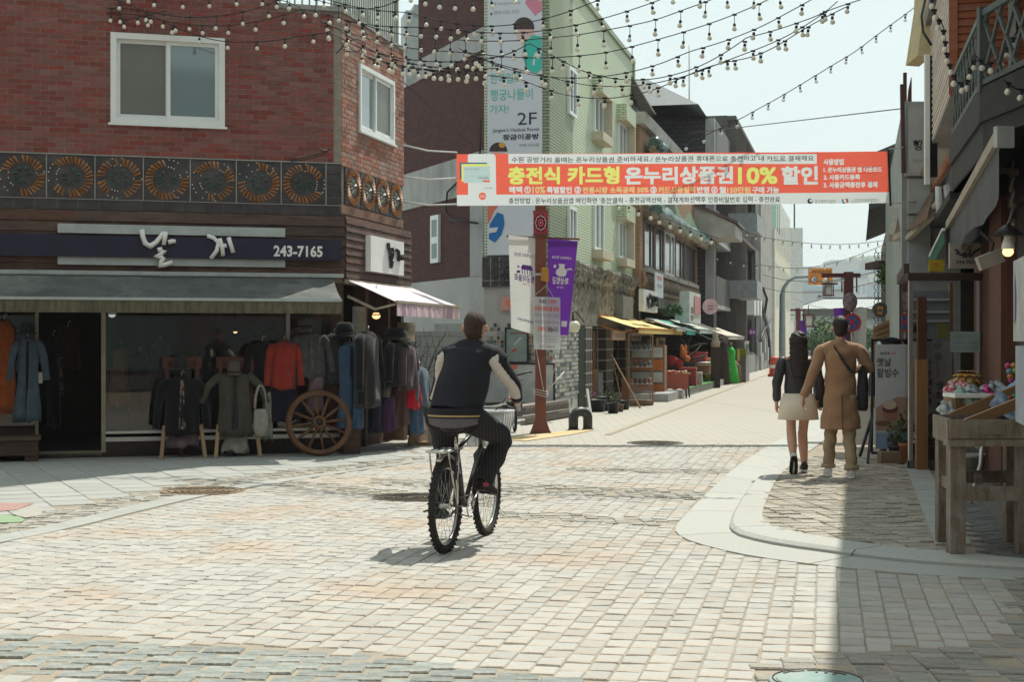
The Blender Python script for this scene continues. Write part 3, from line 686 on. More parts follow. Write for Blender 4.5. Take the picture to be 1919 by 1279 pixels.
# awnings
def awning(name,fr,a0,a1,zt,zf,c1,zval,label,mats,nseam=0,c0=.06,a0f=None,a1f=None,sag=.03,wavy=.01,group='shop awnings',frame=True):
    a0f = a0 if a0f is None else a0f; a1f = a1 if a1f is None else a1f
    e = empty(name,fr.p((a0 + a1)/2,zf,c1),label,'awning',group)
    nu = max(6,int((a1 - a0)*6))
    def top(u,v,dz=0):
        a = a0 + (a1 - a0)*u; a2 = a0f + (a1f - a0f)*u
        return fr.p(a + (a2 - a)*v,zt + (zf - zt)*v - sag*math.sin(math.pi*v)*(1 + .3*math.sin(u*19)) + dz + .004*math.sin(u*40 + v*5),c0 + (c1 - c0)*v)
    b = MB(); b.grid(lambda u,v: top(u,v),nu,6)
    b.grid(lambda u,v: top(1 - u,v,-.006),nu,6); b.build('canopy',mats[0],e)
    if zval:
        b = MB(); f = lambda u,v,d=0: fr.p(a0f + (a1f - a0f)*u,zf - .012 - (zf - zval)*v,c1 + .004 + d + wavy*math.sin(u*(a1 - a0)*22)*v + .012*math.sin(u*5)*v)
        b.grid(f,nu*3,3); b.grid(lambda u,v: f(1 - u,v,-.004),nu*3,3); b.build('valance',mats[1],e)
    b = MB(); b.bar(fr.p(a0f,zf,c1),fr.p(a1f,zf,c1),.035,.035); b.bar(fr.p(a0,zt - .02,c0),fr.p(a1,zt - .02,c0),.06,.06); b.build('front_bar',mats[2],e)
    if frame:
        for a,a2 in ((a0 + .05,a0f + .05),(a1 - .05,a1f - .05)):
            b = MB(); mid = fr.p(a2,zf - .1,(c0 + c1)*.55); b.bar(fr.p(a,zt - .22,c0),mid,.035); b.bar(mid,fr.p(a2,zf - .03,c1 - .02),.03); b.build('folding_arm',mats[2],e)
    return e
ab0 = FL.ab(622,521)[1]
awning('awning',FL,-8,FL.ab(624,540,.06)[0],ab0,FL.ab(320,561,1.0)[1],1.0,FL.ab(320,585,1.0)[1],'long stained dark grey canvas awning along the clothes shop front',(canvas_grey,canvas_val,alu),a1f=FL.ab(641,560,1.0)[0])
b = MB(); b.fbox(FL,-8,.0,FL.ab(620,521)[1],FL.ab(620,514)[1],.03,.12); b.build('awning_rail',alu,shop)
stripe = M('faded pink striped canvas',(.56,.48,.53),.8,(.44,.31,.41),1.3,.05,20,stretch=(2.2,.5,.2),rampmid=(.45,.55))
awning('awning',FS,.02,3.0,FS.ab(650,526)[1],2.04,.78,1.86,'sunlit faded pink and white awning on the side of the clothes shop',(M('pale pink canvas',(.66,.60,.63),.8,(.58,.50,.56),1.5,dirt=(.6,.55,.5)),M('striped valance',(.60,.47,.50),.8,(.36,.25,.33),4,stretch=(3,3,.15),rampmid=(.47,.53)),M('cream bar',(.38,.33,.255),.6)),a0f=-.02,a1f=3.25,sag=.0,wavy=.012)
# ------------------------------------------------------------------ clothes on show
def fabric(name,col,k=.7): return M('cloth ' + name,col,.95,tuple(c*k for c in col),9,.25,90,sheen=.15,spec=.15)
def garment(fr,px,py0,py1,hw,c,mat,label,cat='coat',sleeve=None,hem=1.1,depth=.1,name=None,slvmat=None,open_mat=None,neck=.35,seed=0,collar=True,arm_out=.06,group='clothes on show outside the shop'):
    """a garment on a hanger: shoulders at pixel row py0, hem at py1; sleeve: length as share of the body"""
    rr = random.Random(int(px*7 + py0)); a0,b1 = fr.ab(px,py0,c); b0 = fr.ab(px,py1,c)[1]
    w = abs(fr.ab(px + hw,py0,c)[0] - a0); Lh = b1 - b0; e = empty(name or cat.replace(' ','_'),fr.p(a0,b1,c),label,cat,group)
    ph = [rr.uniform(0,6) for _ in range(4)]; n = 40; rings = []
    prof = [(0,neck*.8,.5),(.02,neck,.62),(.05,.80,.8),(.10,.96,1),(.28,.95,1.05),(.5,.93,1.05),(.72,.5 + .5*hem,1.1),(.9,hem,1.15),(1,hem*1.02,1.15)]
    for v,rw,rd in prof:
        ring = []
        for j in range(n):
            t = 2*math.pi*j/n; f = min(1,v*1.6)
            fold = 1 + f*(.15*math.sin(5*t + ph[0] + v*3) + .11*math.sin(9*t + ph[1] - v*2) + .05*math.sin(14*t + ph[2]))
            ring.append(fr.p(a0 + w*rw*math.cos(t)*(.97 + .03*fold) + .012*math.sin(v*4 + ph[3]),b1 - Lh*v - ((.03*math.sin(4*t + ph[1]) + .015*math.sin(11*t + ph[0])) if v == 1 else 0),c + depth*rd*math.sin(t)*fold))
        rings.append(ring)
    b = MB(); b.loft(rings[::-1],0); b.build('body',mat,e)
    if open_mat:
        b = MB(); k = .17
        b.grid(lambda u,v: fr.p(a0 + w*(u - .5)*2*k*(.5 + .7*v),b1 - Lh*(.05 + .86*v),c + depth*(1.17 + .06*math.sin(u*9 + v*3))),5,8); b.build('lining',open_mat,e)
    if sleeve:
        for s in (-1,1):
            b = MB(); k = [fr.p(a0 + s*w*.84,b1 - .05,c),fr.p(a0 + s*(w + arm_out*.4),b1 - .12,c),fr.p(a0 + s*(w*1.06 + arm_out),b1 - Lh*sleeve*.5,c + .02),fr.p(a0 + s*(w*1.08 + arm_out*1.5),b1 - Lh*sleeve,c + .03)]
            b.tube(resample(k,7),[.06,.068,.066,.062,.06,.058,.056,.058],9,flat=(1,.8)); b.build('sleeve',slvmat or mat,e)
    MB().tube([fr.p(a0,b1 - .01,c),fr.p(a0,b1 + .05,c),fr.p(a0 + .02,b1 + .075,c),fr.p(a0 + .035,b1 + .05,c)],.005,5).build('hanger_hook',steel,e)
    if collar:
        b = MB(); b.tube([fr.p(a0 + w*.33*math.cos(t),b1 - .01 - .05*max(0,math.sin(t)),c + depth*.75*math.sin(t)) for t in [i*math.pi/6 for i in range(12)]],.022,6,closed=True); b.build('collar',mat,e)
    return e
def hat(fr,px,py,r,c,mat,label,brim=1.5,h=.12):
    a,b_ = fr.ab(px,py,c); e = empty('hat',fr.p(a,b_,c),label,'hat','hats on show outside the shop')
    b = MB(); b.lathe([(r,0),(r*1.0,h*.5),(r*.9,h*.85),(r*.55,h),(1e-4,h*.95)],fr.p(a,b_,c),18); b.build('crown',mat,e)
    b = MB(); b.lathe([(r*.95,.005),(r*brim,-.02),(r*brim,-.026),(r*.9,-.004)],fr.p(a,b_,c),22); b.build('brim',mat,e)
    b = MB(); b.lathe([(r*1.01,.004),(r*1.015,.028)],fr.p(a,b_,c),18); b.build('band',M('hat band',(.02,.02,.02),.8),e)
K = {k: fabric(k,v) for k,v in dict(rust=(.30,.075,.02),denim=(.085,.125,.17),denim2=(.045,.09,.16),black=(.010,.010,.012),olive=(.075,.075,.058),red=(.30,.035,.025),grey=(.075,.078,.082),dgrey=(.032,.034,.037),lilac=(.17,.125,.14),brown=(.055,.026,.018),navy=(.012,.014,.03),cream=(.36,.35,.31),maroon=(.055,.02,.022),scarlet=(.45,.012,.03),purple=(.05,.02,.06),mauve=(.07,.045,.055),camo=(.13,.115,.10),tan=(.26,.14,.07)).items()}
floral = M('floral print',(.30,.22,.18),.9,(.04,.03,.03),22,rampmid=(.48,.55)); tweed = M('tweed pattern',(.12,.12,.115),.95,(.03,.03,.032),60,rampmid=(.46,.54))
garment(FL,8,600,770,20,.10,K['rust'],'rust orange dress hanging in the window beside the denim coat','dress',None,1.2)
garment(FL,52,632,788,20,.14,K['denim'],'pale washed denim coat with long sleeves under a grey hat','coat',.52,1.35,slvmat=K['denim'],open_mat=K['black'])
hat(FL,51,622,.085,.14,K['dgrey'],'dark grey felt hat above the pale denim coat')
garment(FL,340,706,814,32,.42,K['black'],'black coat over a floral top, on the first wooden easel stand','coat',.9,1.05,open_mat=floral,depth=.12)
garment(FL,343,805,836,30,.36,K['lilac'],'dusty lilac skirt below the black coat on the easel stand','skirt',None,1.05,neck=.9,collar=False)
hat(FL,338,690,.09,.42,K['dgrey'],'charcoal felt hat above the black coat with floral top',1.35,.16)
garment(FL,439,696,816,30,.42,K['olive'],'olive grey coat with wide sleeves spread, on the second easel stand','coat',.50,1.12,arm_out=.13,open_mat=K['dgrey'],depth=.12)
garment(FL,442,812,846,24,.36,K['cream'],'cream shirt with pointed tails hanging below the olive grey coat','shirt',None,1.1,neck=.9,collar=False)
hat(FL,438,700,.085,.52,M('taupe felt',(.10,.08,.07),.95),'taupe felt cloche hat on the olive grey coat',1.12,.17)
garment(FL,492,640,735,20,.30,K['black'],'plain black jacket hanging between the olive coat and the red jacket','jacket',.9,1.0)
garment(FL,500,724,822,9,.30,K['cream'],'narrow cream scarf-like dress hanging beside the white bag','dress',None,1.2,collar=False)
garment(FL,532,640,728,24,.42,K['red'],'bright red hooded jacket with zip above the cart wheel','jacket',.95,.92,arm_out=.03)
garment(FL,535,722,788,24,.36,K['navy'],'dark navy skirt hanging below the red jacket','skirt',None,1.15,neck=.8,collar=False)
garment(FL,582,624,706,26,.40,K['grey'],'mid grey cardigan with a patterned front under a grey fedora','cardigan',.92,1.0,open_mat=tweed)
garment(FL,592,702,772,15,.38,K['lilac'],'dusty lilac trousers above the cart wheel','trousers',None,1.1,neck=.8,collar=False)
hat(FL,571,614,.10,.42,K['grey'],'grey fedora with dark band above the cardigan',1.55,.13)
garment(FL,626,626,718,20,.34,K['dgrey'],'charcoal jacket hanging beside the denim dress','jacket',.9,1.0)
garment(FL,622,712,782,20,.30,K['brown'],'dark brown skirt below the charcoal jacket','skirt',None,1.1,neck=.8,collar=False)
garment(FL,656,642,800,22,.52,K['denim2'],'dark blue sleeveless denim dress with open collar at the shop corner','dress',None,1.15,open_mat=K['navy'])
hat(FL,646,628,.12,.50,K['black'],'black wide felt hat above the blue denim dress',1.3,.17)
# along the sunny side of the shop
garment(FS,690,622,760,15,.50,K['black'],'long black coat next to the blue denim dress','coat',.8,1.1)
garment(FS,716,648,806,17,.40,K['navy'],'long navy black dress along the side of the shop','dress',.7,1.1)
garment(FS,736,656,748,12,.50,K['camo'],'patterned grey brown jacket among the dark coats','jacket',.95,1.0)
garment(FS,748,640,722,17,.62,K['black'],'black padded coat below the widest hat','coat',.9,1.1)
garment(FS,752,712,796,14,.60,K['maroon'],'dark maroon skirt hanging below the black padded coat','skirt',None,1.2,neck=.8,collar=False)
hat(FS,742,634,.15,.62,K['black'],'widest black hat hanging by the shop side door',1.5,.14)
garment(FS,727,740,806,8,.52,K['purple'],'deep purple scarf dress among the dark coats','dress',None,1.1,collar=False)
garment(FS,764,648,730,9,.74,K['mauve'],'mauve brown cardigan at the end of the rack','cardigan',.9,1.0)
garment(FS,772,716,764,8,.72,K['scarlet'],'scarlet red trousers at the end of the rack','trousers',None,1.05,neck=.8,collar=False)
garment(FS,786,688,760,8,.76,K['denim'],'small pale denim jacket at the outer end of the rack','jacket',.9,1.0)
garment(FS,778,756,812,9,.70,K['denim2'],'blue grey skirt below the red trousers','skirt',None,1.1,neck=.8,collar=False)
# darker clothes inside the shop
for i,(px,y0,y1,hw,c,m,lab,cat) in enumerate(((128,612,690,22,-1.2,K['maroon'],'maroon pleated blouse on the rack inside the doorway','blouse'),(100,630,800,12,-.7,K['black'],'black trousers and coat just inside the door','coat'),(112,680,740,6,-1.0,floral,'patterned scarf inside the doorway','scarf'),(225,650,760,18,-.9,K['tan'],'tan jacket behind the shop window','jacket'),(262,660,780,20,-1.1,K['brown'],'brown coat behind the shop window','coat'),(300,640,760,20,-1.3,K['lilac'],'lilac blouse deep behind the shop window','blouse'),(390,650,800,20,-.9,K['grey'],'grey dress behind the window between the easel stands','dress'))):
    garment(FL,px,y0,y1,hw,c,m,lab,cat,None,1.1,group='clothes inside the shop')
# white bag
a0,b1 = FL.ab(487,735,.5); b0 = FL.ab(487,820,.5)[1]; e = empty('bag',FL.p(a0,b1,.5),'white cloth bag with long handles hanging beside the olive coat','bag')
b = MB(); h = b1 - b0; b.loft([[FL.p(a0 + .10*rw*math.cos(t) + .02*v,b1 - h*v,.5 + .05*rw*math.sin(t)) for t in [i*math.pi/8 for i in range(16)]] for v,rw in ((1,.5),(.95,.9),(.75,1),(.5,.9),(.38,.75))],0); b.build('pouch',K['cream'],e)
b = MB(); b.tube([FL.p(a0 + .075*math.cos(t) + .01,b1 - h*.36 + .30*math.sin(t),.5) for t in [math.pi*i/10 for i in range(11)]],.022,6,flat=(1,.4)); b.build('handle',K['cream'],e)
# easel stands
pine = M('pale pine',(.36,.24,.14),.7,(.28,.18,.10),4,.2,40,stretch=(1,1,.1)); redwood = M('red stained board',(.12,.04,.025),.6,(.08,.028,.018),5)
for x0,x1,lab in ((302,384,'low pine easel stand carrying the black coat'),(404,487,'low pine easel stand carrying the olive grey coat')):
    a0,a1 = FL.ab(x0,840,.5)[0],FL.ab(x1,840,.5)[0]; e = empty('easel_stand',FL.p((a0 + a1)/2,0,.4),lab,'stand','easel stands')
    for a,s in ((a0,1),(a1,-1)):
        b = MB(); b.bar(FL.p(a,.0,.55),FL.p(a + s*.045,.42,.42),.045,.03); b.build('leg',pine,e)
    b = MB(); b.bar(FL.p((a0 + a1)/2,0,.12),FL.p((a0 + a1)/2,.42,.3),.05,.03); b.build('leg',redwood,e)
    b = MB(); b.fbox(FL,a0 + .03,a1 - .03,.37,.42,.38,.46); b.build('cross_rail',pine,e)
    b = MB(); b.fbox(FL,a0 + .06,a0 + .10,.42,1.25,.30,.33); b.fbox(FL,a1 - .10,a1 - .06,.42,1.25,.30,.33); b.fbox(FL,a0 + .03,a1 - .03,1.15,1.30,.28,.30); b.build('back_board',redwood,e)
    b = MB()
    for k in (.2,.8): b.ball(FL.p(a0 + (a1 - a0)*k,1.22,.34),.022,n=8)
    b.build('peg',redwood,e)
# cart wheel leaning on the shop
cw = M('old cart timber',(.15,.068,.032),.7,(.085,.04,.02),6,.3,40)
a0,b0 = FL.ab(598,790,.62); e = empty('cart_wheel',FL.p(a0,0,.6),'old wooden cart wheel with twelve spokes leaning below the clothes','wheel')
rW = .43; u_,w_ = FL.u,(UP*.98 - FL.n*.18).normalized(); cc = FL.p(a0,rW + .01,.62); nn = u_.cross(w_)
b = MB(); b.tube([cc + u_*(rW - .03)*math.cos(t) + w_*(rW - .03)*math.sin(t) for t in [i*math.pi/24 for i in range(48)]],.042,4,closed=True,sm=False,twist=.785); b.build('rim',cw,e)
for i in range(12):
    t = i*math.pi/6 + .12; d = u_*math.cos(t) + w_*math.sin(t); b = MB(); b.tube([cc + d*.07,cc + d*.2,cc + d*(rW - .05)],[.018,.021,.015],6); b.build('spoke',cw,e)
b = MB(); b.lathe([(.085,-.05),(.095,0),(.085,.05),(.05,.06),(.05,.05)],cc,14,ax=(u_,w_,nn)); b.ball(cc + nn*.05,.045,n=8,m=1); b.build('hub',[cw,black_paint],e)
# planter bench in front of the left window
b = MB(); a1 = FL.ab(72,860,.35)[0]; e = empty('timber_bench',FL.p(a1 - .6,0,.3),'dark brown timber trough bench below the display window beside the shop door','bench')
b.fbox(FL,-8,a1,.08,.27,.05,.5); b.build('box',M('bench timber',(.075,.045,.03),.7,(.05,.03,.02),5,.3,30,stretch=(.4,.4,3)),e)
b = MB(); b.fbox(FL,-8,a1 + .03,.27,.31,.03,.53); b.build('seat_board',M('bench board',(.10,.075,.05),.7,(.06,.045,.03),5),e)
b = MB(); b.fbox(FL,a1 - .16,a1 - .001,.0,.079,.06,.49); b.fbox(FL,a1 - 1.9,a1 - 1.7,.0,.079,.06,.49); b.build('foot',wood_dark,e)
# lamps: two globe spots under the awning, two hanging lamps
bulb_on = M('lit warm bulb',(1,.62,.28),.3,(1,.6,.25),2,emit=1.8); bulb_cold = M('white dome lamp',(.75,.82,.80),.3,(.72,.80,.78),2,emit=.35)
p = FL.hit(210,590,.1); b = MB(); b.ball(p,.05,(1,1,.8)); b.lathe([(.058,-.002),(.058,.03),(.03,.04)],p,14,m=1); b.build('wall_lamp',[bulb_cold,alu],None,'small white half dome lamp under the awning beside the door post','lamp')
for px,py,fr,c,r,lab in ((441,622,FL,-.6,.03,'small glowing amber bulb inside the shop window'),(705,592,FS,.3,.06,'glowing half dome lamp hanging under the pink awning')):
    p = fr.hit(px,py,c); e = empty('hanging_lamp',p,lab,'lamp'); b = MB(); b.ball(p,r,(1,1,.8)); b.build('shade',bulb_on,e)
    b = MB(); b.lathe([(r*1.02,.0),(r*.9,.02),(.015,.05),(.012,.12)],p,12); b.tube([p + V((0,0,.1)),p + V((0,0,.42))],.006,5); b.build('fitting',black_paint,e)
# pieces by the side door
for px0,py0,px1,py1,c,d,col,nm,lab,cat in ((667,640,686,576,.10,.05,(.42,.42,.41),'white_board','plain white upright panel under the pink awning','panel'),(762,640,778,605,.12,.15,(.30,.26,.19),'meter_box','beige electricity meter box at the end of the clothes shop','meter box'),(757,826,764,770,.70,.3,(.14,.085,.05),'wooden_post','short weathered wooden post at the end of the clothes rack','post')):
    A0,B0 = FS.ab(px0,py0,c); A1,B1 = FS.ab(px1,py1,c); B0 = max(B0,0)
    e = empty(nm,FS.p(A0,B0,c),lab,cat); b = MB(); b.fbox(FS,A0,A1,B0,B1,c - d,c); b.build('casing',M('mat ' + nm,col,.7,None,6,.1),e)
    b = MB(); b.fbox(FS,A0 + .03,A1 - .03,B0 + (B1 - B0)*.55,B1 - (B1 - B0)*.15,c,c + .012); b.build('front',M('front ' + nm,tuple(x*.7 for x in col),.6),e)
b = MB(); A0 = FS.ab(795,780,.75)[0]; e = empty('metal_rack',FS.p(A0,0,.75),'cream perforated metal upright beside the end of the clothes rack','rack')
b.fbox(FS,A0 + .3,A0 + .36,.0,.62,.72,.82); b.build('upright',M('cream metal',(.50,.47,.40),.6),e)
b = MB()
for i in range(6): b.ball(FS.p(A0 + .33,.06 + i*.1,.821),.014,n=6)
b.build('hole',black_paint,e)
b = MB(); b.fbox(FS,A0 + .1,A0 + .42,.0,.04,.62,.95); b.build('base_board',pine,e)
# timber step and ramp boards by the corner
for px,a_,lab in ((0,.25,'worn timber display board leaning under the dark coats'),):
    e = empty('display_board',FS.p(1.2,0,.5),lab,'board'); b = MB(); b.prism([FS.p(1.15,.02,.6),FS.p(2.3,.02,.6),FS.p(2.2,.18,.6),FS.p(1.45,.75,.6)],FS.n*-.03); b.build('plank',M('worn board',(.22,.14,.085),.8,(.13,.08,.05),5,.3),e)
b = MB(); e = empty('timber_block',FL.p(.0,0,.35),'reddish brown timber block at the shop corner beside the cart wheel','block'); A0 = FL.ab(645,830,.45)[0]; b.fbox(FL,A0,A0 + .22,.0,.44,.15,.45); b.build('block',wood_dark,e)
# pole, wires
b = MB(); p = FS.p(3.2,0,-.25); b.tube([p,p + UP*5.05],.05,10); b.build('drain_pipe',M('grey pipe',(.30,.29,.28),.6,(.22,.21,.2),3),None,'grey vertical drain pipe between the clothes shop and the brown building','pipe')
# ------------------------------------------------------------------ mint tiled building with the tall hanbok banner
FM = vplane(-6.0)
mint = BR('mint tiles',(.68,.74,.56),(.63,.69,.52),(.30,.36,.23),.22,.062,.016,.5,.6,dirt=(.36,.42,.32),dscale=.5,damt=.35)
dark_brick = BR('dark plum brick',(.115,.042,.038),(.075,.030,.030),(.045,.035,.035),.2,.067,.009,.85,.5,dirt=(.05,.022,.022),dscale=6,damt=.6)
concrete = M('weathered concrete',(.40,.40,.39),.9,(.30,.31,.31),1.5,.2,20,stretch=(2,2,.5),dirt=(.22,.22,.22),dscale=1.1,damt=.5)
render_w = M('pale render',(.44,.44,.42),.9,(.38,.38,.36),1,.15,30,dirt=(.32,.31,.29),dscale=.8,damt=.5)
cream = M('cream window trim',(.55,.50,.38),.7,(.47,.42,.32),5)
relief = M('weathered relief tile',(.26,.235,.19),.8,(.09,.085,.07),9,.5,40,dirt=(.40,.36,.29),dscale=4,damt=.6)
ad0,ad1 = FM.ab(1030,400)[0],FM.ab(1187,400)[0]
P0 = FM.p(ad0,0); DW = 1.352
FF = Frame(P0 - SN*DW,SN)                             # narrow front with the banner, a from 0 to DW
PD = FF.p(0,0); FD = Frame(PD,(.393,-.92,0))
mb_ = empty('mint_building',FM.p((ad0 + ad1)/2,0,-2),'pale mint green tiled three storey building carrying a tall white banner','building')
HM = 9.15
b = MB(); b.fbox(FM,ad0,ad1,3.0,HM,-1.3,0); b.build('wall',mint,mb_)
b = MB(); b.prism([FF.p(0,3.0,.0),FF.p(DW,3.0,.0),FF.p(DW,10.4,.0),FF.p(0,10.4,.0)],FF.n*-2.5); b.build('front_wall',mint,mb_)
b = MB(); P = FM.p; b.prism([P(ad0,HM,0),P(ad0 + 3.2,HM,0),P(ad0 + 1.6,10.9,0),P(ad0,10.9,0)],FM.n*-2); b.build('parapet',mint,mb_)
b = MB(); b.prism([FF.p(-.001,0,-.002),FF.p(DW,0,-.002),FF.p(DW,3.0,-.002),FF.p(-.001,3.0,-.002)],FF.n*-2.5); b.build('ground_floor_wall',render_w,mb_)
b = MB(); b.fbox(FM,ad0 - .05,ad1,HM,HM + .12,-1.3,.06); b.fbox(FM,ad1 - .14,ad1 + .02,3.0,HM,-.3,.05); b.build('coping',M('mint coping',(.34,.38,.29),.8),mb_)
def mwin(px0,px1,yt,yb,hood=None,sill=True,box=.13):
    a0 = FM.ab(px0,yt)[0]; a1 = FM.ab(px1,yt)[0]; b1 = FM.ab(px0,yt)[1]; b0 = FM.ab(px0,yb)[1]
    wn = MB(); f = .07
    wn.fbox(FM,a0,a0 + f,b0,b1,-.02,.06); wn.fbox(FM,a1 - f,a1,b0,b1,-.02,.06); wn.fbox(FM,a0 + f,a1 - f,b1 - f,b1,-.02,.059); wn.fbox(FM,a0 + f,a1 - f,b0,b0 + f,-.02,.059); wn.fbox(FM,(a0 + a1)/2 - .03,(a0 + a1)/2 + .03,b0 + f,b1 - f,-.02,.058)
    w_ = wn.build('window',pvc,mb_); g_ = MB(); g_.fbox(FM,a0 + f,a1 - f,b0 + f,b1 - f,.012,.022); g_.build('pane',M('street window',(.13,.17,.17),.12,(.10,.13,.13),1,spec=.8),w_)
    if hood:
        h_ = MB(); h_.fbox(FM,a0 - .12,a1 + .25,b1 + .05,b1 + .42,-.02,box*2); h_.build('window_hood',mint,mb_)
        h_ = MB(); h_.fbox(FM,a0 - .12,a1 + .25,b1 + .0,b1 + .05,-.02,box*2 + .004); h_.build('hood_soffit',cream,mb_)
        h_ = MB(); h_.fbox(FM,a1 + .06,a1 + .18,b0 - .05,b1,-.02,box*2); h_.build('window_cheek',cream,mb_)
    if sill: h_ = MB(); h_.fbox(FM,a0 - .12,a1 + .2,b0 - .2,b0 - .001,-.02,box*2 + .003); h_.build('sill',cream,mb_)
mwin(1063,1077,122,212,sill=False); mwin(1063,1077,385,452,sill=False)
mwin(1111,1127,176,247,True); mwin(1157,1171,226,296,True)
mwin(1111,1128,372,468); mwin(1157,1170,412,484,True)
# neighbour wall of dark brick going back into the alley
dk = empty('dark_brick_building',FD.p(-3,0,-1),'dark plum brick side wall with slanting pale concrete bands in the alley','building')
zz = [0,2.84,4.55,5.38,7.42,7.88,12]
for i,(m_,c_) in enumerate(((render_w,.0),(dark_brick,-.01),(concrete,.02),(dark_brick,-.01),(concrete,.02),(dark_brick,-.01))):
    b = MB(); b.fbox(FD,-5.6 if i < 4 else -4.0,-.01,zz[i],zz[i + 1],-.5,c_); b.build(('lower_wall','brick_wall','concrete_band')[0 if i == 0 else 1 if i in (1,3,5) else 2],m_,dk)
b = MB(); b.fbox(FD,-.75,-.02,2.84,4.55,-.4,.015); b.build('concrete_pier',concrete,dk)
A0,B0 = FD.ab(810,494); A1,B1 = FD.ab(825,402)
b = MB(); b.fbox(FD,A0,A1,B0,B1,-.1,.05); w_ = b.build('window',pvc,dk); b = MB(); b.fbox(FD,A0 + .1,A1 - .1,(B0 + B1)/2 + .05,B1 - .1,.05,.055); b.fbox(FD,A0 + .1,A1 - .1,B0 + .1,(B0 + B1)/2 - .1,.05,.055); b.build('pane',M('green glass',(.10,.20,.16),.2),w_)
b = MB(); b.tube([FD.p(-.02,6,.07),FD.p(-.04,5.2,.08),FD.p(-1.2,4.9,.06),FD.p(-1.9,4.7,.08),FD.p(-2.0,4.3,.08),FD.p(-1.7,4.1,.08),FD.p(-.1,3.9,.1)],.022,6); b.build('cable',black_paint,dk)
e = empty('pale_tower',at(780,600,37),'pale grey concrete roof block rising behind the clothes shop terrace','building'); q = at(778,100,37)
b = MB(); b.box((q.x - .02,37.5,4.5),(.62,1,10.4),rz=.2); b.build('wall',M('pale block',(.50,.53,.53),.8),e); b = MB(); b.box((q.x + .02,37.5,9.7),(.3,1.05,.3),rz=.2); b.build('cap',M('pale block cap',(.42,.45,.45),.8),e)
# tall banner on the narrow front
tb = empty('tall_banner',FF.p(.6,5,.05),'tall white hanbok rental banner with teal handwriting hanging down the mint building','banner')
bx0,bx1 = FF.ab(913,300,.05)[0],FF.ab(1016,300,.05)[0]
b = MB(); zb0,zb1 = FF.ab(950,478,.05)[1],FF.ab(950,-60,.05)[1]; b.fbox(FF,bx0,bx1,zb0,zb1,.02,.05); b.build('cloth',M('white banner cloth',(.60,.63,.68),.6,(.57,.60,.65),1),tb)
fa = lambda x,y: FF.ab(x,y,.05)
def flat(parent,fr,pts,mat,name,c=.055):
    b = MB(); b.poly([fr.p(p[0],p[1],c) for p in pts]); 
    if len(pts) and (b.v and True):
        me = b
    o = b.build(name,mat,parent)
    n = o.data.polygons[0].normal
    if n.dot(fr.n) < 0: o.data.flip_normals()
    return o
def ell(fr,px,py,rx,ry,c=.05,a0=0,a1=360,n=20):
    return [fr.ab(px + rx*math.cos(R(a0 + (a1 - a0)*i/n)),py - ry*math.sin(R(a0 + (a1 - a0)*i/n)),c) for i in range(n + (0 if a1 - a0 == 360 else 1))]
pr = lambda n,c: M('print ' + n,c,.7,tuple(x*.94 for x in c),3)
hair,skin_p,teal_p,pink_p,blue_p,ink,grey_ink,coral_p = pr('hair',(.06,.04,.045)),pr('skin',(.66,.46,.42)),pr('teal',(.05,.48,.40)),pr('pink',(.62,.22,.32)),pr('blue',(.02,.15,.42)),pr('ink',(.03,.035,.05)),pr('grey',(.25,.27,.31)),pr('coral',(.65,.18,.12))
flat(tb,FF,ell(FF,986,66,17,19),skin_p,'printed_face',.055)
flat(tb,FF,ell(FF,982,52,19.5,20,a0=-8,a1=188) + [fa(968,62),fa(980,50),fa(988,56),fa(997,64)][::-1][:0],hair,'printed_hair',.058)
flat(tb,FF,[fa(982,84),fa(996,66),fa(1015,68),fa(1016,128),fa(1004,139),fa(988,128),fa(979,104)],teal_p,'printed_robe',.061)
flat(tb,FF,[fa(1002,100),fa(1016,92),fa(1016,98),fa(1003,106),fa(1002,122),fa(998,122)],pr('white',(.66,.68,.70)),'printed_ribbon',.064)
flat(tb,FF,[fa(984,6),fa(996,-30),fa(1016,-30),fa(1016,20),fa(1006,26),fa(1004,30)],pink_p,'printed_robe',.055)
for x_ in (978,989): flat(tb,FF,ell(FF,x_,66 - (x_ > 980)*4,1.2,1.8,n=8),ink,'printed_eye',.064)
text(tb,'한복입고',teal_p,FF,(*fa(919,157),*fa(977,135)),0,.056); text(tb,'행궁나들이',teal_p,FF,(*fa(919,189),*fa(998,165)),0,.056); text(tb,'가자!',teal_p,FF,(*fa(918,213),*fa(953,196)),0,.056)
text(tb,'2F',ink,FF,(*fa(970,234),*fa(1006,210)),0,.056); text(tb,"Jangem's Hanbok Rental",ink,FF,(*fa(923,250),*fa(1010,238)),.0,.056); text(tb,'장금이공방',ink,FF,(*fa(942,263),*fa(1010,250)),.03,.056); text(tb,'한복 대여점',grey_ink,FF,(*fa(973,276),*fa(1010,268)),0,.056)
text(tb,'0507-1331-3175',grey_ink,FF,(*fa(926,27),*fa(973,18)),0,.056); text(tb,'@ younghwadang',grey_ink,FF,(*fa(924,10),*fa(975,2)),0,.056); flat(tb,FF,ell(FF,921,26,1.8,2.6,n=8),ink,'printed_mark',.056)
flat(tb,FF,ell(FF,934,284,17,17,a0=0,a1=180),hair,'printed_hair',.056); flat(tb,FF,ell(FF,941,272,6,5),pr('gold',(.62,.32,.06)),'printed_ribbon',.059); flat(tb,FF,ell(FF,934,300,16,20),skin_p,'printed_face',.054)
flat(tb,FF,[fa(914,386),fa(934,386),fa(926,396),fa(920,410),fa(914,422)],coral_p,'printed_collar',.056)
flat(tb,FF,[fa(918,420),fa(932,398),fa(943,402),fa(946,420),fa(940,440),fa(928,455),fa(916,448)],blue_p,'printed_robe',.058); flat(tb,FF,[fa(916,428),fa(934,426),fa(930,435),fa(917,437)],pr('white',(.66,.68,.70)),'printed_ribbon',.061)
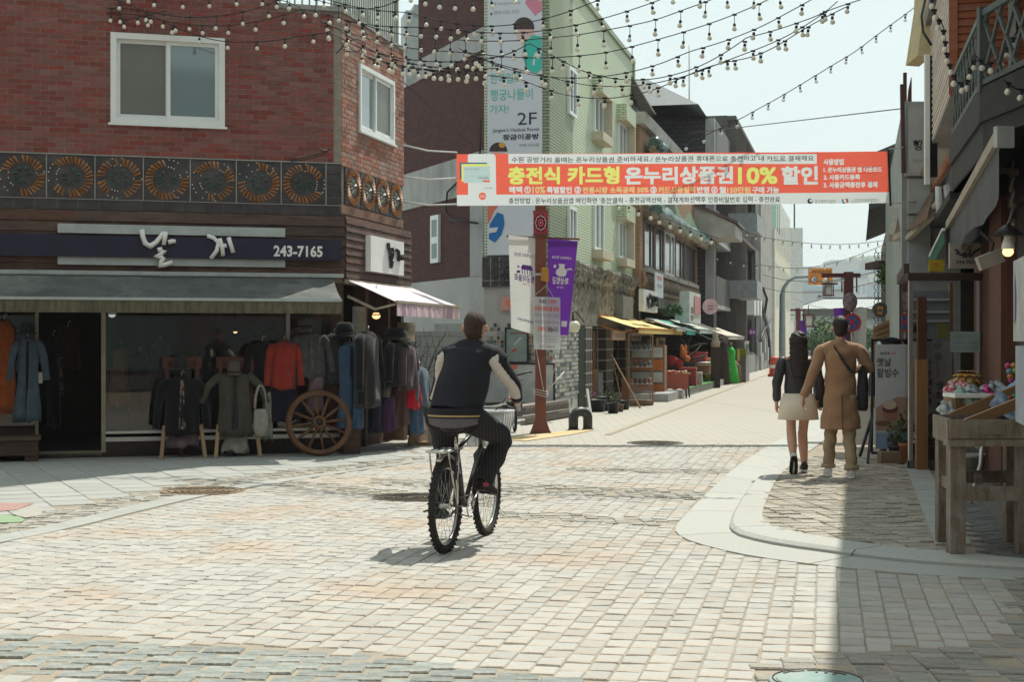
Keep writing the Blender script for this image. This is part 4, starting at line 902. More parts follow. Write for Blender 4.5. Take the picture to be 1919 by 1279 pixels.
# ornament vent under the banner, pink square sign, photo boards
on = empty('wall_ornament',fa(930,510) and FF.hit(930,510),'dark square flower ornament panel below the tall white banner','ornament')
o0,o1 = fa(903,538),fa(957,482); b = MB(); b.fbox(FF,o0[0],o1[0],o0[1],o1[1],-.02,.06); b.build('backing',slate,on)
cx_,cz_ = (fa(941,511)); b = MB()
for i in range(14):
    t = 2*math.pi*i/14; b.bar(FF.p(cx_ + .07*math.cos(t),cz_ + .07*math.sin(t),.07),FF.p(cx_ + .24*math.cos(t),cz_ + .24*math.sin(t),.075),.04,.02)
b.lathe([(.06,0),(.05,.03),(0,.03)],FF.p(cx_,cz_,.06),10,ax=(FF.u,UP,FF.n)); b.build('flower_relief',M('pewter relief',(.10,.10,.10),.5,(.05,.05,.055),8),on)
b = MB()
for t in (0,.18,.36): b.fbox(FF,o0[0] + t,o0[0] + t + .012,o0[1],o1[1],.06,.066)
b.fbox(FF,o0[0],o1[0],o0[1] + .12,o0[1] + .132,.06,.067); b.build('grout_line',M('pale grout',(.36,.36,.34),.8),on)
e = empty('square_sign',FF.hit(962,570),'small pink square sign with a red flower print on the pale wall','sign'); s0,s1 = FF.ab(938,583,.08),FF.ab(985,555,.08); b = MB(); b.fbox(FF,s0[0],s1[0],s0[1],s1[1],.02,.08); b.build('panel',M('salmon panel',(.55,.30,.26),.6),e)
flat(e,FF,ell(FF,954,569,6,8,.08,n=12),coral_p,'printed_mark',.084)
# wall of photographs
pw_ = empty('photo_wall',FF.hit(960,650,.04),'wall covered with rows of small photographs and cards behind the parked bicycle','photo wall')
pc = [M('photo %d' % i,c,.6) for i,c in enumerate(((.06,.06,.065),(.32,.31,.28),(.50,.50,.47),(.20,.17,.14),(.42,.20,.10),(.28,.32,.32),(.12,.14,.15),(.45,.42,.36)))]
rr = random.Random(3)
b0_,b1_ = FF.ab(960,676,.04)[1],FF.ab(960,606,.04)[1]; aa0,aa1 = FF.ab(892,650,.04)[0],FF.ab(1036,650,.04)[0]
b = MB(); b.fbox(FF,aa0,aa1,b0_,b1_,-.0,.02); b.build('backing',M('card backing',(.42,.42,.39),.8),pw_)
nc,nr = 22,9
for i in range(nc):
    for j in range(nr):
        if rr.random() < .12: continue
        w_,h_ = (aa1 - aa0)/nc,(b1_ - b0_)/nr; x_,z_ = aa0 + i*w_,b0_ + j*h_
        b = MB(); b.fbox(FF,x_ + .006,x_ + w_*rr.uniform(.75,.97),z_ + .006,z_ + h_*rr.uniform(.8,.96),.02,.026 + rr.random()*.006); b.build('photograph',rr.choice(pc),pw_)
e = empty('framed_poster',FF.hit(967,648,.08),'black framed grey green poster with a red streak on the photo wall','poster'); p0,p1 = FF.ab(946,681,.08),FF.ab(990,614,.08)
b = MB(); f = .03; b.fbox(FF,p0[0],p0[0] + f,p0[1],p1[1],.03,.08); b.fbox(FF,p1[0] - f,p1[0],p0[1],p1[1],.03,.08); b.fbox(FF,p0[0] + f,p1[0] - f,p1[1] - f,p1[1],.03,.079); b.fbox(FF,p0[0] + f,p1[0] - f,p0[1],p0[1] + f,.03,.079); b.build('frame',black_paint,e)
b = MB(); b.fbox(FF,p0[0] + f,p1[0] - f,p0[1] + f,p1[1] - f,.03,.06); b.build('print',M('poster print',(.25,.31,.28),.5,(.18,.24,.22),4),e)
flat(e,FF,[FF.ab(x,y,.06) for x,y in ((957,660),(963,655),(968,653),(967,657),(959,662))],pr('red',(.5,.03,.03)),'printed_mark',.064); flat(e,FF,[FF.ab(x,y,.06) for x,y in ((962,645),(975,632),(979,634),(964,648))],pr('pale',(.42,.50,.46)),'printed_mark',.064)
e = empty('notice_board',FF.hit(990,720,.1),'long white notice board with faded course notices below the photo wall','notice board'); p0,p1 = FF.ab(908,755,.1),FF.ab(1037,684,.1); b = MB(); b.fbox(FF,p0[0],p1[0],p0[1],p1[1],.05,.1); b.build('panel',M('notice white',(.52,.53,.52),.6),e)
for x0,x1,s_ in ((950,980,"28'"),(998,1018,'3')):
    text(e,s_,ink,FF,(*FF.ab(x0 + 10,704,.1),*FF.ab(x0 + 18,698,.1)),0,.106)
    for k in range(5): flat(e,FF,[FF.ab(x0 + 4,712 + k*5,.1),FF.ab(x1 - k % 2*4,712 + k*5,.1),FF.ab(x1 - k % 2*4,714 + k*5,.1),FF.ab(x0 + 4,714 + k*5,.1)],grey_ink,'printed_line',.106)
flat(e,FF,[FF.ab(x,y,.1) for x,y in ((957,684),(969,684),(969,690),(963,694),(957,690))],coral_p,'printed_mark',.106)
b = MB(); b.fbox(FF,p1[0],p1[0] + .03,p0[1] - .02,p1[1] + .02,.04,.11); b.fbox(FF,p0[0],p1[0],p1[1],p1[1] + .03,.04,.109); b.fbox(FF,p0[0],p1[0],p0[1] - .03,p0[1],.04,.109); b.build('frame',black_paint,e)
# steps in front
deckm = M('grey deck timber',(.27,.235,.20),.8,(.19,.165,.14),5,.3,30,stretch=(.4,3,3),rnd=.12)
e = empty('timber_steps',G(1010,790),'two low grey timber deck steps in front of the notice board','steps')
c1,c2,c3,c4 = G(985,798),G(1068,783),G(1060,772),G(900,775)
for k,(z0,z1,sh_) in enumerate(((.02,.16,0),(.16,.32,.45))):
    for i in range(4):
        o_ = V((-.05,.26*i + sh_*1.1,0)); q = [c1 + o_,c2 + o_,c2 + o_ + V((.05,.25,0)),c1 + o_ + V((.0,.25,0))]
        if i < 4: b = MB(); b.prism([V((p.x,p.y,z1 - .04)) for p in q],(0,0,.04)); b.build('deck_board',deckm,e)
    b = MB(); o_ = V((0,sh_*1.1 + .03,0)); q = [c1 + o_,c2 + o_,c2 + o_ + V((0,1,0)),c1 + o_ + V((0,1,0))]; b.prism([V((p.x,p.y,z0)) for p in q],(0,0,z1 - z0 - .041)); b.build('riser',M('dark riser',(.12,.10,.085),.9),e)
# relief bands over the mint ground floor
rb = MB(); rr = random.Random(11); zt = FM.ab(1075,493)[1]; a = ad0
zA,zB,zC,zD = zt,FM.ab(1075,520)[1],FM.ab(1075,537)[1],FM.ab(1075,566)[1]
b = MB(); b.fbox(FM,ad0,ad1,zD - .5,zA - .03,-.25,.03); b.build('ornament_band',relief,mb_)
while a < ad1 - .1:
    for k in range(3): rb.ball(FM.p(a + rr.uniform(0,.2),zA - .05 - .09*k + rr.uniform(-.04,.04),.06 + .03*(2 - k)),rr.uniform(.05,.085),(1,.8,1.1),6,0)
    rb.ball(FM.p(a + .1,zB + rr.uniform(-.02,.1),.05),.055,(1,1,1.6),6,1)
    for k in range(2): x_ = a + rr.uniform(0,.2); rb.tube([FM.p(x_,zB - .02,.05),FM.p(x_ + .02,zC + rr.uniform(0,.1),.06)],[.03,.015],5,0)
    for k in range(4): x_ = a + rr.uniform(0,.2); z_ = zC - rr.uniform(.03,.62); rb.bar(FM.p(x_,z_,.035),FM.p(x_ + .08,z_ + .12,.04),.03,.02,rr.choice((0,1)))
    a += .21
rb.build('ornament_relief',[relief,M('pale relief tile',(.42,.37,.29),.7,(.25,.21,.16),9)],mb_,kind='stuff')
# --- ground floor shop of the mint building
zg = zD - .5
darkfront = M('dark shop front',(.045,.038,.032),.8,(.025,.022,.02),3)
gridtile = BR('dark tile pillar',(.075,.062,.05),(.05,.042,.036),(.42,.40,.36),.28,.26,.018,.6,.4,off=0,damt=.3)
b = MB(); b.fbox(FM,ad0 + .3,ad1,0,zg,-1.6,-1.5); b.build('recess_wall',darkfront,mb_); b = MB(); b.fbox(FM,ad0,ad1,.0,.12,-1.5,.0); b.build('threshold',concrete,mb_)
b = MB(); b.fbox(FM,ad0 - .001,ad0 + .02,0,zg,-2.4,0); b.build('end_wall',render_w,mb_)
fm = lambda x,y,c=0: FM.ab(x,y,c)
for x0,x1,m_,c0,nm in ((1031,1081,None,.02,'photo_column'),(1081,1093,M('bottle green timber',(.012,.03,.022),.6),.04,'green_post'),(1093,1106,gridtile,.05,'tile_pillar'),(1132,1146,gridtile,.05,'tile_pillar'),(1170,1182,gridtile,.02,'tile_pillar')):
    A0,A1 = fm(x0,700)[0],fm(x1,700)[0]; b = MB(); b.fbox(FM,A0,A1,.0,zg,-.5,c0); o = b.build(nm,m_ or M('column white',(.48,.48,.45),.7),mb_)
    if m_ is None:
        n_c,n_r = 11,17
        for i in range(n_c):
            for j in range(n_r):
                w_,h_ = (A1 - A0)/n_c,(zg - .35)/n_r; x_,z_ = A0 + i*w_,.35 + j*h_
                b = MB(); b.fbox(FM,x_ + .012,x_ + w_ - .012,z_ + .012,z_ + h_ - .012,c0,c0 + .012 + rr.random()*.01); b.build('picture_tile',rr.choice(pc[1:3] + pc[5:8] + pc[2:3]),o)
tanwood = M('tan timber',(.30,.18,.10),.7,(.22,.125,.07),5,.2,30,stretch=(3,3,.3))
for x0,x1,c0,m_,nm in ((1106,1132,-.2,tanwood,'door'),(1148,1170,-.35,M('cream door',(.34,.29,.22),.7),'door')):
    A0,A1 = fm(x0,700)[0],fm(x1,700)[0]; b = MB(); b.fbox(FM,A0,A1,.1,zg - .1,c0 - .06,c0); o = b.build(nm,m_,mb_)
    b = MB(); b.fbox(FM,A0 + (A1 - A0)*.25,A1 - (A1 - A0)*.25,1.0,1.9,c0,c0 + .01); b.build('pane',MATS['street window'],o)
    b = MB(); b.ball(FM.p(A0 + (A1 - A0)*.12,1.0,c0 + .05),.04,n=8); b.build('handle',steel,o)
A0,A1 = fm(1182,700)[0],ad1; b = MB(); b.fbox(FM,A0,A1,.4,zg - .1,-.3,-.28); b.build('shop_window',shopglass,mb_)
awning('awning',FM,fm(1118,600)[0],fm(1216,600)[0],fm(1118,592)[1],fm(1160,613,1.0)[1],1.0,fm(1160,623,1.0)[1] ,'bright yellow awning of the first shop beyond the photo wall',(M('yellow canvas',(.70,.56,.26),.8,(.66,.50,.20),1.5),M('yellow valance',(.66,.48,.16),.8),M('orange bar',(.60,.22,.04),.6)),sag=.02,wavy=.02)
# ------------------------------------------------------------------ brown brick building and the further buildings of the street
FB = vplane(-5.8)
brown = BR('brown brick',(.37,.21,.125),(.30,.16,.095),(.21,.15,.10),.21,.075,.012,.85,.5,dirt=(.36,.22,.14),dscale=.7,damt=.6)
b0a,b1a = FB.ab(1199,500)[0],FB.ab(1308,500)[0]
bb = empty('brown_brick_building',FB.p((b0a + b1a)/2,0,-2),'brown brick two storey building with grey hip roof and green netting over its windows','building')
fb = lambda x,y,c=0: FB.ab(x,y,c)
HE = fb(1210,245)[1]
b = MB(); b.fbox(FB,b0a,b1a,3.0,HE,-6,0); b.build('wall',brown,bb)
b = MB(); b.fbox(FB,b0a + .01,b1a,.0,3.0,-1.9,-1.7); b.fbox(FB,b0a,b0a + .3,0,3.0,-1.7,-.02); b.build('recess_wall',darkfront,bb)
roofm = M('grey sheet roof',(.20,.215,.22),.6,(.16,.17,.175),3,.1,10,stretch=(8,1,1))
P = FB.p; ov = .16
b = MB(); b.prism([P(b0a - .3,HE,ov),P(b1a + .2,HE,ov),P(b1a + .2,HE + .32,ov + .05),P(b0a - .3,HE + .32,ov + .05)],FB.n*-(6.5)); b.build('eave',M('dirty white eave',(.50,.48,.44),.8,(.36,.34,.31),2,dirt=(.24,.2,.17),dscale=1.5),bb)
b = MB(); r0,r1,zr = b0a + .6,b1a - 5,HE + 1.45
b.add([P(b0a - .3,HE + .321,ov + .05),P(b1a + .2,HE + .321,ov + .05),P(b1a + .2,HE + .321,-6),P(b0a - .3,HE + .321,-6),P(r0,zr,-.55),P(r1,zr - .1,-1.3),P(r1,zr,-4),P(r0,zr,-4)],[(0,1,5,4),(1,2,6,5),(2,3,7,6),(3,0,4,7),(4,5,6,7)]); b.build('roof',roofm,bb)
b = MB(); b.prism([P(b0a - .32,HE + .33,.40),P(b0a + .5,HE + .33,.40),P(b0a + .45,HE + 1.5,-.3),P(b0a - .2,HE + 1.5,-.3)],FB.n*-.3); b.build('gable_cap',M('dark timber cap',(.10,.085,.075),.8,(.05,.045,.04),3,stretch=(1,1,8)),bb)
# upper strip window row and lower row
wins = [(1205,1224),(1226,1242),(1244,1262),(1264,1280),(1282,1302)]
for k,(x0,x1) in enumerate(wins):
    A0,A1 = fb(x0,470)[0],fb(x1,470)[0]; z0,z1 = 3.55,4.95
    b = MB(); f = .09; m0 = (A0 + A1)/2
    b.fbox(FB,A0,A0 + f,z0,z1,-.02,.04); b.fbox(FB,A1 - f,A1,z0,z1,-.02,.04); b.fbox(FB,m0 + .3,m0 + .3 + f,z0,z1,-.02,.041); b.fbox(FB,A0 + f,A1 - f,z1 - f,z1,-.02,.039); b.fbox(FB,A0 + f,A1 - f,z0,z0 + f,-.02,.039)
    w_ = b.build('window',M('brown frame',(.15,.12,.10),.6) if k != 2 else pvc,bb); b = MB(); b.fbox(FB,A0 + f,A1 - f,z0 + f,z1 - f,.002,.01); b.build('pane',M('dark window',(.035,.035,.036),.1,spec=.7),w_)
    b = MB(); b.fbox(FB,A0 - .05,A1 + .05,z0 - .12,z0 - .001,-.02,.16); b.build('sill',cream if 0 else M('stone sill',(.38,.35,.30),.8),bb)
for x0,x1 in ((1207,1218),(1228,1244)):
    A0,A1 = fb(x0,270)[0],fb(x1,270)[0]; b = MB(); b.fbox(FB,A0,A1,fb(x0,300)[1] - .6,HE - .45,-.02,.03); w_ = b.build('window',MATS['brown frame'],bb)
    b = MB(); b.fbox(FB,A0 + .1,A1 - .1,fb(x0,300)[1] - .5,HE - .6,.03,.036); b.build('pane',MATS['dark window'],w_)
netm = M('teal plastic sheet',(.06,.16,.145),.35,(.02,.05,.05),9,spec=.7,rampmid=(.42,.58)); netg = M('green netting',(.16,.30,.20),.9,(.20,.27,.17),12,alpha=.55)
def rolled(a0,a1,z0,z1,c,lab,net=True):
    e = empty('rolled_sheet',FB.p((a0 + a1)/2,z0,c),lab,'rolled sheet'); rr = random.Random(int(a0)); n = 26
    for k,(zo,rad) in enumerate(((0,.17),(-.16,.13))):
        pts = [FB.p(a0 + (a1 - a0)*i/n,z0 + zo + (z1 - z0)*i/n + .05*math.sin(i*1.9) + rr.uniform(-.03,.03),c - .05*k) for i in range(n + 1)]
        b = MB(); b.tube(pts,[rad*rr.uniform(.75,1.25) for _ in pts],7); b.build('roll',netm if k == 0 else M('tan roll',(.33,.27,.19),.7,(.2,.16,.11),6),e)
    if net:
        b = MB(); b.grid(lambda u,v: FB.p(a0 + (a1 - a0)*u,z0 + (z1 - z0)*u + (.25 + .85*abs(math.sin(u*9.5))*(1 - .3*u))*v,c - .05 - (c - .06)*v),40,5); b.build('netting',netg,e)
    return e
rolled(b0a + .4,b1a - .3,5.15,5.2,.38,'long roll of teal plastic sheet with green netting above the brown building windows')
rolled(fb(1206,262)[0],fb(1222,262)[0],7.0,7.02,.3,'short teal sheet roll under the eave, above the first upper window',False)
rolled(fb(1244,283)[0],fb(1262,283)[0],7.0,7.02,.3,'short teal sheet roll under the eave, above the second upper window',False)
e = empty('small_canopy',FB.hit(1305,450,.4),'small pitched canopy with white fascia sticking out at the end of the brown building','canopy')
A0 = b1a - 1.4; b = MB(); b.prism([P(A0,5.3,0),P(A0,5.3,1.5),P(A0,5.75,1.5),P(A0,6.5,0)],FB.u*3.2); b.build('fascia',MATS['dirty white eave'],e) 
b = MB(); b.prism([P(A0 - .1,6.52,-.1),P(A0 - .1,5.76,1.6),P(A0 - .1,5.86,1.6),P(A0 - .1,6.62,-.1)],FB.u*3.4); b.build('roof',M('brown tin roof',(.16,.10,.085),.6,(.11,.07,.06),3,stretch=(1,8,1)),e)
b = MB(); b.prism([P(b1a - .1,HE - 1,.3),P(b1a + .9,HE - 1,.3),P(b1a + .9,HE - 3.6,.3),P(b1a - .1,HE - 3.6,.3)],FB.n*-.02); b.build('green_screen',M('green mesh',(.03,.42,.10),.7),None,'vivid green safety screen between the brown and the black brick buildings','screen')
# relief bottles band and signs over the brown shop
rb = MB(); rr = random.Random(5); a = b0a + .3
for k in range(60):
    x_ = b0a + .2 + k*(b1a - b0a - .4)/60; rb.tube([FB.p(x_,3.45,.06),FB.p(x_ + .02,3.2,.09),FB.p(x_,3.0,.05)],[.03,.06,.03],5,k % 3 == 0)
    rb.ball(FB.p(x_,2.88,.07),.06,n=6,m=(k % 2))
rb.build('ornament_relief',[relief,M('copper relief',(.42,.22,.12),.6,(.2,.1,.05),8)],bb,kind='stuff')
b = MB(); b.fbox(FB,b0a,b1a,2.5,3.0,-1.0,.03); b.build('shop_fascia',relief,bb)
def boxsign(fr,x0,y0,x1,y1,c,lab,col,d=.12,name='shop_sign',txt=None,tcol=None,extra=None):
    A0,B0 = fr.ab(x0,y0,c); A1,B1 = fr.ab(x1,y1,c); e = empty(name,fr.p(A0,B0,c),lab,'sign'); b = MB(); b.fbox(fr,A0,A1,B0,B1,c - d,c); b.build('panel',M('sign ' + lab[:14],col,.6),e)
    if txt:
        for s_,(u0,v0,u1,v1),m_ in txt: text(e,s_,m_,fr,(A0 + (A1 - A0)*u0,B0 + (B1 - B0)*v0,A0 + (A1 - A0)*u1,B0 + (B1 - B0)*v1),.02,c + .006)
    return e
e = boxsign(FB,1206,583,1232,548,.6,'white shop sign with loose black brush lettering on the brown building',(.62,.64,.62)); b = MB(); f = lambda x,y: FB.ab(x,y,.62)
for pts in ([(1213,556),(1214,566),(1217,576)],[(1217,552),(1218,560)],[(1221,556),(1223,568),(1220,574)],[(1226,558),(1229,564),(1226,572),(1223,566)],[(1230,556),(1231,574)]): stroke(b,FB,[f(*p) for p in pts],.05,.62)
b.build('brush_letter',black_paint,e)
boxsign(FB,1228,556,1243,515,.35,'tall pale hanging banner with pink print on the brown building',(.52,.56,.60),.03,'hanging_banner',[('세일',(.2,.72,.8,.9),coral_p),('공방',(.2,.4,.8,.55),grey_ink)])
boxsign(FB,1292,605,1313,552,.8,'large white sign box with pink panel at the end of the brown building',(.62,.63,.60),.3,'shop_sign',[('공',(.1,.3,.35,.5),ink),('방',(.1,.08,.35,.26),ink)]); 
boxsign(FB,1302,588,1313,558,.83,'pink print panel on the large white sign box',(.58,.26,.27),.02,'pink_panel'); boxsign(FB,1272,600,1284,574,.5,'plain pale sign board beside the green garland',(.52,.55,.53))
garland_at = FB.hit(1262,584,.6)
GARLAND = ('bunch of green artificial foliage hanging between the shop signs','garland')
boxsign(FM,1168,597,1186,558,.25,'grey slate sign panel at the end of the mint building',(.20,.21,.21),.25)
pink = M('pale pink disc',(.70,.46,.50),.6)
q = FB.hit(1331,575,1.0); e = empty('round_sign',q,'round pale pink hanging sign with a small face print','sign'); b = MB(); b.lathe([(.26,-.04),(.26,.04),(0,.04)],q,24,ax=(V((1,0,0)),UP,V((0,-1,0))),sm=False); b.build('disc',pink,e)
FZ = Frame((0,q.y - .05,0),(1,0,0)); b = MB(); 
for x_ in (-.06,.05): b.tube([(q.x + x_ - .03,q.y - .05,q.z),(q.x + x_,q.y - .05,q.z + .04),(q.x + x_ + .03,q.y - .05,q.z)],.012,5)
b.bar((q.x - .08,q.y - .05,q.z - .08),(q.x + .08,q.y - .05,q.z - .08),.02); b.build('printed_mark',ink,e)
b = MB(); b.bar(q + V((-.26,.05,.1)),q + V((-.9,.4,.1)),.03); b.build('bracket',black_paint,e)
# awnings
aw = lambda x0,x1,yt,yf,yv,c1,lab,col,fr=FB,**k: awning('awning',fr,fr.ab(x0,yt)[0],fr.ab(x1,yt)[0],fr.ab((x0 + x1)/2,yt)[1],fr.ab((x0 + x1)/2,yf,c1)[1],c1,fr.ab((x0 + x1)/2,yv,c1)[1],lab,(M('canvas ' + lab[:9],col,.85,tuple(x*.88 for x in col),2),MATS['canvas ' + lab[:9]],alu),sag=.02,wavy=.02,**k)
aw(1207,1228,598,610,617,.9,'pale grey green awning, first of the brown building',(.45,.47,.42)); aw(1230,1249,601,616,625,.9,'turquoise green awning between two pale ones',(.04,.34,.26)); aw(1251,1281,601,614,622,1.0,'pale mint awning, third of the brown building',(.50,.56,.50)); aw(1283,1322,604,628,635,1.5,'wide cream and peach awning at the end of the brown building',(.56,.50,.42))
# ------------------------------------------------------------------ black brick building with balconies
FK = vplane(-5.2); k0,k1,k2 = FK.ab(1337,500)[0],FK.ab(1378,500)[0],FK.ab(1420,500)[0]
blackbrick = BR('black brick',(.062,.058,.058),(.045,.043,.044),(.022,.022,.023),.3,.16,.02,.8,.4,damt=.3); greybrick = BR('grey brick',(.21,.21,.21),(.17,.17,.17),(.10,.10,.10),.3,.12,.02,.85,.4,damt=.3)
kb = empty('black_brick_building',FK.p((k0 + k1)/2,0,-3),'tall black brick building with grey balconies beyond the brown one','building'); P = FK.p
b = MB(); b.prism([P(k0,0,0),P(k0,9.8,0),P(k0,9.8,-7),P(k0,0,-7)][::-1],FK.u*1.2); b.build('side_wall',blackbrick,kb)
b = MB(); b.fbox(FK,k0 - .01,k0 + .35,2.8,9.8,-.3,.04); b.build('corner_pier',concrete,kb)
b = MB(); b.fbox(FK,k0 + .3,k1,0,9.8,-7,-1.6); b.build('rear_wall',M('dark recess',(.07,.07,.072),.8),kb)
for i,(z0,z1) in enumerate(((2.9,4.0),(5.4,6.5),(8.1,9.9))):
    b = MB(); b.fbox(FK,k0 + .35,k1,z0,z1,-.2,0); b.build('balcony_parapet',greybrick if i else M('dark slats',(.10,.095,.09),.7,(.04,.04,.04),8,stretch=(6,6,.1)),kb); b = MB(); b.fbox(FK,k0 + .35,k1,z0 - .15,z0,-1.6,.02); b.build('balcony_slab',concrete,kb)
    if i < 2: b = MB(); b.fbox(FK,k0 + 2,k0 + 5.6,z1 + .05,z1 + 1.25,-1.59,-1.55); w_ = b.build('window',pvc,kb); b = MB(); b.fbox(FK,k0 + 2.1,k0 + 5.5,z1 + .12,z1 + 1.2,-1.55,-1.54); b.build('pane',M('bright window',(.5,.55,.56),.15,(.3,.34,.36),.8),w_)
hz = MB(); b = MB(); b.fbox(FK,k0 + .2,k1,0,2.75,-1.5,-1.4); b.build('shop_front',M('charcoal cladding',(.055,.05,.05),.7,(.04,.036,.036),3,stretch=(5,5,.1)),kb)
rf = empty('far_hip_roof',FK.p(k0 + 3,9.8,-4),'grey hipped roof with lightning rod behind the banner top edge','roof'); b = MB(); b.add([P(k0 - 3.5,9.8,-.2),P(k1 + 1.5,9.8,-.2),P(k1 + 1.5,9.8,-7),P(k0 - 3.5,9.8,-7),P(k0 - 2.0,11.0,-2.2),P(k1 - 4,11.0,-2.2),P(k1 - 4,11,-5),P(k0 - 2,11,-5)],[(0,1,5,4),(1,2,6,5),(2,3,7,6),(3,0,4,7),(4,5,6,7)]); b.build('roof_slope',roofm,rf); q = at(1303,262,58); b = MB(); b.tube([V((q.x,60,10.2)),V((q.x,60,13.4))],.03,5); b.build('lightning_rod',steel,rf)
# slatted block building
FG = vplane(-4.95); g0,g1 = FG.ab(1379,500)[0],FG.ab(1422,500)[0]
gb = empty('lattice_building',FG.p((g0 + g1)/2,0,-3),'dark building faced with a lattice of pierced blocks and grey balconies','building')
b = MB(); b.fbox(FG,g0,g1,0,11.0,-7,-.35); b.build('wall',M('dark lattice wall',(.10,.095,.09),.9),gb)  # dark wall colour behind the pierced blocks
lat = M('pierced block',(.50,.50,.46),.8); latd = M('dark block',(.10,.085,.075),.8)
b = MB(); rr = random.Random(2)
for i in range(14):
    for j in range(34):
        a_ = g0 + .2 + i*.42; z_ = .9 + j*.30
        if 4 <= i <= 7 or i in (1,10,12): b.fbox(FG,a_,a_ + .30,z_,z_ + .20,-.3,-.06,0 if (i in (4,5,12) or rr.random() < .35) else 1)
b.build('pierced_blocks',[lat,latd],gb,kind='stuff')
b = MB()
for i in range(15): b.fbox(FG,g0 + .12 + i*.42,g0 + .19 + i*.42,0,11,-.34,0)
for z_ in (0.8,3.4,6.0,8.6,10.8): b.fbox(FG,g0,g1,z_,z_ + .16,-.34,.01)
b.build('frame_grid',latd,gb)
for z0 in (3.3,6.1): b = MB(); b.fbox(FG,g0 - .3,g0 + 3.4,z0,z0 + .75,-.3,.9); b.build('balcony',M('grey sheet balcony',(.28,.30,.31),.6),gb)
for z0 in (4.4,7.6): b = MB(); b.fbox(FG,g1 - 3,g1 - .3,z0,z0 + 1.7,-.1,.03); b.build('dark_panel',M('dark panel',(.06,.065,.07),.5),gb)
b = MB(); b.fbox(FG,g1 - 3.2,g1 - .6,.9,2.7,.0,.08); b.build('sign_panel',M('charcoal sign',(.065,.068,.072),.5),gb)
b = MB(); b.fbox(FG,g0 + .5,g1 - .4,0,.85,-.3,.05); b.build('shutter',M('grey shutter',(.24,.25,.24),.6,(.17,.18,.175),30,stretch=(.1,.1,3)),gb)
# old grey wall with pipes, the cream building, dark slab, far mint penthouse
FC = vplane(-4.85); c0,c1 = FC.ab(1420,500)[0],FC.ab(1447,500)[0]
ob = empty('old_grey_building',FC.p(c0,0,-2),'old stained grey house wall with pipes, meters and air conditioners','building'); b = MB(); b.fbox(FC,g1 + .05,c1,0,9.4,-6,0); b.build('wall',M('stained wall',(.36,.35,.32),.9,(.24,.235,.22),1,.2,dirt=(.15,.14,.13),dscale=.6),ob)
for x_,y_ in ((1412,590),(1418,590),(1424,592)): A0,B0 = FC.ab(x_,y_,.3); b = MB(); b.fbox(FC,A0,A0 + .8,B0,B0 + .8,0,.35); b.build('air_conditioner',pvc,ob)
for k,pts in enumerate((((1418,560),(1430,600),(1438,640),(1440,700)),((1440,600),(1428,618),(1420,640)),((1425,540),(1433,560),(1428,590),(1436,618),(1439,690)))): b = MB(); b.tube([FC.p(*FC.ab(*p),.12) for p in pts],.07,6); b.build('pipe',black_paint,ob)
for x_,y_ in ((1426,662),(1432,676),(1418,668)): A0,B0 = FC.ab(x_,y_); b = MB(); b.fbox(FC,A0,A0 + .9,B0,B0 + .7,0,.2); b.build('meter_box',concrete,ob)
FE = vplane(-4.7); e0,e1 = FE.ab(1452,500)[0],FE.ab(1481,500)[0]
cb = empty('cream_building',FE.p((e0 + e1)/2,0,-3),'cream building with tall narrow window strips at the end of the street','building'); creamw = M('cream wall',(.60,.57,.46),.8,(.54,.51,.41),1)
ze = FE.ab(1441,453)[1]; b = MB(); b.fbox(FE,e0,e1,0,ze + 1.2,-.5,0); b.build('wall',creamw,cb)
for r_,(z0,z1) in enumerate(((3.6,6.2),(7.0,10.2))):
    for i in range(9):
        A0 = e0 + 1.2 + i*(e1 - e0 - 1.5)/9; b = MB(); b.fbox(FE,A0,A0 + .9,z0,z1,.0,.03); w_ = b.build('window',M('pale blind',(.62,.62,.56),.5),cb); b = MB(); b.fbox(FE,A0 + .62,A0 + .86,z0 + .1,z1 - .1,.03,.036); b.build('pane',M('grey window strip',(.22,.22,.18),.4),w_)  # grey strip down one side of each window
b = MB(); b.fbox(FE,e0 - .02,e0 + .6,0,ze + 1,-.55,-.02); b.build('end_wall',M('white end wall',(.62,.63,.61),.8),cb)
b = MB(); q0 = at(1438,470,90); b.box((q0.x,92,5.5),(.9,3,11),rz=-.22); b.build('maroon_panel',M('maroon panel',(.09,.04,.045),.7),cb)
mp = empty('mint_penthouse',at(1440,450,112),'pale mint rooftop block above the cream building','building'); q = at(1437,440,112); b = MB(); b.box((q.x - .3,114,6.2),(2.7,4,12.4)); b.build('wall',M('pale mint wall',(.36,.58,.49),.8),mp); b = MB(); b.box((q.x - .3,114,12.6),(3.0,4.2,.4)); b.build('roof_slab',M('pale mint slab',(.48,.66,.58),.8),mp); b = MB(); b.box((q.x + 1.7,113.5,5),(2.0,3,10)); b.build('side_wall',MATS['white end wall'],mp)
ds = empty('dark_slab_building',at(1492,560,128),'plain dark grey slab wall past the cream building','building'); q = at(1489,470,114); b = MB(); b.box((q.x,114.5,4.2),(.62,1,8.4),rz=-.2); b.build('wall',M('slate grey wall',(.16,.165,.155),.8),ds); b = MB(); b.tube([V((q.x - .2,113,0)),V((q.x - .2,113,12.6))],.06,6); b.build('mast',black_paint,ds)
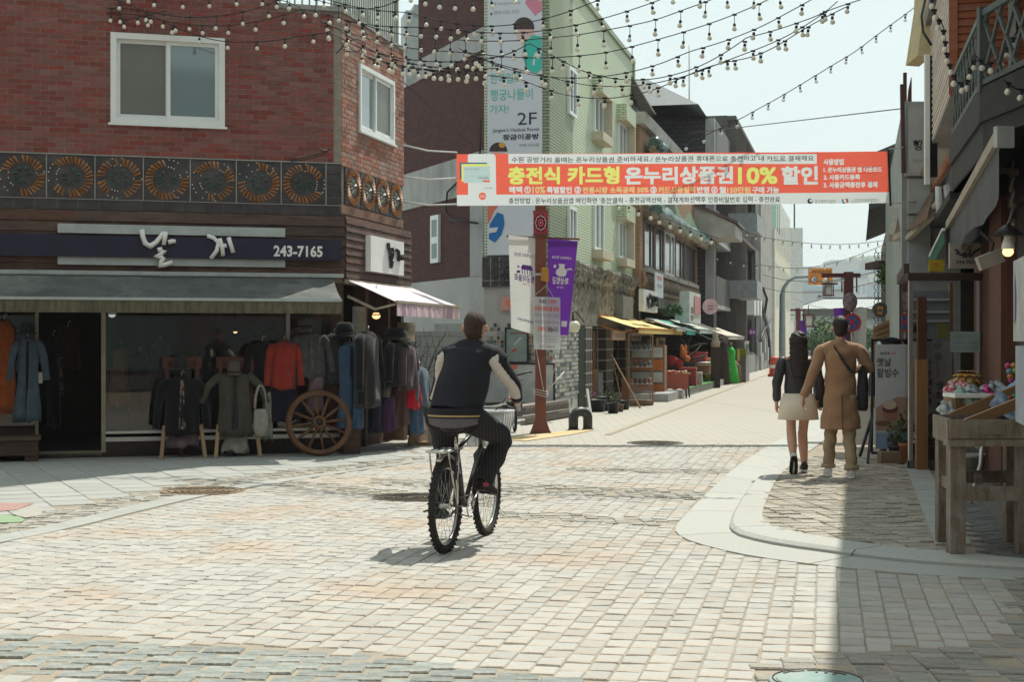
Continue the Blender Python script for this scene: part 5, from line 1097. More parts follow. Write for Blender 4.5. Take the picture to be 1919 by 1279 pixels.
# traditional roofed gate house across the end of the street
tr = empty('tiled_roof_house',at(1570,620,126),'long low house with a grey tiled traditional roof closing the street','building'); tile = BR('grey roof tile',(.40,.42,.41),(.35,.37,.365),(.25,.27,.27),.28,3,.06,.7,.6,damt=.2); Z1 = 126
q = lambda x,y,Z=Z1: at(x,y,Z)
b = MB(); b.add([q(1478,579,124),q(1700,579,124),q(1655,560,128),q(1540,560,128),q(1478,575,134),q(1700,575,134)],[(0,1,2,3),(0,3,4),(1,5,2)]); b.build('roof',tile,tr)
b = MB(); b.tube([q(1533,556,128),q(1541,560,128),q(1600,561,128),q(1655,560,128),q(1664,557,128)],[.28,.2,.18,.2,.28],6); b.tube([q(1541,560,128),q(1512,571,126),q(1480,581,124)],.18,6); b.tube([q(1655,560,128),q(1680,572,126),q(1702,581,124)],.18,6); b.build('ridge',M('ridge tile',(.12,.13,.13),.8),tr)
b = MB(); b.box((q(1590,600).x,127,3.9),(9.8,4,1.0)); b.build('eave_beam',M('grey green beam',(.17,.19,.175),.8),tr); b = MB(); b.box((q(1590,600).x,127.5,1.7),(9.4,3,3.5)); b.build('wall',M('whitewashed wall',(.52,.58,.60),.7),tr); b = MB(); b.box((q(1590,660).x,125,.3),(11,.6,.6)); b.build('base',M('stone base',(.2,.2,.19),.9),tr)
# ------------------------------------------------------------------ street banner across the road
def CLOTH(name,col,tr=.45):
    m = bpy.data.materials.new(name); m.use_nodes = True; MATS[name] = m; t = m.node_tree; L = t.links.new
    d = t.nodes['Principled BSDF']; d.inputs['Base Color'].default_value = (*col,1); d.inputs['Roughness'].default_value = .7; d.inputs['Specular IOR Level'].default_value = .15
    tc = t.nodes.new('ShaderNodeTexCoord'); nz = t.nodes.new('ShaderNodeTexNoise'); nz.inputs['Scale'].default_value = 1.6; mp = t.nodes.new('ShaderNodeMapping'); mp.inputs['Scale'].default_value = (.4,1,5); L(tc.outputs['Object'],mp.inputs[0]); L(mp.outputs[0],nz.inputs['Vector'])
    bp = t.nodes.new('ShaderNodeBump'); bp.inputs['Strength'].default_value = 1.0; bp.inputs['Distance'].default_value = .05; L(nz.outputs[0],bp.inputs['Height']); L(bp.outputs[0],d.inputs['Normal'])
    x = t.nodes.new('ShaderNodeBsdfTranslucent'); x.inputs[0].default_value = (*col,1); mi = t.nodes.new('ShaderNodeMixShader'); mi.inputs[0].default_value = tr; o = t.nodes['Material Output']
    L(d.outputs[0],mi.inputs[1]); L(x.outputs[0],mi.inputs[2]); L(mi.outputs[0],o.inputs[0]); return m
BZ = 23.6; FQ = Frame((0,BZ,0),(1,0,0))
tilt = 5/806
fq = lambda x,y,c=0: FQ.ab(x,y + (x - 856)*tilt,c)
c_red,c_white = CLOTH('banner red',(.86,.15,.10),.55),CLOTH('banner white',(.72,.76,.76),.55)
c_yel,c_cream,c_ink,c_pale = CLOTH('banner yellow',(.78,.82,.22),.55),CLOTH('banner cream',(.85,.62,.30)),M('banner ink',(.035,.03,.035),.8),CLOTH('banner pale',(.56,.72,.72))
q0,q1 = fq(856,386),fq(1667,284)
bn = empty('street_banner',FQ.p(q0[0],(q0[1] + q1[1])/2),'long red and white cloth banner with Korean writing stretched across the street','banner')
zs = fq(856,365.5)[1]
rip = lambda a,z: .018*math.sin(a*2.1) + .008*math.sin(a*7 + z*9)
LAY = []                                                # print layers of the cloth: (polygon, material index); a later one lies over an earlier one
BM_ = [c_red,c_white]
def mi_(m):
    if m not in BM_: BM_.append(m)
    return BM_.index(m)
W_ = q0[0]
for k in range(24):
    xa,xb = q0[0] + (q1[0] - q0[0])*k/24,q0[0] + (q1[0] - q0[0])*(k + 1)/24
    LAY.append(([(xa,zs),(xb,zs),(xb,q1[1]),(xa,q1[1])],0)); LAY.append(([(xa,q0[1]),(xb,q0[1]),(xb,zs),(xa,zs)],1))
CELLS = []
def btext(s,m,x0,y0,x1,y1,bold=0,bgm=None):
    k = mi_(m); a_,b_ = fq(x0,y1),fq(x1,y0); sh_ = [(0,0)]
    if bold > .03: d = (b_[1] - a_[1])*.045; sh_ = [(0,0),(d,d),(-d,-d),(d,-d),(-d,d)]
    elif bold: d = (b_[1] - a_[1])*.03; sh_ = [(0,0),(d,d)]
    CELLS.append((a_,b_,k,[[(x + dx,y + dy) for x,y in p] for dx,dy in sh_ for p in text(None,s,None,None,(*a_,*b_))],mi_(bgm or c_red)))
def bflat(pts,m,nm=None,c=0): LAY.append(([fq(*p) for p in pts],mi_(m)))
def brect(x0,y0,x1,y1,m,nm,c=.006):
    bflat([(x0,y0),(x1,y0),(x1,y1),(x0,y1)],m)
brect(953,288.5,1531,307,c_white,'printed_strip')
btext('수원 공방거리 올때는 온누리상품권 준비하세요./ 온누리상품권 휴대폰으로 충전하고 내 카드로 결재해요',c_ink,959,291.5,1525,305,.022,c_white)
btext('충전식 카드형',c_yel,953,312.5,1160,345,.05); btext('온누리상품권',c_white,1172,312.5,1373,345,.05); btext('10%',c_yel,1384,314,1456,344,.05); btext('할인',c_white,1466,312,1532,345,.05)
for s_,x0,x1,m_ in (('혜택',954,978,c_white),('①',983,994,c_white),('10%',998,1021,c_cream),('특별할인',1025,1071,c_white),('②',1077,1088,c_white),('전통시장 소득공제 50%',1092,1215,c_cream),('③',1219,1230,c_white),('카드사용실적',1234,1302,c_cream),('반영',1306,1328,c_white),('④',1333,1344,c_white),('월',1348,1360,c_white),('150만원',1363,1406,c_cream),('구매 가능',1410,1460,c_white)):
    btext(s_,m_,x0,350,x1,362,.04)
btext("충전방법 : 온누리상품권앱 메인화면 '충전'클릭 - 충전금액선택 - 결재계좌선택후 인증비밀번호 입력 - 충전완료",c_ink,953,368.5,1462,382,.022,c_white)
btext('사용방법',c_white,1544,298,1581,309,.04); btext('1. 온누리상품권 앱 다운로드',c_white,1544,313,1652,323,.04); btext('2. 사용카드등록',c_white,1544,327,1611,337,.04); btext('3. 사용금액충전후 결제',c_white,1544,341,1643,352,.04)
btext('중소벤처기업부',grey_ink,1527,374,1566,381,0,c_white); btext('소상공인시장진흥공단',grey_ink,1594,374,1646,381,0,c_white)
circ = lambda x,y,r,n=18,ry=None: [(x + r*math.cos(2*math.pi*i/n),y + (ry or r)*math.sin(2*math.pi*i/n)) for i in range(n)]
bflat(circ(1518,377,5),pr('navy',(.03,.07,.2)),'printed_mark'); bflat(circ(1519.5,376,2.6),c_white,'printed_mark',.01)
bflat([(1577,373),(1580,373),(1581,379),(1585,380),(1584,383),(1579,382)],pr('sky',(.05,.35,.65)),'printed_mark'); bflat([(1583,372),(1589,373),(1590,379),(1586,381),(1586,376)],pr('orange',(.8,.25,.05)),'printed_mark')
bflat([(877,386),(877,292),(880,288.5),(925,288.5),(929,293),(930,386)],c_white,'printed_phone'); 
bflat([(862,305),(913,305),(913,307.5),(865,307.5),(865,336),(862,336)],pr('cardblue',(.10,.25,.6)),'printed_card',.009); bflat([(865,307.5),(916,307.5),(916,312),(869,312),(869,340),(865,340)],c_yel,'printed_card',.009); brect(869,312,918,343,c_pale,'printed_card',.01)
btext('100,000',grey_ink,896,331,916,337,0,c_pale); btext('100,000',grey_ink,907,351,923,355,0,c_white); bflat([(904.5,338),(918,338),(918,341.5),(904.5,341.5)],c_red,'printed_mark',.014); bflat(circ(904,368,7),c_red,'printed_mark',.012); btext('onn',c_white,899,366,909,371,0,c_red); btext('온누리 상품권',grey_ink,872,316,899,319,0,c_pale)
from mathutils.geometry import delaunay_2d_cdt
bm_ = MB()
def cut(layers,skip=None):
    vs,fs = [],[]
    for p,k in layers:
        ar = sum(p[i][0]*p[(i + 1) % len(p)][1] - p[(i + 1) % len(p)][0]*p[i][1] for i in range(len(p)))
        if abs(ar) < 1e-9: continue
        if ar < 0: p = p[::-1]
        n = len(vs); vs += [V((max(min(x,q1[0]),q0[0]),max(min(y,q1[1]),q0[1]))) for x,y in p]; fs.append((list(range(n,n + len(p))),k))
    ed = [(f[i],f[(i + 1) % len(f)]) for f,k in fs for i in range(len(f))]
    ov,oe,of,_,_,_ = delaunay_2d_cdt(vs,ed,[],0,1e-5,False)
    bk = {}; big = []
    for f,k in fs:
        P_ = [vs[i] for i in f]; xs = [p.x for p in P_]; ys = [p.y for p in P_]
        if (max(xs) - min(xs))*(max(ys) - min(ys)) > .02: big.append((P_,k)); continue
        it = (P_,k)
        for c in range(int(min(xs)*60 + 900),int(max(xs)*60 + 900) + 1):
            for d in range(int(min(ys)*60),int(max(ys)*60) + 1): bk.setdefault((c,d),[]).append(it)
    n = len(bm_.v); bm_.v += [tuple(FQ.p(p.x,p.y,rip(p.x - q0[0],0))) for p in ov]
    for f_ in of:
        x = sum(ov[i].x for i in f_)/len(f_); y = sum(ov[i].y for i in f_)/len(f_); k = None
        for p,kk in reversed(bk.get((int(x*60 + 900),int(y*60)),[])):
            if inpoly(x,y,p): k = kk; break
        else:
            for p,kk in reversed(big):
                if inpoly(x,y,p): k = kk; break
        if k is not None and k != skip: bm_.f.append([i + n for i in f_]); bm_.m.append(k); bm_.s.append(False)
mg = .008
for a_,b_,k,polys,bg_k in CELLS:
    r_ = [(a_[0] - mg,a_[1] - mg),(b_[0] + mg,a_[1] - mg),(b_[0] + mg,b_[1] + mg),(a_[0] - mg,b_[1] + mg)]
    n = max(1,int((b_[0] - a_[0])/.35)); w_ = (r_[1][0] - r_[0][0])/n
    cut([([(r_[0][0] + w_*i,r_[0][1]),(r_[0][0] + w_*(i + 1),r_[0][1]),(r_[0][0] + w_*(i + 1),r_[2][1]),(r_[0][0] + w_*i,r_[2][1])],bg_k) for i in range(n)] + [(p,k) for p in polys])
    LAY.append((r_,-1))
cut(LAY,-1)
bm_.build('cloth',BM_,bn)
b = MB(); b.bar(FQ.p(*fq(1665,280),.01),FQ.p(*fq(1668,386),.01),.03); b.build('end_stick',black_paint,bn)
bn.rotation_euler.y = -math.atan(tilt)
rope = M('white rope',(.60,.60,.57),.8)
pl = FS.p(3.2,0,-.19)
for k,(y0,y1) in enumerate(((286,270),(334,330),(383,377))):
    b = MB(); A = at(857,y0,BZ); Bq = V((pl.x,pl.y,H + (CY - y1)*pl.y/F)); mid = A.lerp(Bq,.5) - V((0,0,.04)); b.tube([A,mid,Bq],.014,5); 
    for j in range(6): t = j*1.05; b.bar(Bq + V((.02,-.06,0)),Bq + V((.02 + .09*math.cos(t),-.06,.09*math.sin(t))),.012)
    b.build('rope',rope,None,['top white rope tying the banner to the drain pipe','middle white rope tying the banner to the drain pipe','lowest white rope tying the banner to the drain pipe'][k],'rope','ropes of the street banner')
for k,(y0,y1,x1,Z1) in enumerate(((280,274,1705,24.0),(382,378,1725,24.0))):
    b = MB(); b.tube([at(1665,y0,BZ),at(x1,y1,Z1)],.01,5); b.build('rope',rope,None,['upper white rope tying the banner to the sign tower','lower white rope tying the banner to the sign tower'][k],'rope','ropes of the street banner')
b = MB(); b.tube([at(757,155,22.6),at(893,279,30.1)],.008,4); b.build('wire',black_paint,None,'thin straight wire slanting down from the clothes shop to the tall banner','wire')
# ------------------------------------------------------------------ banner pole
rb_ = M('red brown post',(.20,.065,.045),.55,(.165,.05,.035),3,.05,30)
def mark(parent,fr,rects,m,c):
    for pts in rects:
        b = MB(); b.poly([fr.p(*fr.ab(x,y,c),c) for x,y in pts]); o = b.build('printed_mark',m,parent)
        if o.data.polygons[0].normal.dot(fr.n) < 0: o.data.flip_normals()
PZ = 24.5; FP = Frame((0,PZ,0),(1,0,0)); px_ = at(1013,600,PZ).x
po = empty('banner_pole',(px_,PZ,0),'square red brown pole with flared foot carrying a white and a purple banner','pole')
b = MB(); b.box((px_,PZ,2.1),(.175,.175,4.2)); b.build('shaft',rb_,po)
b = MB(); b.box((px_,PZ,.115),(.32,.32,.19),top=.58); b.box((px_,PZ,.012),(.34,.34,.022)); b.build('foot',rb_,po)
b = MB(); zb = FP.ab(1013,443)[1]; b.bar((px_ - .56,PZ,zb),(px_ + .64,PZ,zb - .05),.03); b.bar((px_ - .5,PZ,FP.ab(1013,625)[1]),(px_,PZ,FP.ab(1013,625)[1]),.02); b.build('arm',rb_,po)
lb = empty('lantern_box',FP.p(px_,FP.ab(1013,420)[1],.1),'small square lantern box with pink and black folk pattern near the top of the pole','lantern'); zc = FP.ab(1013,419)[1]; b = MB(); b.box((px_,PZ - .02,zc),(.235,.235,.36)); b.build('case',M('lantern case',(.35,.05,.09),.6),lb)
FL2 = Frame((0,PZ - .142,0),(1,0,0)); xs_ = px_
ringm = [pr('black',(.02,.02,.025)),pr('pinkred',(.62,.08,.16)),pr('palepink',(.60,.42,.46)),pr('black',(.02,.02,.025)),pr('pinkred',(.62,.08,.16)),pr('black',(.02,.02,.025)),pr('palepink',(.6,.42,.46))]
for k,(r_,m_) in enumerate(zip((.110,.098,.088,.076,.05,.028,.014),[MATS['print black'],MATS['print pinkred'],MATS['print palepink'],MATS['print black'],MATS['print pinkred'],MATS['print black'],MATS['print palepink']])):
    n = 24; b = MB(); b.poly([(xs_ + r_*(1 + (.10 if k in (1,3,4) else 0)*math.cos(8*t))*math.cos(t),PZ - .141 - .002*k,zc + 1.35*r_*(1 + (.1 if k in (1,3,4) else 0)*math.cos(8*t))*math.sin(t)) for t in [2*math.pi*i/n for i in range(n)]]); o = b.build('printed_ring',m_,lb)
    if o.data.polygons[0].normal.y > 0: o.data.flip_normals()
b = MB(); b.box((px_,PZ - .02,zc + .19),(.25,.25,.02)); b.box((px_,PZ - .02,zc - .19),(.25,.25,.02)); b.build('trim',rb_,lb)
def hang(name,pts,m,lab,cat='banner',Z=PZ - .05,amp=.03,group=None):
    """hanging cloth through four corner pixels tl, tr, br, bl"""
    e = empty(name,at(*pts[0],Z),lab,cat,group); P4 = [at(*p,Z) for p in pts]
    b = MB(); f = lambda u,v: P4[0].lerp(P4[1],u).lerp(P4[3].lerp(P4[2],u),v) + V((0,-amp*(math.sin(u*5 + v*3)*v + .5*math.sin(v*9 + u*2)*v),0))
    b.grid(lambda u,v: f(u,1 - v),10,16); b.build('cloth',m,e); return e,f
def onhang(e,f,s,m,u0,v0,u1,v1,bold=.02,mirror=False,off=.018):
    o = text(e,s,m,None,(0,0,1,1),bold,mtx=Matrix())
    for v in o.data.vertices:
        u = u0 + (u1 - u0)*((1 - v.co.x) if mirror else v.co.x); w = v1 - (v1 - v0)*v.co.y; p = f(u,w); v.co = p + V((0,-off,0))
    return o
def onpoly(e,f,pts,m,off=.018,nm='printed_mark'):
    b = MB(); b.poly([f(*p) + V((0,-off,0)) for p in pts]); o = b.build(nm,m,e)
    if o.data.polygons[0].normal.y > 0: o.data.flip_normals()
purp = pr('purple',(.13,.035,.26))
c_wb,c_pb = CLOTH('white flag',(.70,.70,.68),.4),CLOTH('purple flag',(.13,.03,.30),.35)
e,f = hang('hanging_banner',[(953,441),(1002,446),(1003,628),(958,615)],c_wb,'white hanging banner with purple pavilion print left of the red brown pole'.replace('left of','on'))
onhang(e,f,'수원특례시 행궁동',purp,.2,.175,.95,.215,.01,True); onhang(e,f,'행궁마을로',purp,.18,.40,.98,.475,.02,True); onhang(e,f,'오세요',coral_p,.5,.485,.8,.51,.01,True); onhang(e,f,'행궁동주민센터',purp,.28,.865,.95,.895,.02,True)
onpoly(e,f,[(.45,.33),(.52,.295),(.86,.295),(.93,.335),(.9,.345),(.48,.345)],purp)
for u in (.5,.6,.7,.8,.88): onpoly(e,f,[(u - .015,.345),(u + .02,.345),(u + .02,.395),(u - .015,.395)],purp)
onpoly(e,f,[(.28,.37),(.42,.36),(.42,.385),(.28,.395)],purp); onpoly(e,f,[(.3,.32),(.38,.31),(.4,.33),(.32,.335)],purp)
e,f = hang('hanging_banner',[(1027,447),(1083,452),(1065,629),(1026,628)],c_pb,'purple hanging banner with white pot print on the red brown pole')
wi = pr('whiteink',(.72,.70,.74))
onhang(e,f,'수원특례시 행궁동',wi,.14,.175,.85,.205,.02,True); onhang(e,f,'화성행궁',wi,.17,.395,.8,.47,.03,True); onhang(e,f,'행궁마을',wi,.35,.49,.62,.51,.01,True)
onpoly(e,f,[(.38,.255),(.62,.255),(.6,.29),(.7,.32),(.7,.36),(.62,.385),(.4,.385),(.3,.36),(.3,.33),(.42,.29)],wi); onpoly(e,f,[(.7,.30),(.85,.29),(.92,.315),(.8,.305),(.72,.325)],wi); onpoly(e,f,[(.22,.27),(.3,.265),(.3,.3),(.2,.3)],wi); onpoly(e,f,[(.63,.85),(.88,.85),(.88,.91),(.63,.91)],wi)
e,f = hang('paper_notice',[(999,556),(1050,558),(1050,657),(1000,655)],c_white,'white notice sheet about parking cameras tied low on the red brown pole','notice',PZ - .2,.015)
onhang(e,f,'이곳은',c_ink,.22,.05,.5,.12,.02); onhang(e,f,'고정형',c_red,.53,.05,.85,.12,.02); onhang(e,f,'단속카메라를 운영',c_red,.05,.18,.95,.27,.02); onhang(e,f,'점심시간(11:30~13:30)',grey_ink,.06,.31,.95,.39,.0); onhang(e,f,'저녁시간(17:30~20:30)',grey_ink,.06,.44,.95,.52,.0); onhang(e,f,'단속하지',c_red,.14,.56,.48,.66,.02); onhang(e,f,'않습니다',c_ink,.53,.56,.92,.66,.02)
for k,v_ in enumerate((.73,.78,.83)): onhang(e,f,'시민 여러분의 많은 협조 바랍니다',grey_ink,.1,v_,.9,v_ + .03,0)
onhang(e,f,'수원시 팔달구',c_ink,.22,.92,.8,.96,0)
b = MB(); k0_ = at(1024,535,PZ - .12); b.tube([f(.02,0),k0_,f(.75,0)],.006,4); b.build('string',rope,e)
b = MB()
for z_ in (.62,.66,.7): b.tube([V((px_ + .13*math.cos(t),PZ + .13*math.sin(t),z_ + .02*math.sin(t*2))) for t in [i*.6283 for i in range(10)]],.007,4,closed=True)
b.tube([f(.1,1),V((px_ + .05,PZ - .13,.68))],.006,4); b.tube([f(.97,1),V((px_ + .12,PZ - .12,.68))],.006,4); b.tube([V((px_ + .12,PZ,.7)),V((px_ + .4,PZ + .3,1.0))],.01,4); b.build('tie_rope',rope,None,'pale rope wound round the lower part of the red brown pole','rope')
e = empty('junction_box',FP.p(*FP.ab(1020,515),.1),'small orange yellow plastic box strapped on the red brown pole','box'); a0,z0 = FP.ab(1013,527); a1,z1 = FP.ab(1028,503); b = MB(); b.hexa([FP.p(a0,z0,.2),FP.p(a1,z0 - .02,.16),FP.p(a1,z0,.09),FP.p(a0,z0,.09),FP.p(a0 + .02,z1,.18),FP.p(a1,z1 - .02,.14),FP.p(a1,z1,.09),FP.p(a0,z1,.09)]); b.build('case',M('orange plastic',(.55,.27,.05),.5),e); b = MB(); b.bar(FP.p(a0 - .1,(z0 + z1)/2,.1),FP.p(a1,(z0 + z1)/2,.1),.04); b.build('strap',steel,e)
# globe lamp, arch bollard
q = at(1076,612,28.6); e = empty('globe_lamp',q,'white globe wall lamp on a curled black bracket beside the purple banner','lamp'); b = MB(); b.ball(q,.115,n=16,k=12); b.build('globe',M('opal globe',(.70,.66,.52),.4,(.66,.61,.47)),e); b = MB(); b.tube([q + V((.25,1.2,.1)),q + V((.05,.5,.3)),q + V((-.03,.05,.28)),q + V((-.02,0,.12))],.02,6); b.lathe([(.05,-.02),(.05,.03)],q + V((0,0,.1)),10); b.build('bracket',black_paint,e)
c = G(1088,806); e = empty('arch_bollard',c,'dark grey metal arch bollard at the edge of the road beside the pole','bollard'); b = MB(); d_ = V((.96,-.28,0)).normalized()*.115; d_ = V((.9,.45,0)).normalized()*.14; b.tube([c - d_ + UP*0,c - d_ + UP*.15] + [c - d_*math.cos(t) + UP*(.2 + .11*math.sin(t)) for t in [i*math.pi/8 for i in range(9)]] + [c + d_ + UP*.15,c + d_],.082,12); b.build('arch',M('dark bollard metal',(.075,.075,.078),.45,(.05,.05,.052),4,metal=.5),e); b = MB(); 
for s in (-1,1): b.lathe([(.10,0),(.10,.015),(.085,.02)],c + d_*s,14)
b.build('foot_ring',iron,e)
# ------------------------------------------------------------------ planters and goods along the shops
def plant_tuft(name,c,r,h,m,lab,cat='plant',n=60,leaf=.05,parent=None,seed=1,group=None,up=.5):
    rr = random.Random(seed); b = MB()
    for i in range(n):
        d = V((rr.gauss(0,1),rr.gauss(0,1),rr.uniform(.1,1.6))); d = d.normalized(); L = rr.uniform(.4,1); p = c + V((d.x*r*L,d.y*r*L,d.z*h*L)); t = d.cross(V((rr.uniform(-1,1),rr.uniform(-1,1),rr.uniform(-.5,1)))).normalized(); w = t.cross(d); s = leaf*rr.uniform(.6,1.3)
        b.add([p,p + t*s*.45 + d*s*.6,p + d*s*1.5 + V((0,0,-.2*s)),p - t*s*.45 + d*s*.6],[(0,1,2,3)],i % 2)
        if i % 3 == 0: b.tube([c,c.lerp(p,.5) + V((0,0,.02)),p],.004,3,2,cap=False)
    mats = [m,M('leaf dark ' + m.name,tuple(x*.55 for x in m['base']) if 'base' in m else (.03,.06,.02),.7),M('stem',(.10,.075,.045),.8)]
    return b.build(name,mats,parent,lab if parent is None else None,cat if parent is None else None,group)
lf1 = M('leaf green',(.075,.13,.04),.6,(.05,.10,.03),9); lf2 = M('leaf yellow green',(.16,.20,.06),.6,(.10,.14,.04),9)
plant_tuft('garland',garland_at - UP*.15,.24,.34,M('garland green',(.05,.17,.06),.8,(.03,.10,.04),9),*GARLAND,n=170,leaf=.075,seed=17)
def pot(px,py,r,h,m,lab,plant=None,flare=1.25,group='plant pots along the shops',name='plant_pot',seed=0,ph=.22,z=0,prof=None):
    c = G(px,py) + UP*z; e = empty(name,c,lab,'plant pot',group); b = MB()
    b.lathe(prof or [(r/flare,0),(r*.97,h*.86),(r*1.06,h*.87),(r*1.06,h),(r*.94,h),(r*.9,h*.9),(0,h*.88)],c,16); b.build('pot',m,e)
    if plant: plant_tuft('plant',c + UP*h*.9,r*1.1,ph,plant,'',n=50,leaf=.05,parent=e,seed=seed)
    return e
greyp,blackp,terra,stonep = M('grey plastic pot',(.33,.33,.31),.6),M('black plastic pot',(.022,.022,.024),.5),M('terracotta',(.36,.13,.065),.8,(.28,.10,.05),5),M('cream stone urn',(.46,.41,.31),.8,(.37,.33,.25),6,.2)
e = pot(1060,771,.155,.31,greyp,'grey bucket pot with a dry twig beside the timber steps',None); b = MB(); c = G(1060,771)
for i in range(7): b.tube([c + UP*.28,c + V((random.uniform(-.1,.1),random.uniform(-.1,.1),.6)),c + V((random.uniform(-.18,.18),random.uniform(-.1,.1),1.0))],[.012,.008,.004],5)
b.tube([c + V((-.03,0,.28)),c + V((-.06,0,.8)),c + V((.02,0,1.5))],.022,6); b.build('twig',M('twig bark',(.10,.055,.04),.9),e)
pot(1091,764,.19,.36,stonep,'cream stone urn planter with low green plants',lf2,prof=[(.11,0),(.12,.03),(.07,.07),(.07,.13),(.15,.2),(.19,.3),(.2,.36),(.17,.36),(0,.33)],ph=.14)
for i,(px,py,r,h,m_,pl_,lab) in enumerate(((1119,772,.2,.26,blackp,None,'wide black tub beneath the yellow awning'),(1136,770,.2,.30,blackp,lf1,'tall black pot with a dark plant under the yellow awning'),(1149,775,.13,.22,blackp,lf2,'black pot with pale yellow green shrub nearest the road'),(1160,772,.11,.16,M('brown pot',(.12,.075,.05),.7),None,'small brown pot next to the yellow green shrub'),(1170,768,.12,.2,blackp,None,'empty black pot by the leaning brown board'),(1208,752,.26,.24,M('mauve tub',(.10,.075,.075),.6),None,'round mauve brown tub under the glass cabinet'),(1196,748,.14,.22,M('white pot',(.5,.5,.47),.5),lf1,'white pot with plant in front of the glass cabinet'))): pot(px,py,r,h,m_,lab,pl_,seed=i,ph=.28)
b = MB(); c = G(1108,782); b.bar(c + V((0,0,0)),c + V((-.08,.05,.56)),.07,.02); b.build('slim_board',white_paint,None,'slim white board leaning upright beside the stone urn','board')
def lean_board(px,py,w,h,m,lab,lean=.12,rz=0,fr=True,name='leaning_board',t=.025):
    c = G(px,py); e = empty(name,c,lab,'board'); u = V((math.cos(rz),math.sin(rz),0)); n_ = V((-math.sin(rz),math.cos(rz),0)); b = MB(); b.box(c + UP*h/2 + n_*lean/2,(w,t,h),ax=(u,(n_ - UP*lean/h).normalized(),(UP + n_*lean/h).normalized())); b.build('panel',m,e)
    if fr: b = MB(); o = c - n_*.02; b.bar(o - u*w/2,o - u*w/2 + UP*h + n_*lean,.03); b.bar(o + u*w/2,o + u*w/2 + UP*h + n_*lean,.03); b.build('frame',tanwood,e)
    return e
lean_board(1174,757,.2,.62,M('orange brown board',(.30,.11,.05),.6),'orange brown leaning signboard with a dark emblem',.1); lean_board(1124,757,.16,.75,M('pale poster',(.5,.53,.55),.6),'narrow pale poster board leaning beside the tan door',.08,fr=False); lean_board(1113,760,.22,.85,tanwood,'plain tan board standing by the bottle green post',.05,fr=False)
e = empty('easel',G(1195,765),'thin wooden easel pole leaning out to the road','easel'); c = G(1200,766); b = MB(); b.bar(c,c + V((-.62,.5,1.2)),.03); b.build('leg',tanwood,e); b = MB(); b.bar(c + V((-.35,.5,0)),c + V((-.60,.5,1.15)),.025); b.build('leg',tanwood,e)
# glass cabinet, white easel, table and dolls
c = street(-5.0,35.3); e = empty('glass_cabinet',c,'tall glass cabinet with shelves of small wares under the yellow awning','cabinet'); b = MB()
for i in (-1,1):
    for j in (-1,1): b.box(c + V((i*.28,j*.28,.85)),(.03,.03,1.6))
b.box(c + UP*1.66,(.6,.6,.03)); b.box(c + UP*.06,(.6,.6,.1)); b.build('frame',tanwood,e)
for z_ in (.5,.9,1.3):
    b = MB(); b.box(c + UP*z_,(.56,.56,.015)); b.build('shelf',white_paint,e); b = MB()
    for i in range(5): b.lathe([(.04,0),(.045,.1),(.02,.13)],c + V((-.22 + i*.11,random.uniform(-.2,.1),z_ + .01)),8)
    b.build('small_wares',M('wares %d' % int(z_*10),random.choice([(.4,.38,.34),(.2,.25,.25),(.45,.2,.1)]),.5),e,kind='stuff')
b = MB(); b.box(c + V((0,-.29,.85)),(.54,.006,1.56)); b.build('glass',shopglass,e)
lean_board(1225,741,.34,1.0,M('grey white board',(.42,.44,.43),.6),'pale grey board on a white easel beside the red table',.3)
def table(px,py,w,d,h,m,lab,name='table',legm=None):
    c = G(px,py); c = c + ST*d/2; e = empty(name,c,lab,'table'); u,v = SN,ST; b = MB(); b.box(c + UP*(h - .02),(w,d,.04),ax=(u,v,UP)); b.build('table_top',m,e)
    for i in (-1,1):
        for j in (-1,1): b = MB(); b.bar(c + u*(i*w*.45) + v*(j*d*.45),c + u*(i*w*.4) + v*(j*d*.4) + UP*(h - .04),.03); b.build('leg',legm or black_paint,e)
    return e,c
e,c = table(1262,747,.75,.8,.66,tanwood,'small table with red printed cloth standing out by the road'); b = MB(); b.grid(lambda u,v: c + SN*((u - .5)*.8) - ST*.42 + UP*(.66 - .42*v + .02*math.sin(u*20)),16,3); b.build('table_cloth',M('red printed cloth',(.42,.07,.045),.9,(.30,.14,.09),22),e)
rr = random.Random(4); b = MB()
for i in range(26): b.ball(c + SN*rr.uniform(-.33,.33) + ST*rr.uniform(-.35,.3) + UP*.69,rr.uniform(.03,.06),(1,1,.7),6,rr.randrange(3))
b.build('small_goods',[M('goods red',(.5,.05,.04),.6),M('goods cream',(.55,.48,.36),.6),M('goods orange',(.55,.2,.05),.6)],None,'heap of small red and cream trinkets on the roadside table','goods',kind=None)
pl_ = empty('shop_platform',street(-4.9,46),'raised green edged stone platform in front of the shops','platform'); b = MB(); b.prism([street(-4.55,37),street(-4.45,52),street(-5.9,52),street(-5.9,37)],(0,0,.2)); b.build('slab',concrete,pl_); b = MB(); b.prism([street(-4.50,41) + UP*.201,street(-4.42,50) + UP*.201,street(-5.5,50) + UP*.201,street(-5.5,41) + UP*.201],(0,0,.015)); b.build('green_mat',M('artificial turf',(.05,.20,.05),.9,(.08,.25,.07),20),pl_)
def blob(name,c,parts,lab,cat,group=None):
    e = empty(name,c,lab,cat,group)
    for nm,m_,bl in parts:
        b = MB()
        for (x,y,z,r,*sc) in bl: b.ball(c + SN*x + ST*y + UP*z,r,sc[0] if sc else (1,1,1),10)
        b.build(nm,m_,e)
    return e
orng,redd = M('orange plush',(.60,.18,.05),.9),M('red plush',(.36,.03,.03),.9)
c = street(-5.15,42.5) + UP*.75
blob('stuffed_doll',c,[('body',redd,[(0,0,.2,.2,(1,1,.8)),(.2,0,.12,.15)]),('head',orng,[(.34,.1,.42,.11,(1,1,1.5)),(.46,0,.26,.09)]),('ear',orng,[(.29,.1,.58,.045,(1,1,2)),(.4,.1,.56,.045,(1,1,2))])],'red and orange stuffed rabbit doll on the goods rack','doll')
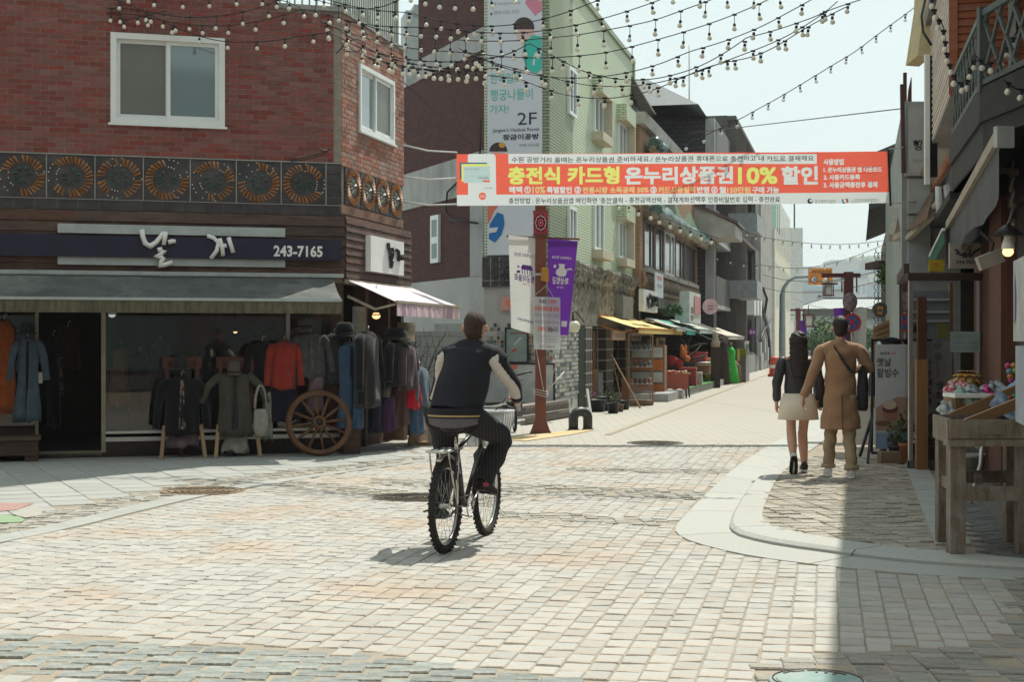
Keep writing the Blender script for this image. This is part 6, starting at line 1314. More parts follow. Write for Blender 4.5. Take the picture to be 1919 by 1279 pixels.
e,c2 = table(1245,735,1.0,.9,.72,M('dark rack',(.10,.06,.04),.7),'low dark goods rack carrying the stuffed doll','goods_rack')
for px,w_,col,lab in ((1282,.7,(.5,.04,.05),'red box lid on the higher goods rack'),(1290,.8,(.30,.16,.08),'brown wicker tray on the lower goods rack')):
    c = street(-4.95,47 + (px - 1282)*.08) + UP*(1.0 if col[0] > .4 else .6); e = empty('goods_box',c,lab,'box','boxes on the goods racks'); b = MB(); b.box(c,(w_,.6,.26),ax=(SN,ST,UP)); b.build('box',M('box' + lab[:6],col,.7),e); b = MB(); b.box(c + UP*.14,(w_*1.05,.63,.03),ax=(SN,ST,UP)); b.build('lid',M('boxlid' + lab[:6],tuple(x*1.2 for x in col),.7),e)
c = street(-4.6,49); e = empty('shop_rack',c,'grey metal shelf rack between the wooden posts','rack'); b = MB()
for z_ in (.45,.8): b.box(c + UP*z_ - SN*.4,(.8,1.6,.03),ax=(SN,ST,UP))
b.build('shelf',white_paint,e); b = MB()
for i in (-.75,.05):
    for j in (-.7,.7): b.bar(c + SN*i + ST*j,c + SN*i + ST*j + UP*.95,.03)
b.build('frame',steel,e)
post = M('carved post',(.05,.03,.025),.7)
for v_,z_,lab in ((-4.45,48.2,'dark carved wooden post with a cream figure on top'),):
    c = street(v_,z_); e = empty('carved_post',c,lab,'post'); b = MB(); b.box(c + UP*.65,(.28,.28,1.3)); b.build('post',post,e); b = MB(); b.lathe([(.14,0),(.15,.15),(.08,.3),(.1,.42),(.03,.55)],c + UP*1.3,10); b.build('figure',stonep,e)
c = street(-4.35,52.5); e = empty('dress_form',c,'bright green dress on a stand with brown coats behind at the shop end','dress'); b = MB(); b.loft([[c + V((r_*math.cos(t)*(1 + .12*math.sin(5*t)),r_*math.sin(t),z_)) for t in [i*math.pi/8 for i in range(16)]] for z_,r_ in ((.05,.34),(.5,.28),(.9,.17),(1.15,.2),(1.3,.1))]); b.build('gown',M('bright green cloth',(.05,.50,.06),.8,(.03,.35,.04),5),e); b = MB(); b.ball(c + UP*1.4,.09); b.build('head_form',tanwood,e)
for k,(v_,z_,col) in enumerate(((-4.55,51.6,(.05,.035,.03)),(-4.3,53.6,(.20,.10,.06)))):
    c = street(v_,z_); e = empty('clothes_form',c,['dark brown coat on a stand beside the green dress','tan brown clothes heap just past the green dress'][k],'clothes'); b = MB(); b.loft([[c + V((r_*math.cos(t),r_*math.sin(t),z_*(1 if k == 0 else .55))) for t in [i*math.pi/6 for i in range(12)]] for z_,r_ in ((.02,.3),(.6,.26),(1.1,.24),(1.45,.1))]); b.build('coat',M('clothes %d' % k,col,.9),e)
c = street(-4.4,55.5); e = empty('glass_counter',c,'glass topped counter with yellow notices beyond the green dress','counter'); b = MB(); b.box(c + UP*.5,(.9,1.8,1.0),ax=(SN,ST,UP)); b.build('body',M('counter dark',(.12,.12,.12),.4),e); b = MB(); b.box(c + UP*1.2,(.9,1.8,.4),ax=(SN,ST,UP)); b.build('glass_top',shopglass,e); b = MB(); b.box(c + V((.1,-.92,1.0)),(.35,.02,.45)); b.build('notice',M('yellow notice',(.6,.5,.06),.6),e)
# bare shrub in the alley
c = V((-1.95,27.5,0)); e = empty('bare_shrub',c,'leafless shrub in a dark planter against the grey alley wall','shrub'); rr = random.Random(9); b = MB()
for i in range(22):
    p = c + V((rr.uniform(-.25,.25),0,.55)); d = V((rr.uniform(-.5,.5),rr.uniform(-.3,.3),1)).normalized(); q = [p]
    for k in range(4): d = (d + V((rr.uniform(-.25,.25),rr.uniform(-.2,.2),.1))).normalized(); q.append(q[-1] + d*rr.uniform(.2,.36))
    b.tube(q,[.012,.009,.007,.005,.003],4)
    for k in (1,2,3): s_ = (d + V((rr.uniform(-1,1),rr.uniform(-.4,.4),.3))).normalized(); b.tube([q[k],q[k] + s_*.22,q[k] + s_*.36 + UP*.06],[.006,.004,.002],3)
b.build('branch',M('bare twig',(.055,.04,.035),.9),e); b = MB(); b.box(c + UP*.28,(.9,.5,.56)); b.build('planter',M('dark planter',(.06,.065,.065),.8),e); plant_tuft('undergrowth',c + UP*.55,.45,.22,lf1,'',n=90,leaf=.07,parent=e)
b = MB(); b.box((-2.2,29.6,.85),(2.8,.2,1.7),rz=-.3); b.build('alley_wall',BR('grey block wall',(.30,.30,.28),(.26,.26,.25),(.2,.2,.19),.4,.2,.012),None,'low grey block wall behind the bare shrub in the alley','wall')
# ------------------------------------------------------------------ more wares of the shop row
def board(fr,x0,y0,x1,y1,c,m,nm,lab,cat,txt=None):
    A0,B0 = fr.ab(x0,y1,c); A1,B1 = fr.ab(x1,y0,c); e = empty(nm,fr.p(A0,B0,c),lab,cat); MB().fbox(fr,A0,A1,B0,B1,c - .04,c).build('panel',m,e); MB().fbox(fr,A0 - .02,A1 + .02,B1,B1 + .03,c - .05,c + .01).build('top_edge',tanwood,e)
    if txt: text(e,txt,ink,fr,(A0 + (A1 - A0)*.15,B0 + (B1 - B0)*.3,A1 - (A1 - A0)*.15,B1 - (B1 - B0)*.3),.01,c + .006)
board(FM,1148,624,1172,638,.7,M('carved sign wood',(.34,.20,.11),.7),'hanging_sign','small carved wooden sign hanging below the yellow awning','sign','공방거리'); board(FM,1184,625,1202,640,.5,M('old sign wood',(.24,.19,.13),.7),'hanging_sign','older grey wooden sign hanging next to the carved one','sign','공예')
board(FB,1232,635,1246,652,.5,M('cream canvas bag',(.45,.40,.27),.9),'cloth_bag','cream canvas bag hanging under the turquoise awning','bag')
wht = M('chest white',(.55,.55,.52),.5)
c = street(-5.3,39.0); e = empty('drawer_chest',c,'low chest with orange and white drawer fronts inside the brown shop','chest'); MB().box(c + UP*.7,(.9,.5,1.4),ax=(SN,ST,UP)).build('body',tanwood,e)
for k in range(4): MB().box(c + UP*(.25 + k*.32) - ST*.26,(.8,.03,.26),ax=(SN,ST,UP)).build('drawer',wht if k % 2 else orng,e)
rr = random.Random(31)
names = ['tiny grey','squat brown','tall ochre','small blue','round cream','dark green','pink glazed','slim black','speckled','wide rust']
for i in range(10):
    col = [(.3,.3,.29),(.14,.08,.05),(.38,.24,.09),(.10,.17,.28),(.45,.40,.31),(.04,.09,.05),(.45,.22,.22),(.02,.02,.022),(.25,.23,.2),(.34,.12,.05)][i]
    pot(1098 + i*9 + rr.uniform(-3,3),757 - i*1.2 + rr.uniform(-2,2),rr.uniform(.07,.13),rr.uniform(.12,.24),M('glaze %d' % i,col,.4),names[i] + ' pot in the row before the first shop',(lf1,lf2,None)[i % 3],seed=40 + i,ph=.2)
fl_ = M('small flowers',(.45,.06,.16),.7,(.35,.20,.45),30)
plant_tuft('flower_tuft',G(1105,768) + UP*.3,.12,.14,fl_,'purple and pink flowers behind the arch bollard','flowers',n=60,leaf=.035,seed=51)
c = street(-5.0,45.2); e = empty('driftwood_sculpture',c,'dark branching driftwood sculpture standing before the brown shop','sculpture'); b = MB()
for i in range(9):
    a = rr.uniform(0,6.28); p = c + UP*rr.uniform(.6,1.5); d = V((math.cos(a),math.sin(a),rr.uniform(.1,.7))); b.tube([c + UP*.2,p,p + d*.35,p + d*.6 + UP*rr.uniform(-.1,.2)],[.07,.05,.035,.015],5)
b.build('branches',M('driftwood',(.07,.045,.035),.9),e)
for i,(v_,z_,w_,h_,col,lab) in enumerate(((-4.75,43.2,.5,.5,(.35,.05,.05),'red patterned cushion stack on the platform'),(-4.8,50.2,.35,.7,(.5,.42,.08),'yellow printed sack beside the wooden post'),(-5.2,47.2,.5,.9,(.10,.16,.17),'dark teal cabinet behind the racks'),(-4.6,44.2,.3,.35,(.48,.45,.40),'pale straw basket at the platform edge'),(-5.4,41.2,.5,1.3,(.16,.11,.08),'brown wooden shelf unit in the shop opening'))):
    c = street(v_,z_) + UP*.2; e = empty('shop_ware',c,lab,'shop goods'); MB().box(c + UP*h_/2,(w_,w_*.8,h_),ax=(SN,ST,UP),top=.92).build('body',M('ware %d' % i,col,.7,tuple(x*.5 for x in col),14),e); MB().box(c + UP*(h_ + .02),(w_*.96,w_*.78,.05),ax=(SN,ST,UP)).build('lid',M('warelid %d' % i,tuple(min(1,x*1.5) for x in col),.7),e)
for x0,y0,x1,y1,col,lab in ((1344,640,1352,690,(.30,.32,.36),'narrow blue grey hanging banner at the black brick building'),(1356,628,1366,690,(.42,.36,.46),'narrow lilac banner at the black brick building'),(1396,640,1404,690,(.45,.46,.48),'tall pale banner before the lattice building')):
    board(FK if x0 < 1390 else FG,x0,y0,x1,y1,.5,M('flag ' + lab[7:17],col,.7,tuple(x*.6 for x in col),6),'hanging_banner',lab,'banner')
for i,(y0,y1,x0,x1,Z0,Z1) in enumerate(((515,498,1430,1680,70,45),(538,520,1425,1670,75,50),(560,572,1490,1650,90,60),(250,200,1290,1719,52,30))):
    A,B = at(x0,y0,Z0),at(x1,y1,Z1); MB().tube([A.lerp(B,t) - UP*(1.6*t*(1 - t)*(i < 3)) for t in [k/10 for k in range(11)]],.012,4).build('wire',black_paint,None,['upper','middle','lowest','steepest'][i] + ' thin black wire spanning the far part of the street','wire','wires over the street')
# ------------------------------------------------------------------ street furniture further up
def lantern(parent,p,s,m):
    b = MB()
    for i in range(4):
        a = i*math.pi/2 + .785; b.bar(p + V((s*.5*math.cos(a),s*.5*math.sin(a),-s)),p + V((s*.5*math.cos(a),s*.5*math.sin(a),0)),s*.08)
    b.box(p,(s*.95,s*.95,s*.12)); b.box(p - UP*s,(s*.85,s*.85,s*.1)); b.bar(p,p + UP*s*.8,s*.06); o = b.build('lantern',m,parent)
    b = MB(); b.box(p - UP*s*.5,(s*.5,s*.5,s*.8)); b.build('shade',M('lantern paper',(.6,.6,.56),.6),o)
c_wb2,c_pb2 = MATS['white flag'],MATS['purple flag']; dred = M('dark red post',(.14,.03,.03),.6)
def lpole(px,Z,ytop,lab,arm=(-50,22),lan=-38,wide=.24):
    x = at(px,600,Z).x; zt = H + (CY - ytop)*Z/F; e = empty('lantern_pole',(x,Z,0),lab,'pole','red lantern poles of the street'); k = Z/F
    b = MB(); b.box((x,Z,zt/2),(wide,wide,zt)); b.build('shaft',dred,e); b = MB(); b.bar((x + arm[0]*k,Z,zt - .1),(x + arm[1]*k,Z,zt - .1),wide*.5); b.bar((x + arm[0]*k,Z,zt - .35),(x + arm[0]*.4*k,Z,zt - .35),wide*.2); b.build('arm',dred,e)
    for s in (.35,.7): b = MB(); z_ = zt - .1; b.bar((x + arm[1]*s*k,Z,z_),(x + arm[1]*s*k,Z,z_ - .5),wide*.15); b.bar((x + arm[0]*.35*s*k,Z,z_),(x + arm[0]*.35*s*k,Z,z_ - .5),wide*.15); b.build('fretwork',dred,e)
    lantern(e,V((x + lan*k,Z,zt - .35)),22*k,dred); return e,x,zt
e,x,zt = lpole(1590,44,510,'large dark red lantern pole beyond the couple with crossbar and camera')
b = MB(); b.lathe([(.2,-.05),(.22,0),(.2,.05),(0,.05)],V((x,43.8,H + (CY - 566)*44/F)),18,ax=(V((1,0,0)),UP*1.25,V((0,-1,0)))); b.build('oval_plate',M('oval plate',(.16,.05,.07),.6,(.3,.25,.28),14),e)
b = MB(); b.box(V((x - .62,44,H + (CY - 547)*44/F)),(.16,.2,.22)); b.bar(V((x - .62,44,H + (CY - 530)*44/F)),V((x,44,H + (CY - 524)*44/F)),.05); b.ball(V((x - .7,43.9,H + (CY - 527)*44/F)),.09); b.build('camera',white_paint,e)
hang('hanging_banner',[(1562,578),(1587,577),(1587,640),(1566,640)],c_pb2,'small purple banner on the large lantern pole above the man','banner',43.9,.05)
ee,f = hang('hanging_banner',[(1597,577),(1625,577),(1622,660),(1598,660)],c_wb2,'white banner on the large lantern pole beside the no stopping sign','banner',43.9,.05); onhang(ee,f,'행궁',purp,.1,.35,.6,.5,.01,True,.03)
e,x,zt = lpole(1495,78,578,'small dark red lantern pole far up the street near the woman',(-14,14),20,.2)
hang('hanging_banner',[(1479,601),(1493,601),(1493,640),(1481,640)],c_wb2,'small white banner far up the street on the small lantern pole','banner',77.9,.05); hang('hanging_banner',[(1497,601),(1512,601),(1511,640),(1498,640)],c_pb2,'small purple banner far up the street on the small lantern pole','banner',77.9,.05)
lpole(1613,70,576,'distant dark red lantern pole behind the white banner',(-14,14),-12,.2)
# no stopping sign
Z = 42; q = at(1597,605,Z); e = empty('road_sign',(q.x,Z,0),'round red and blue no stopping sign just behind the man','road sign'); ax = (V((1,0,0)),UP,V((0,-1,0))); r = 17*Z/F
b = MB(); b.lathe([(r,-.01),(r,.01),(0,.01)],q,28,ax=ax,sm=False); b.build('rim',M('sign red',(.60,.03,.03),.4),e); b = MB(); b.lathe([(r*.78,.0),(r*.78,.014),(0,.014)],q,28,ax=ax,sm=False); b.build('disc',M('sign blue',(.03,.12,.42),.4),e)
b = MB(); d = r*.56; b.bar(q + V((-d,-.02,d)),q + V((d,-.02,-d)),r*.17,.012,up=V((0,1,0))); b.bar(q + V((-d,-.021,-d)),q + V((d,-.021,d)),r*.17,.012,up=V((0,1,0))); b.build('cross',MATS['sign red'],e); b = MB(); b.tube([V((q.x,Z + .05,0)),V((q.x,Z + .05,q.z + .3))],.035,6); b.build('post',steel,e)
# speed sign on a curved pole
Z = 76; FZ = Frame((0,Z,0),(1,0,0)); e = empty('speed_sign',FZ.p(FZ.ab(1466,600)[0],0),'orange school zone sign showing 30 on a curved grey pole','road sign'); g_ = M('galvanised pole',(.24,.28,.29),.5)
b = MB(); P = [FZ.hit(*p) for p in ((1466,695),(1466,640),(1466,555),(1469,540),(1477,528),(1490,520),(1515,518.5),(1530,518.5))]; b.tube(P,[.17,.17,.14,.1,.09,.08,.07,.07],8); b.build('pole',g_,e)
og = M('sign orange',(.75,.25,.01),.5); a0,z0 = FZ.ab(1514,534); a1,z1 = FZ.ab(1559,503); b = MB(); b.fbox(FZ,a0,a1,z0,z1,.08,.13); b.build('panel',og,e)
text(e,'어린이보호구역',ink,FZ,(*FZ.ab(1518,514),*FZ.ab(1556,507)),.02,.14); text(e,'여기부터',ink,FZ,(*FZ.ab(1537,530),*FZ.ab(1547,526)),0,.14)
q = FZ.hit(1526,524,.14); r = 7*Z/F; b = MB(); b.lathe([(r,0),(r,.01),(0,.01)],q,24,ax=ax,sm=False); b.build('red_ring',M('dull red',(.25,.03,.03),.5),e); b = MB(); b.lathe([(r*.76,.01),(r*.76,.016),(0,.016)],q,24,ax=ax,sm=False); b.build('white_disc',white_paint,e); text(e,'30',ink,FZ,(*FZ.ab(1522.3,527.5),*FZ.ab(1529.8,520.5)),.03,.16)
# orange traffic barrel and stacked boards, purple round sign
c = G(1452,706); e = empty('traffic_drum',c,'small orange red water barrier standing at the end of the street','barrier'); b = MB(); b.lathe([(.3,0),(.3,.1),(.24,.12),(.22,.75),(.14,.85)],c,12); b.build('body',M('drum red',(.65,.10,.05),.5),e); b = MB(); b.lathe([(.245,.35),(.243,.5)],c,12); b.build('band',white_paint,e)
q = FC.hit(1410,623,.9); e = empty('round_sign',q,'round purple shop sign sticking out from the old grey house','sign'); r = 7.5*q.y/F; b = MB(); b.lathe([(r,-.05),(r,.05),(0,.05)],q,20,ax=ax,sm=False); b.build('disc',M('purple disc',(.20,.05,.28),.5),e); FZ2 = Frame((0,q.y - .06,0),(1,0,0)); text(e,'공방',wi,FZ2,(*FZ2.ab(1405,626),*FZ2.ab(1415,620)),.02,.0)
# planting in front of the tiled house, far hill and buildings
def crown(name,c,r,n,m,lab,leaf=.35,cat='tree',trunk=None,sq=.8,seed=1):
    rr = random.Random(seed); e = empty(name,V((c.x,c.y,0)),lab,cat); b = MB(); cl = [V((rr.uniform(-.6,.6),rr.uniform(-.6,.6),rr.uniform(-.5,.6)*sq))*r for _ in range(12)]
    for i in range(n):
        o = rr.choice(cl); d = V((rr.gauss(0,1),rr.gauss(0,1),rr.gauss(0,1))).normalized(); p = c + o + d*r*rr.uniform(.2,.5); t = d.orthogonal().normalized(); t.rotate(Matrix.Rotation(rr.uniform(0,6.28),3,d)); w = (d.cross(t) + d*rr.uniform(-.5,.5)).normalized(); s = leaf*rr.uniform(.5,1.2)
        b.add([p - t*s*.5,p + w*s*.35,p + t*s*.6,p - w*s*.35],[(0,1,2,3)],i % 2)
    b.build('crown',m,e)
    b = MB(); b.tube([V((c.x,c.y,0)),V((c.x + .1*r,c.y,c.z*.5)),c],[.12*r,.09*r,.04*r],6)
    for k in range(4): b.tube([V((c.x,c.y,c.z*.7)),c + cl[k]],[.05*r,.02*r],4)
    b.build('trunk',M('bark',(.07,.05,.04),.9),e); return e
fol = [M('foliage light',(.10,.17,.055),.7,(.07,.13,.04),2),M('foliage dark',(.045,.085,.03),.7)]
for i,(px,py,r,lab) in enumerate(((1548,628,1.5,'round green tree in front of the tiled roof house, just behind the man'),(1520,636,1.0,'low green shrub tree in front of the tiled house between the couple'),(1610,632,1.2,'green tree in front of the tiled house behind the white banner'))): crown('street_tree',at(px,py,116 - i*3),r*1.15,900,fol,lab,.3,seed=i)
hill = M('hill wood',(.06,.10,.07),.9,(.04,.075,.05),.2)
b = MB(); n = 60
def hz_(u,v): x = -160 + 620*u; h = 27*math.exp(-((x - 150)/60)**2)*(1 + .06*math.sin(x*.21) + .05*math.sin(x*.57)) + 6; return V((x*3,1680 + 480*v,3*h*math.sin(math.pi*min(1,v*.5 + .02)) - .06))
b.grid(hz_,n,8); b.build('far_hill',hill,kind='structure')
fh = empty('hilltop_wood',at(1650,495,1680),'hazy dark wood crowning the far hill above the street','wood'); rr = random.Random(8); b = MB()
for i in range(160): p = at(1600 + rr.uniform(0,130),503 - 14*rr.random(),1665 + rr.uniform(0,60)); b.ball(p,rr.uniform(3.6,9),(1,1,.9),6,i % 2)
b.build('canopy',fol,fh,kind='stuff')
pw = M('far white wall',(.55,.57,.56),.8); gw = M('far grey roof',(.35,.38,.39),.8); bw = M('far blue roof',(.30,.42,.46),.8)
for i,(x0,x1,yt,Z,m_,lab) in enumerate(((1478,1590,545,230,gw,'long grey roofed hazy building behind the orange sign'),(1558,1625,522,260,pw,'pale hazy building with a plain wall behind the lantern pole'),(1600,1700,512,330,pw,'white hazy building below the far hill wood'),(1480,1560,505,380,pw,'broad pale building hazy behind the speed sign'),(1560,1610,492,430,gw,'pale grey hazy block on the hillside'),(1640,1720,535,280,bw,'bluish roofed hazy building beside the vine wall'),(1500,1580,528,300,bw,'blue roofed hazy hall behind the tiled roof'))):
    Z *= 3; a = at(x0,yt,Z); c = at(x1,yt,Z); e = empty('far_building',V(((a.x + c.x)/2,Z,0)),lab,'building','hazy buildings beyond the street'); b = MB(); b.box(((a.x + c.x)/2,Z + 18,a.z/2),(c.x - a.x,36,a.z)); b.build('wall',m_,e)
    b = MB(); b.box(((a.x + c.x)/2,Z + 18,a.z + 1),((c.x - a.x)*1.03,38,2)); b.build('roof',gw if i % 2 else bw,e); nw = 6
    for r_ in range(2):
        for k in range(nw): b = MB(); w_ = (c.x - a.x)/nw; b.box((a.x + w_*(k + .5),Z - .05,a.z - 6 - r_*9),(w_*.55,.3,4.5)); b.build('window',bw if i in (0,1,2,3) else gw,e)
# ------------------------------------------------------------------ tea house and shops on the shaded side
VR = 1.4
FR = Frame(SN*VR + ST*40,-ST)                       # facade along the street, seen from the road
fr_ = lambda x,y,c=0: FR.ab(x,y,c)
orange_w = M('orange stained board',(.34,.105,.04),.65,(.26,.075,.03),3,.2,20,stretch=(1,1,8),rnd=.12); slat_w = M('pale slat',(.70,.64,.56),.6,(.60,.54,.47),4,rnd=.15)
dark_t = M('dark stained timber',(.035,.032,.032),.75,(.02,.019,.019),4,.3,30); redpost = M('red brown column',(.13,.05,.03),.7,(.085,.03,.02),3,.2,30,stretch=(3,3,.3)); soffit = M('dull metal soffit',(.30,.285,.25),.6,(.22,.21,.19),2,dirt=(.36,.33,.27),dscale=1.5)
rh = empty('tea_house_building',street(2.5,17),'dark timber tea house with orange boarded upper floor and lattice balcony','building')
UV_ = 1.08; FU = Frame(SN*UV_ + ST*40,-ST); fu = lambda x,y,c=0: FU.ab(x,y,c)
aN = fu(1784,150)[0]; aF = fu(1744,150)[0]; zU = 4.39
FN = Frame(FU.p(aN,0),SN)                              # end wall facing the crossing
ZR = 6.15
b = MB(); b.prism([FU.p(aF,zU,-.03),FU.p(aN - .02,zU,-.03),FU.p(aN - .02,ZR,-.03),FU.p(aF,ZR,-.03)][::-1],FU.n*-2.5); b.build('upper_wall',M('orange backing',(.22,.075,.035),.8),rh)
n = 20
for i in range(n):
    z_ = zU + (ZR - zU)*i/n; h_ = (ZR - zU)/n
    b = MB(); b.fbox(FU,aF,aN,z_ + .012,z_ + h_*.48,-.03,.03); b.build('slat',slat_w,rh)
    b = MB(); P = FN.p; b.hexa([P(.06,z_,.035),P(2.6,z_,.035),P(2.6,z_,-.02),P(.06,z_,-.02),P(.06,z_ + h_*.97,.008),P(2.6,z_ + h_*.97,.008),P(2.6,z_ + h_*.97,-.02),P(.06,z_ + h_*.97,-.02)]); b.build('siding_board',orange_w,rh)
b = MB(); b.fbox(FN,-.035,.06,zU,ZR,-.02,.045); b.build('corner_board',orange_w,rh)
b = MB(); b.fbox(FN,.62,.70,zU,ZR,.03,.09); b.fbox(FN,.98,2.6,zU - .6,ZR,.04,.06); b.build('upper_window',M('milky window',(.42,.44,.42),.3),rh)
b = MB(); P0_ = FN.p(.62,zU + .9,.2); b.box(P0_ + V((.35,-.1,.0)),(.10,.1,.8)); b.box(P0_ + V((.35,-.16,.18)),(.11,.02,.12),1); b.build('display_box',[dark_t,M('amber sign',(.6,.2,.03),.5,emit=.4)],rh)
# unseen roof over deck, placed to throw the long straight shadow on the pavement
b = MB(); A_ = [street(.98,9.2),street(.98,24),street(5.5,24),street(5.5,9.2)]; b.prism([p + UP*ZR for p in A_],(0,0,.16)); b.build('roof',M('unseen roof deck',(.2,.19,.18),.8),rh)
# street side soffit and lower canopy
b = MB(); b.prism([FU.p(aF,zU - .03,.02),FU.p(aN,zU - .03,.02),FU.p(aN,zU - .03,-.62),FU.p(aF,zU - .03,-.62)],(0,0,.028)); b.build('soffit',soffit,rh)
b = MB(); b.prism([at(1738,281,22.5),at(1795,278,21.5),at(1757,392,25),at(1714,360,25)],(0,0,.05)); b.build('tin_canopy',soffit,rh)
b = MB(); b.tube([at(1787,284,20.5),at(1750,355,24)],.06,8); b.build('gutter_pipe',M('copper pipe',(.35,.14,.07),.5),rh)
# deck with lattice railing
Dw = FU.p(aN,0); Dp = at(1842,170,14.0); Dp.z = 0; De = V((4.55,10.8,0)); zD1,zD0 = 3.86,3.45
deck = [V((Dw.x,Dw.y,0)),V((Dp.x,Dp.y,0)),De,V((7,10.8,0)),V((7,Dw.y,0))]
b = MB(); b.prism([p + UP*(zD1 - .12) for p in deck][::-1],(0,0,.12)); b.build('deck',dark_t,rh)
for k,(z0,z1,o_) in enumerate(((zD1 - .30,zD1 + .02,.03),(zD1 - .62,zD1 - .305,.0))):
    for A,B in ((Dp,De),(Dw,Dp)):
        d = (B - A).normalized(); nn = V((-d.y,d.x,0)); nn = nn if nn.x < 0 else -nn
        b = MB(); b.prism([A + UP*z0 + nn*o_,B + UP*z0 + nn*o_,B + UP*z1 + nn*o_,A + UP*z1 + nn*o_],-nn*.08); b.build('fascia_board',dark_t,rh)
b = MB(); b.prism([p + UP*(zD1 - .62) for p in deck][::-1],(0,0,.03)); b.build('deck_underside',dark_t,rh)
rl = M('grey green rail',(.085,.10,.095),.55,(.065,.078,.075),4)
RH = .72
for A,B in ((Dp,De),(Dw + V((.02,0,0)),Dp)):
    d = B - A; L_ = d.length; d = d.normalized(); b = MB(); b.bar(A + UP*(zD1 + RH),B + UP*(zD1 + RH),.055,.06); b.bar(A + UP*(zD1 + .07),B + UP*(zD1 + .07),.05,.05); b.build('handrail',rl,rh)
    m_ = max(3,round(L_/.34)); st = L_/m_
    for i in range(-1,m_ + 1):
        for s in (1,-1):
            q0_,q1_ = (i*st,(i + 1.35)*st) if s > 0 else ((i + 1.35)*st,i*st); z0,z1 = zD1 + .09,zD1 + RH - .02
            t0,t1 = 0,1
            def cl(q): return max(0,min(L_,q))
            if q0_ < 0: t0 = (0 - q0_)/(q1_ - q0_)
            if q0_ > L_: t0 = (L_ - q0_)/(q1_ - q0_)
            if q1_ < 0: t1 = (0 - q0_)/(q1_ - q0_)
            if q1_ > L_: t1 = (L_ - q0_)/(q1_ - q0_)
            if t1 - t0 < .05: continue
            pt = lambda t: A + d*(q0_ + (q1_ - q0_)*t) + UP*(z0 + (z1 - z0)*t)
            b = MB(); b.bar(pt(t0),pt(t1),.035,.03,up=V((d.y,-d.x,0))); b.build('lattice_bar',rl,rh)
for p in (Dp,De): b = MB(); b.box(p + UP*(zD1 + RH*.5 + .02),(.09,.09,RH + .08)); b.build('rail_post',rl,rh)
# ground floor facade
a0f,a1f = fr_(1700,700)[0] - 6,fr_(1980,700)[0] + 3
b = MB(); b.fbox(FR,a0f,a1f,.0,3.3,-3.2,-3.1); b.build('rear_wall',M('brown dark wall',(.06,.04,.03),.9),rh); b = MB(); b.fbox(FR,a0f,a1f,.02,.06,-3.1,.3); b.build('floor',M('shop floor',(.16,.14,.12),.8),rh)
b = MB(); b.fbox(FR,a0f,a1f,2.75,3.3,-.35,.0); b.build('lintel',dark_t,rh)
b = MB(); b.fbox(FR,a0f - .0,a1f,3.26,3.29,-3.1,-.36); b.build('ceiling',dark_t,rh)
for x0,x1,c_ in ((1840,1860,.0),(1865,1888,.06),(1786,1797,-.3)):
    A0,A1 = fr_(x0,700)[0],fr_(x1,700)[0]; b = MB(); b.fbox(FR,A0,A1,.05,2.9,c_ - .16,c_); b.build('column',redpost,rh)
A0,A1 = fr_(1848,700)[0],fr_(1868,700)[0]; b = MB(); b.fbox(FR,A0,A1,.05,2.75,-.12,-.08); b.build('door',M('dark panel door',(.06,.028,.02),.6,(.04,.018,.013),4),rh)
A0,A1 = fr_(1889,700)[0],fr_(1990,700)[0]; b = MB(); b.fbox(FR,A0,A1,.05,2.75,-.12,-.08); b.build('side_panel',M('dark side panel',(.05,.045,.045),.7),rh)  # plain dark panel
b = MB(); b.fbox(FR,fr_(1833,700)[0],fr_(1839,700)[0],.1,2.3,-.1,.02); b.build('pink_frame',M('pink white frame',(.42,.30,.31),.6),rh)
b = MB()
for i in range(6): A_ = fr_(1893,470)[0]; b.bar(FR.p(A_ + .2,2.35 + i*.14,.02),FR.p(A_ + .55,2.45 + i*.14,.02),.05,.02,up=FR.n)
b.fbox(FR,fr_(1840,440)[0] - .25,fr_(1840,440)[0],2.2,3.0,-.1,-.02); b.build('lattice_vent',M('cream lattice',(.36,.31,.24),.8),rh)
# glass porch
GZ = 17.1; FGp = Frame((0,GZ,0),(1,0,0)); gp_ = lambda x,y,c=0: FGp.ab(x,y,c)
gpm = empty('glass_porch',FGp.p(gp_(1780,880)[0],0),'glazed porch with brown beam and slim metal posts in front of the tea house','porch')
xa,xb = gp_(1703,700)[0],gp_(1868,700)[0]
b = MB(); b.fbox(FGp,xa - .02,xb + .1,gp_(1780,526)[1],gp_(1780,512)[1],-.08,.05); b.build('beam',M('brown beam',(.075,.045,.038),.6,(.05,.03,.026),3,stretch=(.3,3,3)),gpm)
b = MB(); b.fbox(FGp,xa,xa + .045,.05,gp_(1780,526)[1],-.04,.02); b.build('post',steel,gpm); b = MB(); b.fbox(FGp,gp_(1787,600)[0],gp_(1790,600)[0],1.3,2.2,-.02,.01); b.build('post',steel,gpm)
b = MB(); b.fbox(FGp,xa,xb,.05,.14,-.1,.03); b.build('base_kerb',M('dark grey base',(.14,.14,.145),.7),gpm)
b = MB(); b.fbox(FGp,xa + .045,xb,.14,gp_(1780,526)[1],-.012,-.006); b.build('glass_pane',GLASS('porch glass',(.12,.15,.15),.02,.06),gpm)
b = MB(); s0 = FGp.p(xa + .02,0,-.05); s1 = s0 + ST*3.2; b.prism([s0 + UP*.14,s1 + UP*.14,s1 + UP*2.28,s0 + UP*2.28],-SN*.01); b.build('glass_pane',MATS['porch glass'],gpm); b = MB(); b.prism([s0 + UP*2.28,s1 + UP*2.28,s1 + UP*2.4,s0 + UP*2.4],-SN*.06); b.bar(s1,s1 + UP*2.3,.05); b.build('side_beam',MATS['brown beam'],gpm)
